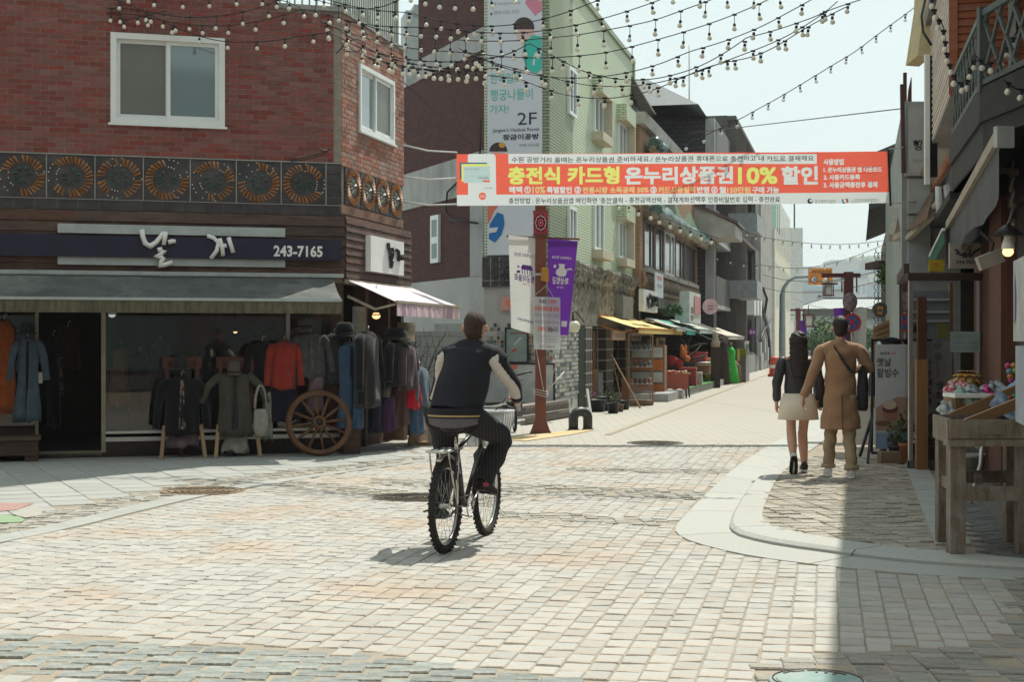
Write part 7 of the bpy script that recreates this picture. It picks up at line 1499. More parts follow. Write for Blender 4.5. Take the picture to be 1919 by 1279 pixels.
b = MB(); p_ = FGp.hit(1727,700,.12); b.box(V((p_.x,GZ - .12,.65)),(.13,.07,1.3)); b.box(V((p_.x,GZ - .12,1.65)),(.10,.06,.72),1); b.build('timber_post',[M('golden timber',(.30,.16,.07),.6,(.24,.12,.05),4,stretch=(3,3,.3)),redpost],gpm)
def sheet(fr,x0,y0,x1,y1,c,m,name,lab,cat,d=.012,txt=(),group=None):
    A0,B0 = fr.ab(x0,y1,c); A1,B1 = fr.ab(x1,y0,c); e = empty(name,fr.p(A0,B0,c),lab,cat,group); b = MB(); b.fbox(fr,A0,A1,B0,B1,c - d,c); b.build('panel',m,e)
    for s_,r_,tm,bo in txt: text(e,s_,tm,fr,(*fr.ab(r_[0],r_[3],c),*fr.ab(r_[2],r_[1],c)),bo,c + .004)
    return e
sheet(FGp,1781,622,1837,661,.03,M('pale blue sheet',(.34,.44,.44),.5),'hours_sign','pale blue opening hours sheet stuck on the porch glass','sign',.008,[('영업시간 안내',(1790,628,1820,634),MATS['print grey'],0),('09:00 ~ 18:00',(1786,639,1832,645),MATS['print grey'],0),('OPEN ~ CLOSE',(1786,649,1832,655),MATS['print grey'],0)])
ct = sheet(FGp,1709,610,1738,624,-.5,M('brown plaque',(.10,.055,.03),.6),'closed_sign','small brown wooden CLOSED plaque hanging inside the porch','sign',.02,[('CLOSED',(1712,613,1735,621),ink,.02)])
FS2 = Frame((0,18.3,0),(1,0,0))
e = sheet(FS2,1718,640,1784,836,0,M('white tea banner',(.46,.46,.45),.6),'tea_banner','white stand banner with vertical black tea names inside the glass porch','banner',.02)
for i,ch in enumerate('한방대추차'): text(e,ch,ink,FS2,(*FS2.ab(1733,690 + i*17.5,0),*FS2.ab(1746,675 + i*17.5,0)),.015,.005)
for i,ch in enumerate('쌍화차'): text(e,ch,ink,FS2,(*FS2.ab(1754,731 + i*19,0),*FS2.ab(1768,715 + i*19,0)),.015,.005)
for i,ch in enumerate('몸보신'): text(e,ch,ink,FS2,(*FS2.ab(1754,685 + i*8,0),*FS2.ab(1759,679 + i*8,0)),.0,.005)
for y_ in (648,669): flat(e,FS2,ell(FS2,1758,y_,8,7.5,0,n=14),pr('sage',(.22,.30,.24)),'printed_mark',.006)
flat(e,FS2,[FS2.ab(x,y) for x,y in ((1755,702),(1760,702),(1760,708),(1755,708))],coral_p,'printed_mark',.006); flat(e,FS2,ell(FS2,1751,786,18,12,0,n=16),pr('jujube',(.12,.03,.03)),'printed_bowl',.006); flat(e,FS2,[FS2.ab(x,y) for x,y in ((1733,790),(1769,790),(1764,806),(1738,806))],pr('bowl',(.16,.15,.15)),'printed_bowl',.007)
sheet(FS2,1757,607,1775,634,-.3,M('yellow poster',(.40,.34,.04),.6),'yellow_poster','small yellow poster with dark squares inside the porch','poster',.01,[('특가',(1760,612,1772,618),MATS['print grey'],0)])
b = MB(); F7 = Frame((0,20.5,0),(1,0,0)); b.fbox(F7,F7.ab(1706,600)[0],F7.ab(1778,600)[0],F7.ab(1740,640)[1],F7.ab(1740,545)[1],-.05,0); e = empty('counter_window',F7.p(F7.ab(1740,600)[0],1.5),'pale grey serving window frame inside the tea house porch','window'); b.build('panel',M('pale serving hatch',(.30,.34,.34),.4),e); b = MB(); 
for y_ in (560,583,600): b.fbox(F7,F7.ab(1706,600)[0],F7.ab(1778,600)[0],F7.ab(1740,y_ + 4)[1],F7.ab(1740,y_)[1],0,.03)
b.fbox(F7,F7.ab(1778,600)[0],F7.ab(1786,600)[0],.1,2.3,-.05,.04,1); b.build('frame',[pvc,tanwood],e)
# board with brush name and phone number
e = sheet(Frame((0,16.3,0),(1,0,0)),1780,456,1838,503,0,M('cream name board',(.36,.33,.29),.7),'shop_sign','cream name board with loose black brush marks and the number 244-9615','sign',.05,[('244-9615',(1791,488,1831,495),ink,.02)])
FT = Frame((0,16.3,0),(1,0,0)); b = MB()
for pts in ([(1789,468),(1793,470),(1796,473)],[(1791,474),(1799,478),(1807,476)],[(1803,481),(1810,482),(1808,473)],[(1815,464),(1818,463)],[(1812,468),(1818,470),(1815,476),(1817,482)],[(1818,482),(1826,472),(1836,467)]): stroke(b,FT,[FT.ab(*p) for p in pts],.012,.012)
b.build('brush_letter',ink,e)
# hanging bulb, spotlight, yellow board, white box sign
q = FR.hit(1889,472,.3); e = empty('hanging_lamp',q,'warm lit bulb hanging below a black arm at the tea house column','lamp'); b = MB(); b.ball(q,.042,(1,1,.9),12); b.build('bulb',bulb_on,e); b = MB(); b.lathe([(.05,.02),(.045,.06),(.03,.10),(.03,.13)],q,12); b.build('base',white_paint,e); b = MB(); b.tube([q + UP*.13,q + UP*.2,q + UP*.22 + FR.u*.2,q + UP*.3 + FR.u*.5],.015,6); b.lathe([(.12,.12),(.03,.2)],q,12); b.build('arm',black_paint,e)
q = FR.hit(1855,487,.25); e = empty('spot_lamp',q,'cream floodlight on a bracket above the porch beam','lamp'); b = MB(); b.box(q,(.22,.09,.12),ax=(V((.9,0,.35)).normalized(),V((0,1,0)),V((-.35,0,.9)).normalized())); b.build('head',M('cream casing',(.42,.38,.32),.6),e); b = MB(); b.tube([q,q + V((.05,.05,.15)),q + V((-.05,.1,.25))],.012,5); b.build('bracket',black_paint,e)
sheet(Frame((0,18.6,0),(1,0,0)),1741,487,1770,509,0,M('yellow sheet sign',(.70,.48,.03),.6),'yellow_sign','bright yellow sign with an orange triangle below the green awning flap','sign',.02,[('▼',(1750,493,1760,503),M('print orange',(.6,.2,.03),.7),0)])
e = empty('white_box_sign',FR.hit(1910,560,.5),'white hanging box sign with a lilac flower strip at the tea house column','sign'); A0,B1 = fr_(1899,490,.5); A1 = A0 + .75; B0 = fr_(1899,640,.5)[1]; b = MB(); b.fbox(FR,A0,A1,B0,B1,.32,.5); b.build('box',M('white sign face',(.46,.48,.47),.6),e); b = MB(); b.poly([FR.p(A0 + .05,B0 + .1,.505),FR.p(A0 + .16,B0 + .12,.505),FR.p(A0 + .17,B1 - .2,.505),FR.p(A0 + .1,B1 - .05,.505)]); b.build('printed_strip',pr('lilac',(.32,.25,.36)),e)
e = sheet(FR,1903,650,1960,790,.45,M('pale blue roll banner',(.36,.40,.45),.6),'roll_banner','pale blue vertical banner at the tea house door','banner',.02)
# awnings of this side
e = empty('awning',FR.hit(1820,350,.1),'dark grey rolled awning with long cream front bar below the balcony','awning','shop awnings'); A,B = at(1872,258,12.0),at(1778,424,18.2)
b = MB(); b.bar(A,B,.075,.10); b.build('front_bar',MATS['cream bar'],e); b = MB(); d = (B - A); b.grid(lambda u,v: A + d*u + V((.012*math.sin(u*30)*v,0,-.05 - v*(.42 + .06*math.sin(u*9)) + .12*max(0,u - .8)*v)),40,4); b.build('valance',M('charcoal valance',(.10,.10,.10),.8,(.07,.07,.07),4),e)
b = MB(); b.box(A + V((.03,-.03,0)),(.15,.06,.17),rz=.2); b.build('end_cap',M('grey cap',(.42,.43,.42),.5),e); b = MB(); q2 = [A + V((0,.02,.03)),B + V((0,0,.03)),B + SN*.9 + UP*.35,A + SN*.9 + UP*.35]; b.prism(q2,(0,0,.01)); b.build('canopy',MATS['charcoal valance'],e)
for t in (.25,.75): b = MB(); p = A + d*t; b.bar(p,p + SN*.45 - ST*.3 - UP*.12,.06); b.bar(p + SN*.45 - ST*.3 - UP*.12,p + SN*.95 + UP*.1,.06); b.build('folding_arm',MATS['cream bar'],e)
e = empty('awning',at(1710,400,24),'brown open awning with cream folding arms beside the balcony end','awning','shop awnings'); brn = M('brown canvas',(.16,.10,.065),.85,(.11,.07,.045),3)
q4 = [at(1751,356,23.5),at(1683,401,26.5),at(1673,438,25.5),at(1737,410,22.0)]; b = MB(); b.grid(lambda u,v: q4[0].lerp(q4[1],u).lerp(q4[3].lerp(q4[2],u),v) - UP*.06*math.sin(math.pi*u),8,4); b.build('canopy',brn,e)
b = MB(); b.bar(at(1681,397,26.6),at(1671,446,25.3),.10,.12); b.bar(at(1760,381,22.4),at(1718,425,23.6),.09); b.bar(at(1718,425,23.6),at(1675,448,25.4),.09); b.bar(at(1752,400,22.6),at(1700,448,24),.08); b.build('folding_arm',MATS['cream bar'],e)
b = MB(); q = at(1766,366,22.4); b.tube([q + V((-.05,0,-.22)),q + V((-.06,0,.12)),q + V((.05,0,.16)),q + V((.12,0,-.2))],.05,6); b.box(q + V((.08,0,-.28)),(.3,.2,.18)); b.build('bracket',pvc,e)
e = empty('awning',at(1760,470,19),'short green striped awning flap with white edge bar','awning','shop awnings'); b = MB(); q4 = [at(1768,430,18),at(1743,480,20.5),at(1743,505,20.5),at(1770,455,18)]; b.grid(lambda u,v: q4[0].lerp(q4[1],u).lerp(q4[3].lerp(q4[2],u),v),10,3); b.build('valance',M('green canvas',(.02,.15,.09),.8,(.015,.11,.07),5),e); b = MB(); b.bar(q4[0],q4[1],.035); b.build('front_bar',white_paint,e)
b = MB(); c4 = [street(1.15,19),street(1.15,26),street(2.4,26),street(2.4,19)]; b.prism([p + UP*3.32 for p in c4],(0,0,.1)); b.build('lower_deck',dark_t,rh)
# ------------------------------------------------------------------ sign tower and houses further up this side
F24 = Frame((0,24.0,0),(1,0,0)); f24 = lambda x,y,c=0: F24.ab(x,y,c)
st_ = empty('sign_tower_house',F24.p(f24(1720,500)[0],0,-2),'pale grey house end covered with tall white sign boards beyond the tea house','building'); pale = M('pale blue grey board',(.42,.47,.47),.6,(.37,.42,.42),2); xL = f24(1690,400)[0]; xR = f24(1800,400)[0]
b = MB(); p0,p1 = F24.p(xL,0),F24.p(xR,0); b.prism([p0,p1,p1 + ST*14,p0 + ST*14],(0,0,f24(1700,208)[1])); b.build('wall',M('weathered grey wall',(.34,.37,.36),.8,(.25,.28,.27),1.2,dirt=(.2,.21,.2),dscale=1),st_)
for x0,y0,x1,y1,m_,tx in ((1697,190,1747,330,pale,None),(1703,200,1742,329,MATS['white sign face'],1),(1702,335,1744,400,pale,None),(1702,405,1744,520,M('pale lower board',(.38,.42,.43),.6),None)):
    A0,B0 = f24(x0,y1,.06 + .05*(tx is not None)); A1,B1 = f24(x1,y0,.06 + .05*(tx is not None)); b = MB(); b.fbox(F24,A0,A1,B0,B1,.0,.06 + .05*(tx is not None)); o = b.build('sign_board',m_,st_)
    if tx: text(o,'행',ink,F24,(*f24(1711,282,.11),*f24(1728,262,.11)),.02,.115); text(o,'공간대여',MATS['print grey'],F24,(*f24(1711,304,.11),*f24(1738,298,.11)),0,.115)
text(st_,'8',ink,F24,(*f24(1721,225,.07),*f24(1728,210,.07)),.02,.075)
b = MB(); b.bar(F24.p(f24(1702,0)[0],f24(1700,208)[1],-.2),F24.p(f24(1702,0)[0],f24(1700,132)[1],-.2),.05); b.prism([F24.p(f24(1709,0)[0],f24(0,200)[1],-.3),F24.p(f24(1718,0)[0],f24(0,200)[1],-.3),F24.p(f24(1718,0)[0],f24(0,138)[1],-.3),F24.p(f24(1713,0)[0],f24(0,160)[1],-.3)],(0,.05,0)); b.bar(F24.p(xL + .0,4.2,.1),F24.p(xL - .02,f24(1700,160)[1],.1),.06); b.build('roof_post',M('maroon post',(.10,.04,.04),.6),st_)
e = empty('blade_sign',at(1748,220,21.5),'tall thin black and white blade sign edge on beside the slatted wall','sign'); F21 = Frame((0,21.5,0),(1,0,0)); A0,B0 = F21.ab(1743,332); A1,B1 = F21.ab(1757,104); b = MB(); b.fbox(F21,A0,A1,B0,B1,-.06,0); b.build('black_face',M('blade black',(.012,.012,.02),.4),e); b = MB(); b.fbox(F21,A0 - .07,A0 - .002,B0 - .1,B1 + .02,-.06,.0); b.build('white_face',white_paint,e)
e = empty('cream_eave_box',at(1735,40,22),'cream boxed eave panel hanging over the street at the top corner','eave'); b = MB(); q = [at(1719,104,22),at(1745,106,21.9),at(1745,-60,21.9),at(1737,-60,22),at(1735,0,22)]; b.prism(q,(0.04,.8,0)); b.build('panel',M('cream eave board',(.50,.40,.22),.7),e); b = MB(); b.tube([at(1735,-5,21.8),at(1727,30,21.8),at(1730,60,21.7),at(1745,84,21.5)],.02,5); b.build('cable',black_paint,e)
e = empty('tiled_eave_house',street(1.2,42),'house with dark tiled eaves and brown fascia further up the shaded side','building'); b = MB(); w0,w1 = street(.95,38.5),street(.95,60); b.prism([w0,w1,w1 + SN*6,w0 + SN*6][::-1],(0,0,5.2)); b.build('wall',M('buff wall',(.34,.31,.24),.8,(.24,.22,.18),1,dirt=(.2,.18,.15)),e)
b = MB(); q = at(1682,345,40); 
for z_,o_ in ((6.3,0),(5.0,.1)): b.add([street(.4 - o_,38) + UP*z_,street(.4 - o_,52) + UP*z_,street(2.5,52) + UP*(z_ + .9),street(2.5,38) + UP*(z_ + .9),street(.4 - o_,38) + UP*(z_ - .15),street(.4 - o_,52) + UP*(z_ - .15),street(2.5,38) + UP*(z_ + .6)],[(0,3,2,1),(4,0,1,5),(0,4,6,3)])
b.build('roof',M('dark roof tile',(.06,.065,.065),.7),e); b = MB(); F40 = Frame((0,38,0),(1,0,0)); A0,B0 = F40.ab(1647,501); A1,B1 = F40.ab(1692,488); b.fbox(F40,A0,A1,B0,B1,-1.5,.0); b.build('fascia_box',M('brown fascia',(.08,.05,.05),.6),e); lantern(e,F40.hit(1669,458,.05),.28,black_paint)
b = MB(); A0,B0 = F40.ab(1672,640); A1,B1 = F40.ab(1692,534); b.fbox(F40,A0,A1,.0,B1,-1,.0); b.build('grey_pillar',M('grey pillar box',(.20,.205,.20),.7),e); b = MB(); A0,B0 = F40.ab(1664,596); A1,B1 = F40.ab(1671,553); b.fbox(F40,A0,A1,B0,B1,-.1,.03); b.build('yellow_sign',M('sign amber',(.62,.32,.03),.6),e)
b = MB(); rr = random.Random(6)
for i in range(40):
    p = F40.p(F40.ab(1652,560)[0] + (i % 4)*.09 - .05,1.9 + (i // 4)*.20,-.3); b.tube([p + V((.07*math.cos(t),0,.09*math.sin(t))) for t in [k*1.047 for k in range(6)]],.012,3,closed=True)
b.build('iron_lattice',black_paint,e,kind='stuff')
plant_tuft('vine',F40.hit(1668,535,.2),.28,.6,lf2,'bright green climbing vine beside the grey pillar and iron lattice','vine',n=260,leaf=.09,seed=5)
q = at(1649,581,36); e = empty('round_sign',q,'round dark grey cafe sign with an orange cup emblem','sign'); r = 14*36/F; b = MB(); b.lathe([(r,-.06),(r,.05),(r*.93,.06),(0,.06)],q,28,ax=(V((1,0,0)),UP,V((0,-1,0))),sm=False); b.build('disc',M('dark grey disc',(.07,.075,.078),.5),e); F36 = Frame((0,36 - .06,0),(1,0,0)); flat(e,F36,[F36.ab(x,y) for x,y in ((1643,574),(1655,575),(1653,590),(1645,589))],M('print amber',(.6,.28,.06),.6),'printed_cup',.006); text(e,'M',M('dark print',(.07,.075,.078),.6),F36,(*F36.ab(1646,586),*F36.ab(1652,578)),.03,.01)
b = MB(); b.bar(q + V((r,.05,.05)),q + V((.5,.2,.05)),.03); b.build('bracket',steel,e)
e = empty('timber_stall',at(1655,615,33),'sloping bamboo and timber stall roof beyond the sandwich banner','stall'); rr = random.Random(3)
for i in range(9): b = MB(); p = at(1640 + rr.uniform(-6,4),616 + i*2.6,33 + rr.uniform(-.4,.4)); q = at(1672 + rr.uniform(-4,8),598 + i*3.4,33); b.bar(p,q,.05); b.build('batten',tanwood,e)
b = MB(); p = at(1640,640,33); b.bar(V((p.x,33,0)),V((p.x,33,1.6)),.06); b.bar(V((p.x + .42,33,0)),V((p.x + .42,33,1.9)),.06); b.build('post',tanwood,e)
# ------------------------------------------------------------------ string lights
opal = M('opal bulb',(.72,.69,.58),.3,(.68,.65,.54),3,spec=.5); clear = GLASS('clear bulb',(.62,.66,.66),.05,.45)
def bulbmesh(r,m,nm):
    b = MB(); b.lathe([(.30*r,-.05*r),(.55*r,-.15*r),(.62*r,-1.0*r),(.42*r,-1.35*r)],n=8,m=1)
    b.lathe([(.40*r,-1.3*r),(.75*r,-1.75*r),(1.0*r,-2.35*r),(.92*r,-2.85*r),(.5*r,-3.25*r),(1e-4,-3.35*r)],n=9,m=0); return b.mesh(nm,[m,black_paint])
bm1,bm2 = bulbmesh(.028,opal,'bulb'),bulbmesh(.029,clear,'bulb'); rs = random.Random(12)
def string(pts,lab,drop=4,gap=50,Z=17,mesh=bm1,r=.006,size=1.0,zl=None,first=.4,grp='string lights over the crossing'):
    zf = zl or (lambda x: Z)
    P = [at(x,y,zf(x)) for x,y in pts]; e = empty('string_light',P[0],lab,'string light',grp); q = smooth(P,2); b = MB(); b.tube(q,r,5); b.build('cable',black_paint,e)
    k = F/zf(pts[len(pts) // 2][0]); n = max(2,int(sum((a - c).length for a,c in zip(q,q[1:]))*k/gap)); s = resample(q,n); b = MB()
    for i in range(n):
        p = s[i].lerp(s[i + 1],first); d = drop/k; b.box(p - UP*.006,(.05,.014,.022),rz=.2); c = p - UP*d
        if drop > 5: b.tube([p,c],.004,4)
        link('bulb',mesh,e,Matrix.Translation(c) @ Matrix.Rotation(rs.uniform(-.22,.22),4,'Y') @ Matrix.Rotation(rs.uniform(0,6),4,'Z') @ Matrix.Scale(size*rs.uniform(.94,1.05),4))
    b.build('clip',black_paint,e,kind='stuff')
zl = lambda x: 19.4 - max(0,min(1,(x - 640)/300))*2.4
T = lambda s: [tuple(float(v) for v in p.split(',')) for p in s.split()]
for s,d,lab in (('590,-8 624,2 669,13.5 722,21 763,22.5 787,29 827,40 881,48 937,49 996,41 1052,26.6 1104,6.7 1150,-12',5,'topmost bulb string crossing the face printed on the tall banner'),
    ('600,22.5 632,33 679,45 731,50 784,50.6 834,54 891,60 943,62 989,61 1052,52 1104,41.6 1157,26.6 1212,8.5 1250,-6',7,'second bulb string from the top across the street'),
    ('645,37 680,46 731,60 772,67 821,71 870,75.4 919.5,77 971,76 1022,71 1072,67 1125,58 1176,48.7 1228,37.6 1277,19.5 1327,1.3 1350,-8',17,'third bulb string with long drops across the teal robe'),
    ('600,40 656,62 701,75 744,86 791,93 838,96 887,99 933,105.4 981.5,108 1032,108 1080,105 1130,99.6 1171,90.7 1221.6,77 1272,62.5 1320,47.4 1367,30.7 1414,11 1450,-6',17,'fourth bulb string with long drops rising to the upper middle of the sky'),
    ('600,50 632,67.5 666,86 729,105 774,112.5 819,116 866,115 908,111 953,102 992,81.5',5,'short bulb string from the shop corner up to the teal robe'),
    ('992,81 1004,87 1063,119 1098,135.5 1139,146 1183,150 1228,148 1272,138 1312,124 1350,104 1387,79.5 1400,69 1426,64 1467,52 1505,39 1527,31 1561,15.6 1619,-3',4,'kinked bulb string dipping over the mint wall to the tangle of cables'),
    ('860,90 911,115 958,131 1004,141.7 1052,146 1100,146 1150,141 1199,131 1246,116.7 1291,96.4 1340,83 1386,67 1435,46 1477,23 1530,-6',5,'bulb string running low over the mint wall, then steeply above the knot of cables'),
    ('880,100 932,120.5 1024,142 1068,154 1112,161 1157,162 1205,160 1251,151 1297,139 1342,121 1387,104 1428,88.6 1470,70 1509,48 1546,23 1570,2',4,'bulb string just above the lowest one over the mint windows'),
    ('690,108 760,128 860,137 971,146 1004,160 1044,174.5 1090,183 1137,185 1185,179 1229,167.4 1272,148.5 1320,127 1361,116 1407,108 1450,90 1491,64 1533,39 1572,19.5 1587,12',4,'lowest hanging bulb string across the mint windows'),
    ('640,82 690,108 729,118 774,126 819,132 866,134 912,130',5,'short lower bulb string beneath the window of the shop corner'),
    ('0,15.5 50,15 87,20 145,24 190,23 225,25 262,28 300,38 347,45 394,49 439,47 484,40 530,28 560,19',6,'bulb string passing just above the large front window'),
    ('15,-5 47,12 93,24 131,36 175,41 220,40 262,32 312,20',4,'bulb string at the far left brickwork, ending above the window'),
    ('60,-4 90,6 140,12 181,8 205,-4',5,'short sagging bulb string at the very top left of the bricks'),
    ('90,6 140,14 180,16 222,14 265,19 312,28 352,33 405,31 455,23 505,8 530,-4',14,'bulb string with long drops above the front window'),
    ('205,-6 265,18 312,42 340,56 380,70 420,78 463,79 510,77 550,70 588,64 620,60',4,'bulb string sagging lowest, touching the corner of the front window'),
    ('220,-30 300,-18 350,-14 400,-18 470,-26 560,-12 620,8 700,20 760,-6',20,'bulb string mostly above the picture edge whose bulbs peep in at the top'),
    ('500,-6 545,4 590,30 640,58 690,92 740,112 800,125 860,130 930,128',4,'steep bulb string wrapped round the brick corner'),
    ('760,-25 830,-8 900,-6 980,-24 1100,-40 1240,-26 1330,-8 1390,-18 1460,-2 1490,-20',14,'bulb string above the picture edge over the dark brick wall')):
    string(T(s),lab,d,49,zl=zl)
string(T('1275,273.6 1302,262 1329,250 1359,236.6 1390,221.5 1421,204 1455,185.5 1489,165.5 1526,143 1566,118.5 1605,95.6 1647,62.5 1691,31 1720,9 1740,-6'),'thin lone string of clear bulbs rising over the banner to the cream eave',3,33,24,bm2,.007)
string(T('1150,376 1192,386 1232,402 1272,420 1325,440 1345,446'),'small bulb string in front of the brown brick windows',4,20,36,bm1,.008,1.7); string(T('1345,408 1365,418 1390,430 1420,444 1497,455 1560,459 1610,457 1655,451'),'faint bulb string high across the far end of the street',2,17,60,bm1,.012,1.6); string(T('1310,468 1345,480 1380,490 1430,498 1500,505 1560,494 1600,482 1655,460'),'second faint bulb string across the far end of the street',2,24,62,bm1,.012,1.6)
string(T('1746,-12 1747,20 1768,44 1772,80 1778,118 1786,140 1798,160 1812,163 1820,120 1826,98 1838,118 1850,122 1880,104 1905,60 1925,20'),'string of large bulbs draped along the lattice balcony',2,21,13.6,bm1,.006,.98); string(T('1880,148 1890,160 1919,172 1960,165'),'loop of large bulbs hanging under the balcony edge',3,26,12.6,bm1,.008,.98)
b = MB()
for s in ('540,300 570,296 600,288 622,278','545,303 590,296 618,284 600,280','630,100 660,70 690,80 670,100 640,90'): b.tube(smooth([at(x,y,19.4) for x,y in T(s)]),.008,4)
b.build('cable_tangle',black_paint,None,'loose tangle of thin black cables on the brick corner of the clothes shop','cable',kind=None)
# ------------------------------------------------------------------ worn timber goods stand with toys
worn = M('worn grey timber',(.27,.225,.175),.85,(.15,.105,.08),5,.4,35,stretch=(4,4,.6),dirt=(.38,.37,.33),dscale=5,damt=.55); newp = M('new pine batten',(.33,.19,.09),.6,(.27,.15,.07),4,.1,30)
cF = [V((3.06,10.3,0)),V((3.53,10.3,0)),V((3.64,10.92,0)),V((3.13,10.86,0))]; e = empty('goods_stand',cF[0],'worn timber goods stand on thick legs in the shaded corner','stand')
for p,w in zip(cF,(.105,.105,.08,.085)): b = MB(); b.box(p + UP*.435,(w,w,.78)); b.build('leg',worn,e)
def rail(A,B,z,h,t,nm,m,o=0): d = (B - A).normalized(); n_ = V((d.y,-d.x,0))*o; b = MB(); b.bar(A + UP*z + n_,B + UP*z + n_,t,h); b.build(nm,m,e)
ext = lambda A,B,k: (A + (A - B).normalized()*k,B + (B - A).normalized()*k)
rail(cF[0],cF[1],.46,.10,.03,'cross_rail',worn,.035); rail(cF[3],cF[2],.52,.09,.03,'cross_rail',worn); rail(cF[0],cF[3],.50,.08,.03,'cross_rail',worn); rail(V((3.25,10.4,0)),V((3.38,10.85,0)),.53,.04,.05,'loose_batten',worn)
rail(*ext(cF[0],cF[1],.07),.81,.045,.15,'front_rail',worn,.0); rail(*ext(cF[0],cF[1],.06),.905,.13,.025,'tray_side',worn,.055); rail(*ext(cF[0],cF[3],.05),.89,.17,.025,'tray_side',worn,-.05); rail(*ext(cF[1],cF[2],.05),.89,.17,.025,'tray_side',worn,.05); rail(*ext(cF[3],cF[2],.05),.89,.17,.025,'tray_side',worn)
b = MB(); b.prism([p + UP*.835 for p in cF],(0,0,.02)); b.build('tray_floor',M('stained tray',(.07,.04,.035),.8),e); b = MB(); b.box((3.30,10.226,.905),(.15,.012,.07)); b.build('label_plate',M('label wood',(.24,.20,.155),.7),e)
for (x0,y0,za),(x1,y1,zb) in (((1786,806,10.4),(1990,722,10.6)),((1782,784,10.9),(1990,695,11.0)),((1868,808,10.4),(1990,762,10.4)),((1858,782,11.2),(1990,735,11.2))): b = MB(); b.bar(at(x0,y0,za),at(x1,y1,zb),.03,.075); b.build('batten',newp,e)
b = MB(); b.tube([at(1832,840,11.5),at(1845,790,11.6),at(1850,770,11.6)],.022,8); b.tube([at(1818,945,12.4),at(1838,870,12.5),at(1842,790,12.5)],.02,8); b.build('metal_leg',steel,e)
def item(nm,lab,cat,parts,grp='toys on the goods stand'):
    e = empty(nm,parts[0][2],lab,cat,grp)
    for p_,m_,c,fn in parts: b = MB(); fn(b,c); b.build(p_,m_,e)
T_ = lambda n,c: M('toy ' + n,c,.45)
bxs = lambda w,d,h,rz=0: (lambda b,c: b.box(c,(w,d,h),rz=rz)); fl = lambda w,h: (lambda b,c: b.grid(lambda u,v: c + V(((u - .5)*w + .02*math.sin(v*9),.05*math.sin(u*7 + v*4) + v*.12,(v - .5)*h + .02*math.sin(u*11))),8,6))
item('cardboard_box','open brown cardboard box with red and white candy straws','box',[('box',tanwood,at(1812,757,11.2),bxs(.26,.3,.16)),('rim',white_paint,at(1812,741,11.1),bxs(.27,.31,.03)),('candy',M('candy stripes',(.6,.5,.5),.5,(.45,.04,.08),30,rampmid=(.48,.52)),at(1800,733,11.1),fl(.18,.12))])
item('toy_pack','yellow toy box between the cardboard box and the battens','toy',[('box',T_('yellow',(.60,.45,.03)),at(1842,750,11.2),bxs(.26,.2,.11)),('label',T_('black',(.02,.02,.02)),at(1868,753,11.05),bxs(.05,.02,.08))])
for i,(px,py,w,h,col,lab) in enumerate(((1818,741,.18,.12,(.36,.50,.45),'clear mint green toy packet lying in the tray'),(1846,738,.2,.1,(.25,.27,.29),'silvery grey toy packet lying in the tray'),(1862,736,.12,.09,(.75,.05,.30),'hot pink toy packet in the tray'),(1872,730,.12,.1,(.30,.33,.35),'grey plastic bag behind the pink packet'),(1880,752,.18,.09,(.45,.5,.52),'pale boxed toy beneath the upper batten'),(1906,761,.3,.17,(.28,.40,.55),'pale blue and pink printed packets on the lower battens'),(1786,770,.16,.12,(.5,.54,.55),'white open box lid at the corner of the stand'))):
    item('toy_packet',lab,'toy',[('packet',M('packet %d' % i,col,.3,tuple(x*.55 for x in col),26,spec=.6),at(px,py,11.0 - .2*(i == 5)),fl(w,h))])
item('toy_box','blue toy box with a yellow duck print leaning on the battens','toy box',[('box',T_('blue',(.04,.24,.36)),at(1900,730,11.3),lambda b,c: b.prism([c + V((-.12,0,-.07)),c + V((.2,0,-.05)),c + V((.2,0,.17)),c + V((.13,0,.13))],(0,.12,0))),('printed_duck',T_('duck',(.62,.48,.05)),at(1908,726,11.28),lambda b,c: (b.ball(c,.035,(1,.1,1)),b.ball(c + V((-.02,0,-.045)),.045,(1.3,.1,.7)))),('printed_beak',T_('beak',(.62,.25,.03)),at(1896,729,11.25),lambda b,c: b.ball(c,.014,(1.4,.2,.8)))])
cols = [(.62,.06,.20),(.65,.27,.05),(.18,.35,.50),(.45,.58,.08),(.65,.25,.08),(.55,.08,.28),(.64,.52,.04),(.64,.50,.04)]
for i,(px,py) in enumerate(((1888,686),(1899,686),(1891,696),(1901,695),(1893,706),(1895,713),(1909,697),(1909,705))):
    item('toy_ball',['pink','orange','sky blue','lime','deep orange','magenta','upper yellow','lower yellow'][i] + ' plastic ball in the tall clear tube of balls','ball',[('ball',T_('ball%d' % i,cols[i]),at(px,py,11.3),lambda b,c: (b.ball(c,.022,n=12),b.ball(c + V((.008,-.016,.012)),.007,n=6)))],'plastic balls on the goods stand')
for i,(px,py) in enumerate(((1893,746),(1900,743),(1908,741))): item('toy_ball',['small red','small green','small orange red'][i] + ' ball lying on the packets under the battens','ball',[('ball',T_('sb%d' % i,((.6,.05,.03),(.03,.35,.08),(.65,.2,.03))[i]),at(px,py,10.9),lambda b,c: (b.ball(c,.018,n=10),b.ball(c + V((.004,-.014,.008)),.006,n=6)))],'plastic balls on the goods stand')
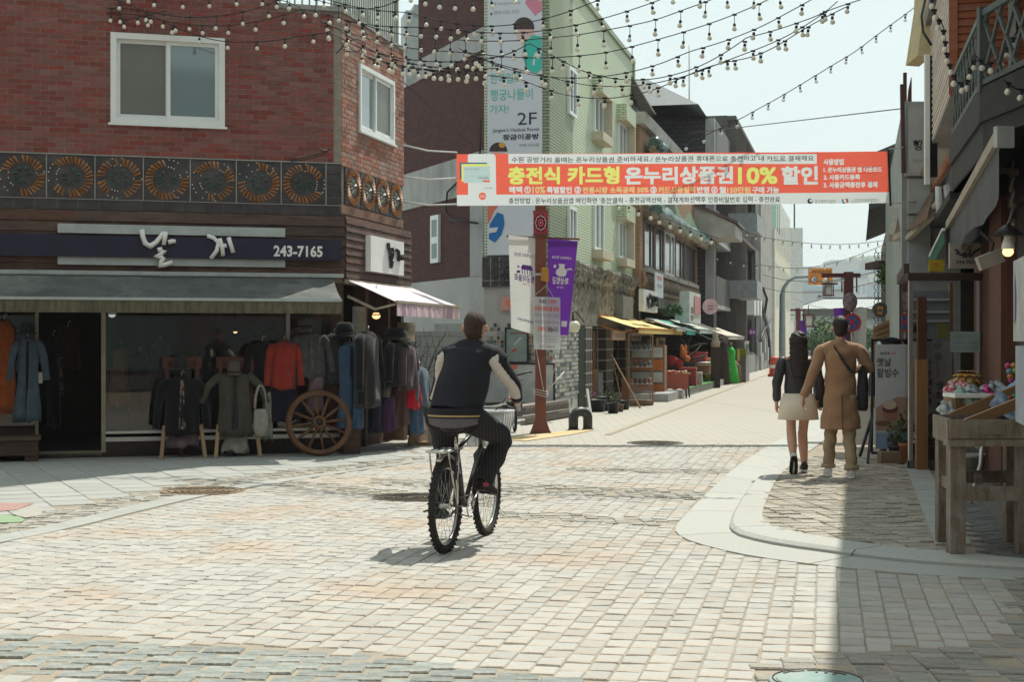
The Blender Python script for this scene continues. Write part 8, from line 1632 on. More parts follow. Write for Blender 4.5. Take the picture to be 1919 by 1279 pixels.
# dried corn husk ball, potted plants, bucket, sandwich banner
q = at(1812,722,15.6); e = empty('husk_ball',q,'large golden ball of overlapping dried husks hanging behind the glass','ornament'); b = MB(); b.ball(q,.13,n=12); b.build('core',M('husk core',(.20,.10,.03),.8),e); hm = M('dried husk',(.46,.24,.06),.6,(.33,.15,.035),8,rnd=.25); k = 0
for j in range(7):
    for i in range(11):
        t = i*.571 + j*.3; ph = -1.25 + j*.4; d = V((math.cos(ph)*math.cos(t),math.cos(ph)*math.sin(t),math.sin(ph))); u = UP.cross(d).normalized(); w = d.cross(u); p = q + d*.13; b = MB()
        b.add([p - u*.028 + w*.05,p + u*.028 + w*.05,p + u*.035 - w*.01 + d*.03,p - w*.05 + d*.055,p - u*.035 - w*.01 + d*.03,p + d*.035],[(0,1,5),(1,2,5),(2,3,5),(3,4,5),(4,0,5)]); b.build('husk',hm,e)
pot(1700,876,.10,.24,terra,'terracotta pot with a dark leafy bush outside the porch corner',lf1,ph=.42,z=KZ,seed=21); pot(1745,872,.12,.20,terra,'terracotta pot with upright green blades inside the porch',lf1,ph=.36,z=.05,seed=22); pot(1679,873,.09,.2,M('dark slate pot',(.06,.065,.07),.7),'dark slate pot with drooping brown green shoots by the sandwich banner',lf2,ph=.3,z=KZ,seed=23); pot(1818,905,.16,.26,M('cream bucket',(.38,.37,.33),.6),'cream bucket under the goods stand',None,z=KZ)
FW = Frame((0,18.2,0),(1,0,0)); fw = lambda x,y: FW.ab(x,y); e = empty('sandwich_banner',FW.p(fw(1670,870)[0],KZ),'white shaved ice banner on a black frame stand beside the porch','banner'); b = MB(); A0,B0 = fw(1641,842); A1,B1 = fw(1702,646); b.fbox(FW,A0,A1,B0,B1,-.02,0); b.build('sheet',M('banner sheet',(.50,.50,.52),.5,(.45,.45,.47),2,stretch=(.6,1,2)),e)
b = MB(); zt = fw(1641,638)[1]; b.bar(FW.p(A0 - .04,KZ + .1,-.04),FW.p(A0 - .03,zt,-.04),.03); b.bar(FW.p(A1 + .04,KZ + .1,-.04),FW.p(A1 + .03,zt,-.04),.03); b.bar(FW.p(A0 - .05,zt,-.04),FW.p(A1 + .3,zt,-.04),.03); b.bar(FW.p(A0 - .18,KZ,.35),FW.p(A0 - .03,.6,-.04),.03); b.bar(FW.p(A0 - .1,KZ + .03,-.4),FW.p(A0 - .03,.6,-.04),.03); b.bar(FW.p(A1 - .05,KZ,.35),FW.p(A1 + .03,.6,-.04),.03); b.bar(FW.p(A0 - .05,KZ + .1,0),FW.p(A1 + .3,KZ + .1,0),.03); b.build('frame',black_paint,e)
b = MB(); b.box(FW.p(A0 + .12,KZ + .07,.25),(.28,.2,.13)); b.build('weight_block',M('sand block',(.24,.17,.11),.9),e)
tx = lambda s_,x0,y0,x1,y1,m,bo=0: text(e,s_,m,FW,(*fw(x0,y1),*fw(x1,y0)),bo,.005)
tx('옛날',1643,671,1670,687,ink,.01); tx('팥빙수',1643,691,1684,708,ink,.01); tx('행궁마을',1649,660,1667,665,ink,.01); tx('수제',1670,660,1678,665,coral_p,.02); tx('전메뉴 포장',1658,820,1682,824,grey_ink); tx('됩니다',1661,830,1680,836,grey_ink)
pf = lambda pts,col,nm,c=.005: flat(e,FW,[fw(*p) for p in pts],pr(nm,col),'printed_area',c)
pf([(1641,765),(1660,754),(1680,745),(1702,744),(1702,808),(1641,806)],(.36,.235,.18),'milktea'); pf([(1641,812),(1702,812),(1702,842),(1641,842)],(.24,.33,.48),'skyblue',.006)
for x,y,rx,ry,col,nm,c in ((1668,778,15,12,(.30,.15,.10),'clay bowl',.008),(1668,767,15,8,(.13,.035,.05),'bean',.011),(1667,759,13,9,(.50,.40,.31),'ice',.014),(1655,794,15,5,(.20,.09,.06),'sauce',.009)): flat(e,FW,ell(FW,x,y,rx,ry,0),pr(nm,col),'printed_bowl',c)
pf([(1657,709.5),(1676,709.5),(1676,715),(1657,715)],(.54,.54,.55),'label',.006)
# buildings on the near side of the crossing, behind the viewer (seen in the shop glass); corner ones added to block sky
for x,y,w,h,m_,lab in ((-9,-6,11,10,brown,'brown brick building across the crossing behind the viewer'),(4,-6,13,10,greybrick,'pale rendered building across the crossing behind the viewer'),(-22,-7,13,9,greybrick,'grey brick building across the crossing behind the viewer'),(-16,9,12,10,brown,'brown brick corner building outside the view on the shop side'),(14.5,6,15,10,brown,'brown corner building outside the view on the tea house side')):
    e = empty('crossing_building',(x,y,0),lab,'building'); b = MB(); b.box((x,y - 3,h/2),(w,6,h)); b.build('wall',m_,e)
    for i in range(3):
        for j in (1.4,4.6): b = MB(); b.box((x + (i - 1)*w*.3,y + .02,j),(w*.2,.1,1.6)); b.build('window',bluepane,e)
# ------------------------------------------------------------------ people and bicycle
skin = M('skin',(.56,.32,.225),.55,(.50,.28,.195),6,spec=.4); hairm = M('dark hair',(.030,.018,.013),.5,(.012,.008,.007),60,.5,120,stretch=(1,1,.2)); hair2 = M('cropped hair',(.065,.037,.022),.6,(.025,.016,.011),90,.6,200)
TMP = bpy.data.scenes.new('workshop'); VL = TMP.view_layers[0]      # a small scene of its own to fuse bodies and clothes in, emptied at the end
def fuse(name,mb,mat,parent,vox=.012,it=3,wob=0,fr=9,pick=None):
    me = mb.mesh(name,mat); o = bpy.data.objects.new(name,me); TMP.collection.objects.link(o)
    r_ = o.modifiers.new('r','REMESH'); r_.mode = 'VOXEL'; r_.voxel_size = vox; s_ = o.modifiers.new('s','SMOOTH'); s_.iterations = it; s_.factor = .5
    VL.update(); m2 = bpy.data.meshes.new_from_object(o.evaluated_get(VL.depsgraph)); TMP.collection.objects.unlink(o); _junk.append(o)
    for v in m2.vertices:
        if wob: c = v.co; v.co = c + v.normal*wob*(math.sin(c.z*fr*5 + 4*math.sin(c.x*fr) + c.y*fr) + .6*math.sin(c.x*fr*3.1 + c.z*fr*2 + 1))
    m2.materials.clear()
    for x in (mat if isinstance(mat,(list,tuple)) else [mat]): m2.materials.append(x)
    for p in m2.polygons:
        p.use_smooth = True
        if pick: p.material_index = pick(p.center,p.normal)
    m2.name = name; return link(name,m2,parent)
def limb(b,pts,r,n=12,flat=None):
    if flat and abs((V(pts[-1]) - V(pts[0])).normalized().z) > .9: flat = (flat[1],flat[0])
    return b.tube(resample([V(p) for p in pts],10),[r[min(int(i/10*(len(r) - 1)),len(r) - 2)] + (r[min(int(i/10*(len(r) - 1)),len(r) - 2) + 1] - r[min(int(i/10*(len(r) - 1)),len(r) - 2)])*(i/10*(len(r) - 1) - min(int(i/10*(len(r) - 1)),len(r) - 2)) for i in range(11)],n,flat=flat)
def hand(b,w,d,s,grip,k=1):
    """palm and five fingers from wrist w along d; s: thumb side; grip: 0 hanging relaxed, 1 closed"""
    d = d.normalized(); s = (s - d*s.dot(d)).normalized(); n = d.cross(s)
    b.tube([w - d*.02,w + d*.03,w + d*.085*k],[.024,.034,.033],8,flat=(.55,1,tuple(s)))
    for i,L in enumerate((.070,.078,.072,.056)):
        q = w + d*.08*k + s*(.028 - .0185*i); a = .25 + 1.15*grip; d1 = d*math.cos(a) + n*math.sin(a); d2 = d*math.cos(a*2.1) + n*math.sin(a*2.1); b.tube([q - d*.02,q,q + d1*L*.5*k,q + d1*L*.5*k + d2*L*.5*k],[.0095,.0095,.0085,.007],6)
    q = w + d*.025 + s*.03; t = (d*.6 + s*.6 + n*.5*(.3 + grip)).normalized(); b.tube([q - s*.012,q + t*.035,q + t*.035 + (t + d*.5).normalized()*.03],[.013,.0115,.009],6)
def headparts(b,c,f,u):
    """skull, jaw, nose and ears; c: centre of the skull, f: facing, u: up"""
    r = f.cross(u).normalized(); ax = (r,f,u)
    b.ball(c,.092,(.83,1.03,1.14),16,ax=ax,k=12); b.ball(c + f*.03 - u*.07,.065,(.86,.95,.85),12,ax=ax); b.tube([c + f*.095 + u*.01,c + f*.118 - u*.03,c + f*.095 - u*.04],[.009,.015,.011],6); b.ball(c + f*.088 - u*.075,.018,(1.3,.5,.45),8,ax=ax)
    for s in (-1,1): b.ball(c + r*s*.091 - f*.008 - u*.016,.034,(.35,.7,1.1),8,ax=ax); b.ball(c + r*s*.033 + f*.082 + u*.022,.016,(1.4,.6,.5),6,ax=ax)
def eyes(e,c,f,u):
    r = f.cross(u).normalized()
    for s in (-1,1): b = MB(); b.ball(c + r*s*.032 + f*.088 + u*.004,.010,n=8); b.build('eye',M('eye',(.05,.03,.025),.2),e)
def cap_hair(c,f,u,m,e,z=.0,k=1.0,back=.075):
    r = f.cross(u).normalized(); ax = (r,f,u); b = MB(); b.ball(c + u*.018 - f*.008,.097*k,(.86,1.02,1.08),16,ax=ax,k=12); b.ball(c - f*.03 - u*.03,.08*k,(.95,.85,1.0),14,ax=ax)
    o = fuse('hair',b,m,e,.008,2,.0012,70); 
    for v in o.data.vertices:
        q = v.co - c; a,h_ = q.dot(f),q.dot(u)
        if a > .035 and h_ < .05: v.co -= f*(a - .035)*.9 + q.normalized()*.02
        if abs(q.dot(r)) > .06 and a > -.045 and h_ < .015: v.co -= r*q.dot(r)*.22
    return o
# --- cyclist on the bicycle
Rr,Fr = V((-.473,10.64,0)),V((-.197,11.63,0)); bf = (Fr - Rr).normalized(); br = V((bf.y,-bf.x,0)); WR = .335
BP = lambda a,s,z: Rr + bf*a + br*s + UP*z
bk_ = empty('bicycle',BP(.5,0,0),'black city bicycle with clear front basket and silver rear rack, ridden by the man','bicycle'); rub = M('tyre rubber',(.022,.022,.021),.85,(.03,.028,.025),12); chrome = M('chrome',(.60,.60,.58),.22,metal=1); blackf = M('black frame enamel',(.018,.018,.022),.3,coat=.5)
def wheel(e,c,f,r,R_,tw=.026,ns=30,knob=True):
    w = empty('wheel',c); w.parent = e; w.matrix_parent_inverse = world_of(e).inverted(); P = lambda t,q,s=0: c + f*(q*math.cos(t)) + UP*(q*math.sin(t)) + r*s; n = 44
    b = MB(); b.tube([P(2*math.pi*i/n,R_ - tw) for i in range(n)],tw,8,closed=True)
    if knob:
        for i in range(88): t = 2*math.pi*i/88; s = (-.017,.017)[i % 2]; b.box(P(t,R_ - .004,s),(.014,.016,.014),ax=(f*-math.sin(t) + UP*math.cos(t),r,f*math.cos(t) + UP*math.sin(t)))
    b.build('tyre',rub,w); b = MB(); b.tube([P(2*math.pi*i/n,R_ - tw*2 - .008) for i in range(n)],.013,6,closed=True); b.build('rim',chrome,w); b = MB()
    for i in range(ns): t = 2*math.pi*i/ns; b.tube([P(t + (.5 if i % 4 < 2 else -.5),.022,.03*(-1)**i),P(t,R_ - tw*2 - .01)],.0014,3)
    b.build('spoke',chrome,w,kind='stuff'); b = MB(); b.tube([c - r*.045,c + r*.045],.02,8); b.build('hub',chrome,w); return w
wheel(bk_,BP(0,0,WR),bf,br,WR); wheel(bk_,BP(1.028,0,WR),bf,br,WR)
bb,ss_,hd0,hd1 = BP(.44,0,.29),BP(.27,0,.72),BP(.84,0,.86),BP(.87,0,.70)
b = MB(); b.tube([bb,ss_],.017,8); b.tube([ss_,hd0],.015,8); b.tube([bb,hd1],.02,8); b.tube([hd0 + bf*-.01 + UP*.05,hd1],.021,8)
for s in (-1,1): b.tube([bb + br*s*.03,BP(0,s*.065,WR)],.010,6); b.tube([ss_ - UP*.03,BP(.03,s*.06,.6),BP(0,s*.065,WR)],.009,6); b.tube([hd1,BP(.90,s*.06,.63),BP(1.028,s*.06,WR)],.012,6)
b.build('frame',blackf,bk_); b = MB(); b.tube([ss_ - UP*.05,BP(.225,0,.85)],.014,8); b.build('seat_post',chrome,bk_); b = MB(); b.loft([[BP(a,w*math.cos(t),.885 + h*math.sin(t)) for t in [i*.524 for i in range(12)]] for a,w,h in ((.11,.05,.02),(.13,.09,.03),(.20,.10,.035),(.27,.05,.035),(.36,.022,.025))]); b.build('saddle',M('saddle black',(.02,.02,.02),.5),bk_)
b = MB()
for s in (-.07,-.025,.025,.07): b.tube([BP(-.22,s,.735),BP(.18,s,.735)],.008,6)
for a in (-.22,-.05,.12): b.tube([BP(a,-.07,.735),BP(a,.07,.735)],.007,6)
b.box(BP(-.02,0,.727),(.36,.13,.012),ax=(bf,br,UP))
for s in (-1,1): b.tube([BP(-.15,s*.07,.73),BP(0,s*.085,WR)],.007,6); b.tube([BP(.1,s*.07,.73),BP(0,s*.085,WR)],.007,6)
b.build('rear_rack',chrome,bk_); b = MB(); b.tube([BP(-.0 + .37*math.cos(t),0,WR + .365*math.sin(t)) for t in [.6 + i*.2 for i in range(8)]],.022,6,flat=(1,.4)); b.build('mudguard',steel,bk_)
b = MB(); hc = BP(.83,0,1.0); G_ = [BP(.70,s*.30,1.03) for s in (-1,1)]; b.tube([hd0,hc],.014,8); b.tube(smooth([G_[0],BP(.78,-.24,1.04),BP(.84,-.1,1.0),hc,BP(.84,.1,1.0),BP(.78,.24,1.04),G_[1]]),.012,8); b.build('handlebar',chrome,bk_); b = MB()
for s in (-1,1): b.tube([BP(.68,s*.305,1.03),BP(.77,s*.25,1.04)],.018,8); b.tube([BP(.75,s*.29,1.0),BP(.80,s*.2,1.01)],.007,5)
b.build('grip',black_paint,bk_); bsk = GLASS('clear basket plastic',(.62,.66,.66),.15,.45); b = MB()
rg = lambda k,z: [BP(1.06 + a*k,s*k,z) for a,s in ((-.13,-.17),(.14,-.17),(.14,.17),(-.13,.17))]
lo,hi = rg(.78,.70),rg(1,.96); b.poly(lo[::-1])
for i in range(4): b.poly([lo[i],lo[(i + 1) % 4],hi[(i + 1) % 4],hi[i]])
b.build('basket',bsk,bk_); b = MB(); b.tube(hi,.012,6,closed=True)
for i in range(4):
    for t in (.0,.25,.5,.75): b.tube([lo[i].lerp(lo[(i + 1) % 4],t),hi[i].lerp(hi[(i + 1) % 4],t)],.006,4)
b.build('basket_rim',M('white plastic',(.62,.64,.64),.4),bk_)
pr_,pl2 = BP(.56,.14,.385),BP(.33,-.14,.215); b = MB()
b.tube([bb + br*.06,bb + br*.07 + (pr_ - br*.14 - bb)*.95],.011,6); b.tube([bb - br*.06,bb - br*.07 + (pl2 + br*.14 - bb)*.95],.011,6); b.tube([bb + br*.05 + bf*.085*math.cos(t) + UP*.085*math.sin(t) for t in [i*.35 for i in range(18)]],.006,5,closed=True); b.build('crank',chrome,bk_)
for q in (pr_,pl2): b = MB(); b.box(q,(.10,.085,.02),ax=(bf,br,UP)); b.build('pedal',black_paint,bk_)
b = MB(); b.tube([bb + br*.05 + UP*.085,BP(0,.05,WR + .04)],.005,4); b.tube([bb + br*.05 - UP*.085,BP(0,.05,WR - .04)],.005,4); b.tube([BP(.0,-.07,.32),BP(-.1,-.13,.30)],.008,5); b.build('chain',iron,bk_); b = MB(); b.ball(BP(1.22,.0,.44),.033,(.3,1,1.4),8); b.build('reflector',M('orange reflector',(.7,.25,.02),.3),bk_); b = MB(); b.tube(smooth([BP(.78,.2,1.02),BP(.98,.2,1.1),BP(.95,.03,.9),hd1]),.004,4); b.build('brake_cable',black_paint,bk_)
cy = empty('person',BP(.25,0,.9),'man cycling away in a black vest style jacket with white sleeves and dark striped trousers','person')
f2 = bf; up2 = (UP + bf*.10).normalized(); hip = BP(.23,0,.95); sh0 = V((-.305,11.0,1.46)); hc_ = V((-.272,11.03,1.615))
kR,aR = BP(.62,.25,.80),BP(.47,.14,.475); kL,aL = BP(.50,-.15,.66),BP(.27,-.14,.31); eR,wR_ = sh0 + br*.30 + bf*.12 - UP*.27,G_[1] + V((.035,-.045,.035)); eL,wL_ = sh0 - br*.275 + bf*.10 - UP*.27,G_[0] + V((-.02,-.04,.03))
b = MB(); headparts(b,hc_,f2,UP); limb(b,[sh0 - UP*.02,hc_ - UP*.05],[.062,.055]); limb(b,[hip,sh0 - UP*.09],[.12,.09],flat=(1,.6))
for s,e_,w_ in ((1,eR,wR_),(-1,eL,wL_)): limb(b,[sh0 + br*s*.16 - UP*.03,e_,w_],[.05,.042,.028]); hand(b,w_,(G_[(s + 1) // 2] + bf*.06 - w_),-br*s,1 if s > 0 else 1)
for s,k_,a_ in ((1,kR,aR),(-1,kL,aL)): limb(b,[hip + br*s*.09,k_,a_],[.08,.05,.035])
fuse('body',b,skin,cy,.0075,2); eyes(cy,hc_,f2,UP); cap_hair(hc_,f2,UP,hair2,cy,k=1.0)
jk = M('black jacket',(.015,.016,.026),.85,(.011,.011,.014),5,.2,40); wsl = M('white sleeve',(.60,.57,.53),.75,(.52,.49,.46),5,.2,40)
b = MB(); limb(b,[hip + UP*.035,hip.lerp(sh0,.5),sh0 - UP*.05],[.196,.19,.178],16,(1,.74)); limb(b,[sh0 - br*.17 - UP*.055,sh0 - UP*.01,sh0 + br*.17 - UP*.055],[.07,.085,.07]); limb(b,[sh0 - UP*.05,sh0 + UP*.045 + bf*.005],[.085,.068])
for s in (-1,1): limb(b,[sh0 + br*s*.15 - UP*.05,sh0 + br*s*.235 - UP*.12 + bf*.03],[.085,.075])
b.ball(sh0 - UP*.06,.178,(1,.7,.5),16,ax=(br,bf,UP))
fuse('jacket',b,jk,cy,.012,4,.004,4)
for s,e_,w_ in ((1,eR,wR_),(-1,eL,wL_)):
    S0 = sh0 + br*s*.192 - UP*.075; b = MB(); b.ball(S0,.075); limb(b,[S0,e_,w_ - (w_ - e_).normalized()*.05],[.074,.060,.043]); ax_ = (w_ - S0).normalized(); od = (br*s + UP*.5 - bf*.0); od = (od - ax_*od.dot(ax_)).normalized()
    fuse('sleeve',b,[wsl,jk],cy,.0075,5,.004,6,lambda c,n,o=od: 1 if n.dot(o) > .5 else 0); b = MB(); d = (w_ - e_).normalized(); b.tube([w_ - d*.07,w_ - d*.02],[.047,.043],12); b.build('cuff',jk,cy)
b = MB(); hz2 = lambda z,k,m=0: [hip + br*(.212*k*math.cos(t)) + bf*(.146*k*math.sin(t)) + UP*(z - m*max(0,-math.sin(t))**2) for t in [i*math.pi/12 for i in range(24)]]
b.loft([hz2(.0,.965),hz2(.075,.965)],caps=False); b.build('waistband',jk,cy); b = MB(); b.loft([hz2(.012,.975),hz2(.024,.978)],caps=False); b.build('gold_stripe',M('gold stripe',(.50,.36,.16),.6),cy); b = MB(); b.loft([hz2(-.035,.955,.035),hz2(.01,.955)],caps=False); b.build('shirt_tail',M('grey check shirt',(.14,.13,.14),.9,(.10,.095,.105),40),cy)
def pin(name,c1,c2):
    m = M(name,c1,.9); t = m.node_tree; w = t.nodes.new('ShaderNodeTexWave'); w.inputs['Scale'].default_value = 13; w.inputs['Distortion'].default_value = .6; tc = [n for n in t.nodes if n.type == 'TEX_COORD'][0]; t.links.new(tc.outputs['Object'],w.inputs[0]); r = [n for n in t.nodes if n.type == 'VALTORGB'][0]; t.links.new(w.outputs[1],r.inputs[0]); r.color_ramp.elements[0].position = .80; r.color_ramp.elements[1].position = .97; r.color_ramp.elements[0].color = (*c1,1); r.color_ramp.elements[1].color = (*c2,1); return m
b = MB(); b.ball(hip - UP*.02,.165,(1.08,.78,.66),14,ax=(br,bf,UP))
for s,k_,a_ in ((1,kR,aR),(-1,kL,aL)): limb(b,[hip + br*s*.10,k_ + UP*.0,a_.lerp(k_,.02)],[.125,.088,.078])
fuse('trousers',b,pin('pinstripe',(.014,.014,.017),(.034,.034,.038)),cy,.012,3,.006,6)
shoe_b = M('black shoe',(.014,.014,.015),.6)
def shoe(e,a,d,L,m,sole=None,tilt=0,r=.042):
    d = V(d).normalized(); u = (UP - d*d.z).normalized(); s = d.cross(u); b = MB(); b.loft([[a + d*x + s*(w*math.cos(t)) + u*(z + h*math.sin(t)) for t in [i*.5236 for i in range(12)]] for x,w,h,z in ((-.075,.022,.03,-.045),(-.06,.036,.05,-.035),(0,.04,.06,-.03),(.06,.045,.04,-.05),(.12,.046,.03,-.06),(.165,.032,.022,-.067),(.18,.012,.012,-.07))]); b.build('shoe',m,e)
    o = e.children[-1]; b = MB(); b.prism([a + d*x + s*w + u*-.088 for x,w in ((-.08,-.02),(-.06,-.036),(.06,-.046),(.13,-.047),(.185,-.015),(.185,.015),(.13,.047),(.06,.046),(-.06,.036),(-.08,.02))],u*.018); b.build('sole',sole or shoe_b,o)
shoe(cy,pr_ + UP*.095 - bf*.05,bf*.9 + br*.25 - UP*.25,.26,shoe_b); shoe(cy,pl2 + UP*.09 - bf*.06,bf - UP*.1,.26,shoe_b); b = MB(); limb(b,[aR - UP*.04,aR - UP*.01],[.04,.04]); b.build('sock',M('pink sock',(.40,.06,.14),.9),cy)
# --- the couple walking away
def walker(base,h,lab,fw_,legs,arms,hipz,shw,hk=.092):
    e = empty('person',base,lab,'person'); r = V((fw_.y,-fw_.x,0)); hp = V((base.x,base.y,hipz)); s0 = V((base.x,base.y,h*.825)); hd = V((base.x,base.y,h - .105)) + fw_*.02; b = MB(); headparts(b,hd,fw_,UP); limb(b,[s0 - UP*.02,hd - UP*.06],[.055,.05]); limb(b,[hp,s0 - UP*.06],[.13,.12],flat=(1,.7)); limb(b,[s0 - r*shw*.8 - UP*.03,s0 + r*shw*.8 - UP*.03],[.05,.05]); J = []
    for s,(k_,a_) in zip((-1,1),legs): K_,A_ = base + r*k_[0] + fw_*k_[1] + UP*k_[2],base + r*a_[0] + fw_*a_[1] + UP*a_[2]; limb(b,[hp + r*s*.085,K_,K_.lerp(A_,.35),A_],[.082,.053,.056,.034]); J.append((hp + r*s*.085,K_,A_)); limb(b,[A_,A_ - UP*.05 + fw_*.1],[.034,.025])
    Aj = []
    for s,(e_,w_,hd_) in zip((-1,1),arms): E_,W_ = s0 + r*e_[0] + fw_*e_[1] + UP*e_[2],s0 + r*w_[0] + fw_*w_[1] + UP*w_[2]; limb(b,[s0 + r*s*shw*.85 - UP*.04,E_,W_],[.045,.037,.025]); hand(b,W_,V(hd_),fw_*.9 - r*s*.2,.25 if s < 0 else .5); Aj.append((s0 + r*s*shw - UP*.05,E_,W_))
    fuse('body',b,skin,e,.0078,2); eyes(e,hd,fw_,UP); return e,r,hp,s0,hd,J,Aj
fwd = V((.10,.995,0)).normalized(); g = lambda px,py: G(px,py,KZ) + UP*KZ*0
wb = V(((1496 - CX)*16.55/F,16.55,KZ)); e,r,hp,s0,hd,J,Aj = walker(wb,1.605,'woman walking away in a short black leather jacket and cream skirt with long dark hair',fwd,(((-.075,.0,.44),(-.065,-.14,.17)),((.055,.10,.42),(.075,.08,.06))),((( -.235,-.02,-.28),(-.235,.03,-.50),(0,.1,-1)),((.235,.0,-.27),(.22,.08,-.48),(0,.2,-1))),.84,.175)
lj = M('black leather',(.020,.020,.022),.45,(.014,.014,.016),6,.25,30,spec=.5); b = MB(); limb(b,[hp + UP*.05,hp + UP*.22,s0 - UP*.07],[.165,.15,.16],14,(1,.72)); limb(b,[s0 - r*.14 - UP*.055,s0 + r*.14 - UP*.055],[.07,.07]); limb(b,[s0 - UP*.04,s0 + UP*.02],[.075,.062])
b.ball(s0 - UP*.08,.16,(1,.66,.5),14)
fuse('jacket',b,lj,e,.011,3,.004,6)
for S,E_,W_ in Aj: b = MB(); b.ball(S,.067); limb(b,[S,E_,W_.lerp(E_,.08)],[.066,.055,.044]); fuse('sleeve',b,lj,e,.011,3,.003,8)
rl_ = lambda c,w,d,z,wv=0: [c + r*(w*math.cos(t)*(1 + wv*math.sin(5*t))) + fwd*(d*math.sin(t)*(1 + wv*math.sin(7*t))) + UP*z for t in [i*math.pi/14 for i in range(28)]]
b = MB(); b.loft([rl_(hp,.225,.17,-.20,.012),rl_(hp,.205,.155,-.05,.006),rl_(hp,.175,.125,.09)]); b.build('skirt',M('cream skirt',(.74,.65,.53),.85,(.68,.59,.48),4,.1),e)
b = MB(); b.ball(hd + UP*.015 - fwd*.012,.105,(.95,1.0,1.06),16,k=12); limb(b,[hd - fwd*.045 + UP*.03,s0 - fwd*.085 - UP*.08,s0 - fwd*.12 - UP*.22],[.10,.105,.075],14,(1,.5)); o = fuse('hair',b,hairm,e,.009,2,.003,22)
for v in o.data.vertices:
    q = v.co - hd
    if q.dot(fwd) > .045 and q.z < .06: v.co -= fwd*(q.dot(fwd) - .03)
whs = M('white sneaker',(.62,.61,.58),.6); shoe(e,J[0][2] + UP*.01,fwd*.55 - UP*.85,.24,whs,shoe_b); shoe(e,J[1][2] + UP*.0 + UP*(.045),fwd,.24,shoe_b,whs)
b = MB(); p = Aj[1][2]; b.box(p + V((.04,.03,.05)),(.10,.16,.26),rz=.3); b.build('handbag',lj,e)
mb2 = V(((1575 - CX)*16.1/F,16.1,KZ)); e,r,hp,s0,hd,J,Aj = walker(mb2,1.765,'man walking away in a long tan coat, beige trousers and white sneakers',fwd,(((-.10,.03,.47),(-.115,.12,.09)),((.09,-.02,.47),(.10,-.14,.09))),(((-.29,-.05,-.28),(-.40,-.06,-.56),(-.1,.05,-1)),((.31,.03,-.24),(.20,.26,-.25),(-.5,.7,.1))),.92,.20)
ct = M('tan wool coat',(.36,.205,.115),.9,(.30,.165,.09),5,.3,70,sheen=.2); b = MB(); limb(b,[hp + UP*.0,hp.lerp(s0,.5),s0 - UP*.07],[.175,.165,.178],16,(1,.68)); limb(b,[s0 - r*.185 - UP*.06,s0 + UP*.0,s0 + r*.185 - UP*.06],[.08,.085,.08]); limb(b,[s0 - UP*.04,s0 + UP*.055],[.085,.07]); limb(b,[hp + UP*.04,hp - UP*.16,hp - UP*.36],[.172,.198,.225],18,(1,.66))
b.ball(s0 - UP*.085,.2,(.9,.58,.5),16)
fuse('coat',b,ct,e,.012,3,.005,6)
for S,E_,W_ in Aj: b = MB(); b.ball(S,.073); limb(b,[S,E_,W_.lerp(E_,.06)],[.072,.06,.047]); fuse('sleeve',b,ct,e,.012,3,.005,7)
b = MB(); b.bar(hp - fwd*.132 + UP*.02,hp - fwd*.172 - UP*.35,.008); b.build('back_vent',M('coat seam',(.09,.05,.027),.9),e)
b = MB()
for H_,K_,A_ in J: limb(b,[H_,K_,A_],[.095,.07,.062])
fuse('trousers',b,M('beige trousers',(.36,.27,.165),.9,(.30,.22,.135),5,.2,40),e,.011,3,.006,9); b = MB()
for H_,K_,A_ in J: MB().tube([A_,A_ + UP*.05],[.079,.08],12).build('trouser_cuff',M('beige cuff',(.40,.31,.20),.9),e)
cap_hair(hd,fwd,UP,hairm,e,k=1.04)
for H_,K_,A_ in J: shoe(e,A_ + UP*.0,fwd,.27,whs,white_paint)
b = MB(); bp0 = s0 - r*.10 + UP*.02 - fwd*.01; bp1 = hp + r*.235 + UP*.10; b.tube(smooth([bp0 + fwd*.09,bp0 - fwd*.04,s0 + r*.0 - fwd*.158 - UP*.14,s0 + r*.12 - fwd*.168 - UP*.32,bp1 + UP*.22 - fwd*.05]),.026,6,flat=(1,.25,(0,1,0))); sb = empty('shoulder_bag',bp1,'black soft shoulder bag with broad strap worn across the tan coat','bag'); bgm = M('black canvas bag',(.016,.016,.018),.8,(.011,.011,.013),6,.2); b.build('strap',bgm,sb)
b = MB(); b.loft([[bp1 + r*(.055*w*math.cos(t)) + fwd*(.155*w*math.sin(t)) + UP*z for t in [i*.449 for i in range(14)]] for z,w in ((-.26,.75),(-.22,1),(0,1.05),(.16,.85),(.22,.4))]); b.build('pouch',bgm,sb)
q = V(((1669 - CX)*19.6/F,19.6,KZ)); f3 = V((-.3,-.95,0)).normalized(); e,r,hp,s0,hd,J,Aj = walker(q,1.53,'person in a black beret mostly hidden behind the sandwich banner',f3,(((-.09,.0,.42),(-.09,0,.09)),((.09,0,.42),(.09,0,.09))),(((-.24,0,-.26),(-.24,.05,-.48),(0,.1,-1)),((.24,0,-.26),(.24,.05,-.48),(0,.1,-1))),.8,.17)
b = MB(); limb(b,[hp - UP*.5,hp,s0 - UP*.07],[.2,.18,.16],14,(1,.7)); limb(b,[s0 - r*.15 - UP*.06,s0 + r*.15 - UP*.06],[.07,.07])
for S,E_,W_ in Aj: limb(b,[S,E_,W_],[.062,.052,.045])
fuse('coat',b,lj,e,.014,3,.003,6); b = MB(); b.ball(hd + UP*.075 - f3*.01,.12,(1.12,1.12,.52),14); b.build('beret',M('black felt',(.012,.012,.014),.95),e); b = MB(); b.ball(hd - f3*.02 + UP*.01,.098,(.95,.95,1.05),14); b.build('hair',hairm,e)
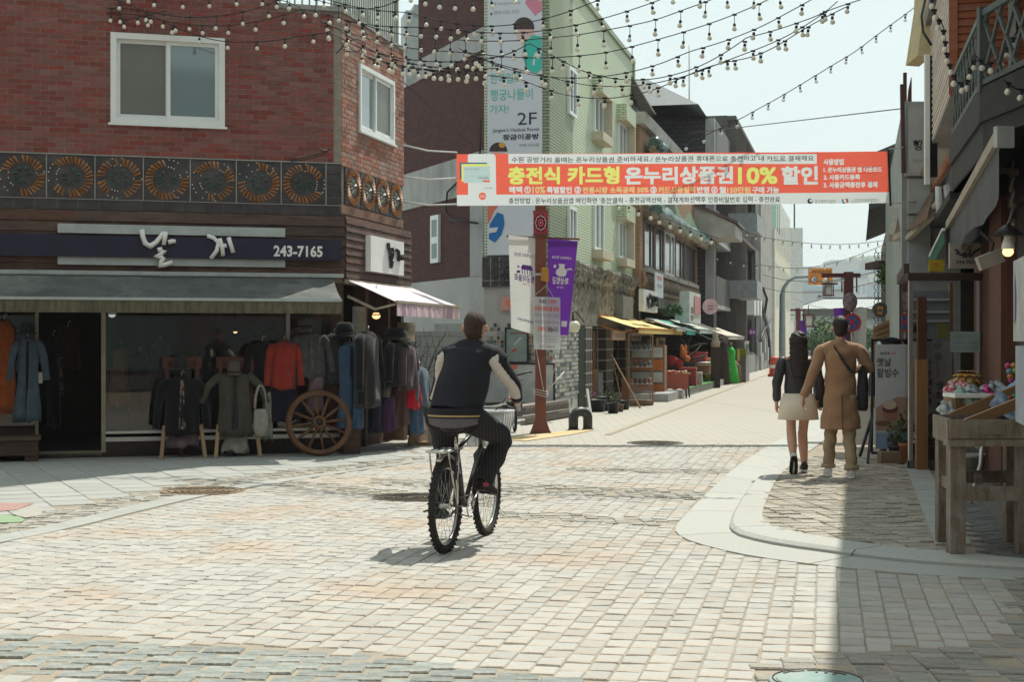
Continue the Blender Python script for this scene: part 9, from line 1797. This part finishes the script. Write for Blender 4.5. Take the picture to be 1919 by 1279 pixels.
for H_,K_,A_ in J: shoe(e,A_,f3,.24,shoe_b)
# --- parked bicycle beside the pole
Rr,Fr = V((-.04,25.6,0)),V((.045,24.75,0)); bf = (Fr - Rr).normalized(); br = V((bf.y,-bf.x,0)); e = empty('parked_bicycle',Rr.lerp(Fr,.5),'white parked electric bicycle with small wheels beside the red brown pole','bicycle'); wheel(e,Rr + UP*.22,bf,br,.22,.024,16,False); wheel(e,Fr + UP*.22,bf,br,.22,.024,16,False)
pb = lambda a,s,z: Rr + bf*a + br*s + UP*z; b = MB(); b.tube(smooth([pb(0,0,.24),pb(.2,0,.36),pb(.45,0,.36),pb(.72,0,.7)]),.06,8); b.tube([pb(.2,0,.36),pb(.12,0,.8)],.03,8); b.box(pb(.82,0,.42),(.10,.2,.14),ax=(bf,br,UP)); b.tube([pb(.72,0,.7),pb(.84,.05,.22)],.03,6); b.build('frame',M('white enamel',(.60,.61,.58),.4),e); b = MB(); b.tube(smooth([pb(.55,-.32,.98),pb(.66,-.26,1.0),pb(.74,0,.92),pb(.66,.26,1.0),pb(.55,.32,.98)]),.018,6); b.tube([pb(.72,0,.7),pb(.74,0,.93)],.02,6); b.ball(pb(.80,0,.80),.07,n=8); b.loft([[pb(a,w*math.cos(t),.83 + .03*math.sin(t)) for t in [i*.785 for i in range(8)]] for a,w in ((-.02,.08),(.1,.1),(.24,.03))]); b.build('handlebar',black_paint,e)
# ------------------------------------------------------------------ spring haze over the far end of the street
hm_ = bpy.data.materials.new('haze'); hm_.use_nodes = True; t = hm_.node_tree; t.nodes.remove(t.nodes['Principled BSDF']); pv = t.nodes.new('ShaderNodeVolumePrincipled'); pv.inputs['Color'].default_value = (.93,.97,1,1); pv.inputs['Density'].default_value = .00036; pv.inputs['Anisotropy'].default_value = .2
t.links.new(pv.outputs[0],t.nodes['Material Output'].inputs['Volume'])
MB().box((150,1190,60),(2110,2450,122.2)).build('haze',hm_,kind='stuff')
bpy.data.scenes.remove(TMP)
bpy.data.batch_remove(_junk + [keep_obj,keep_font])
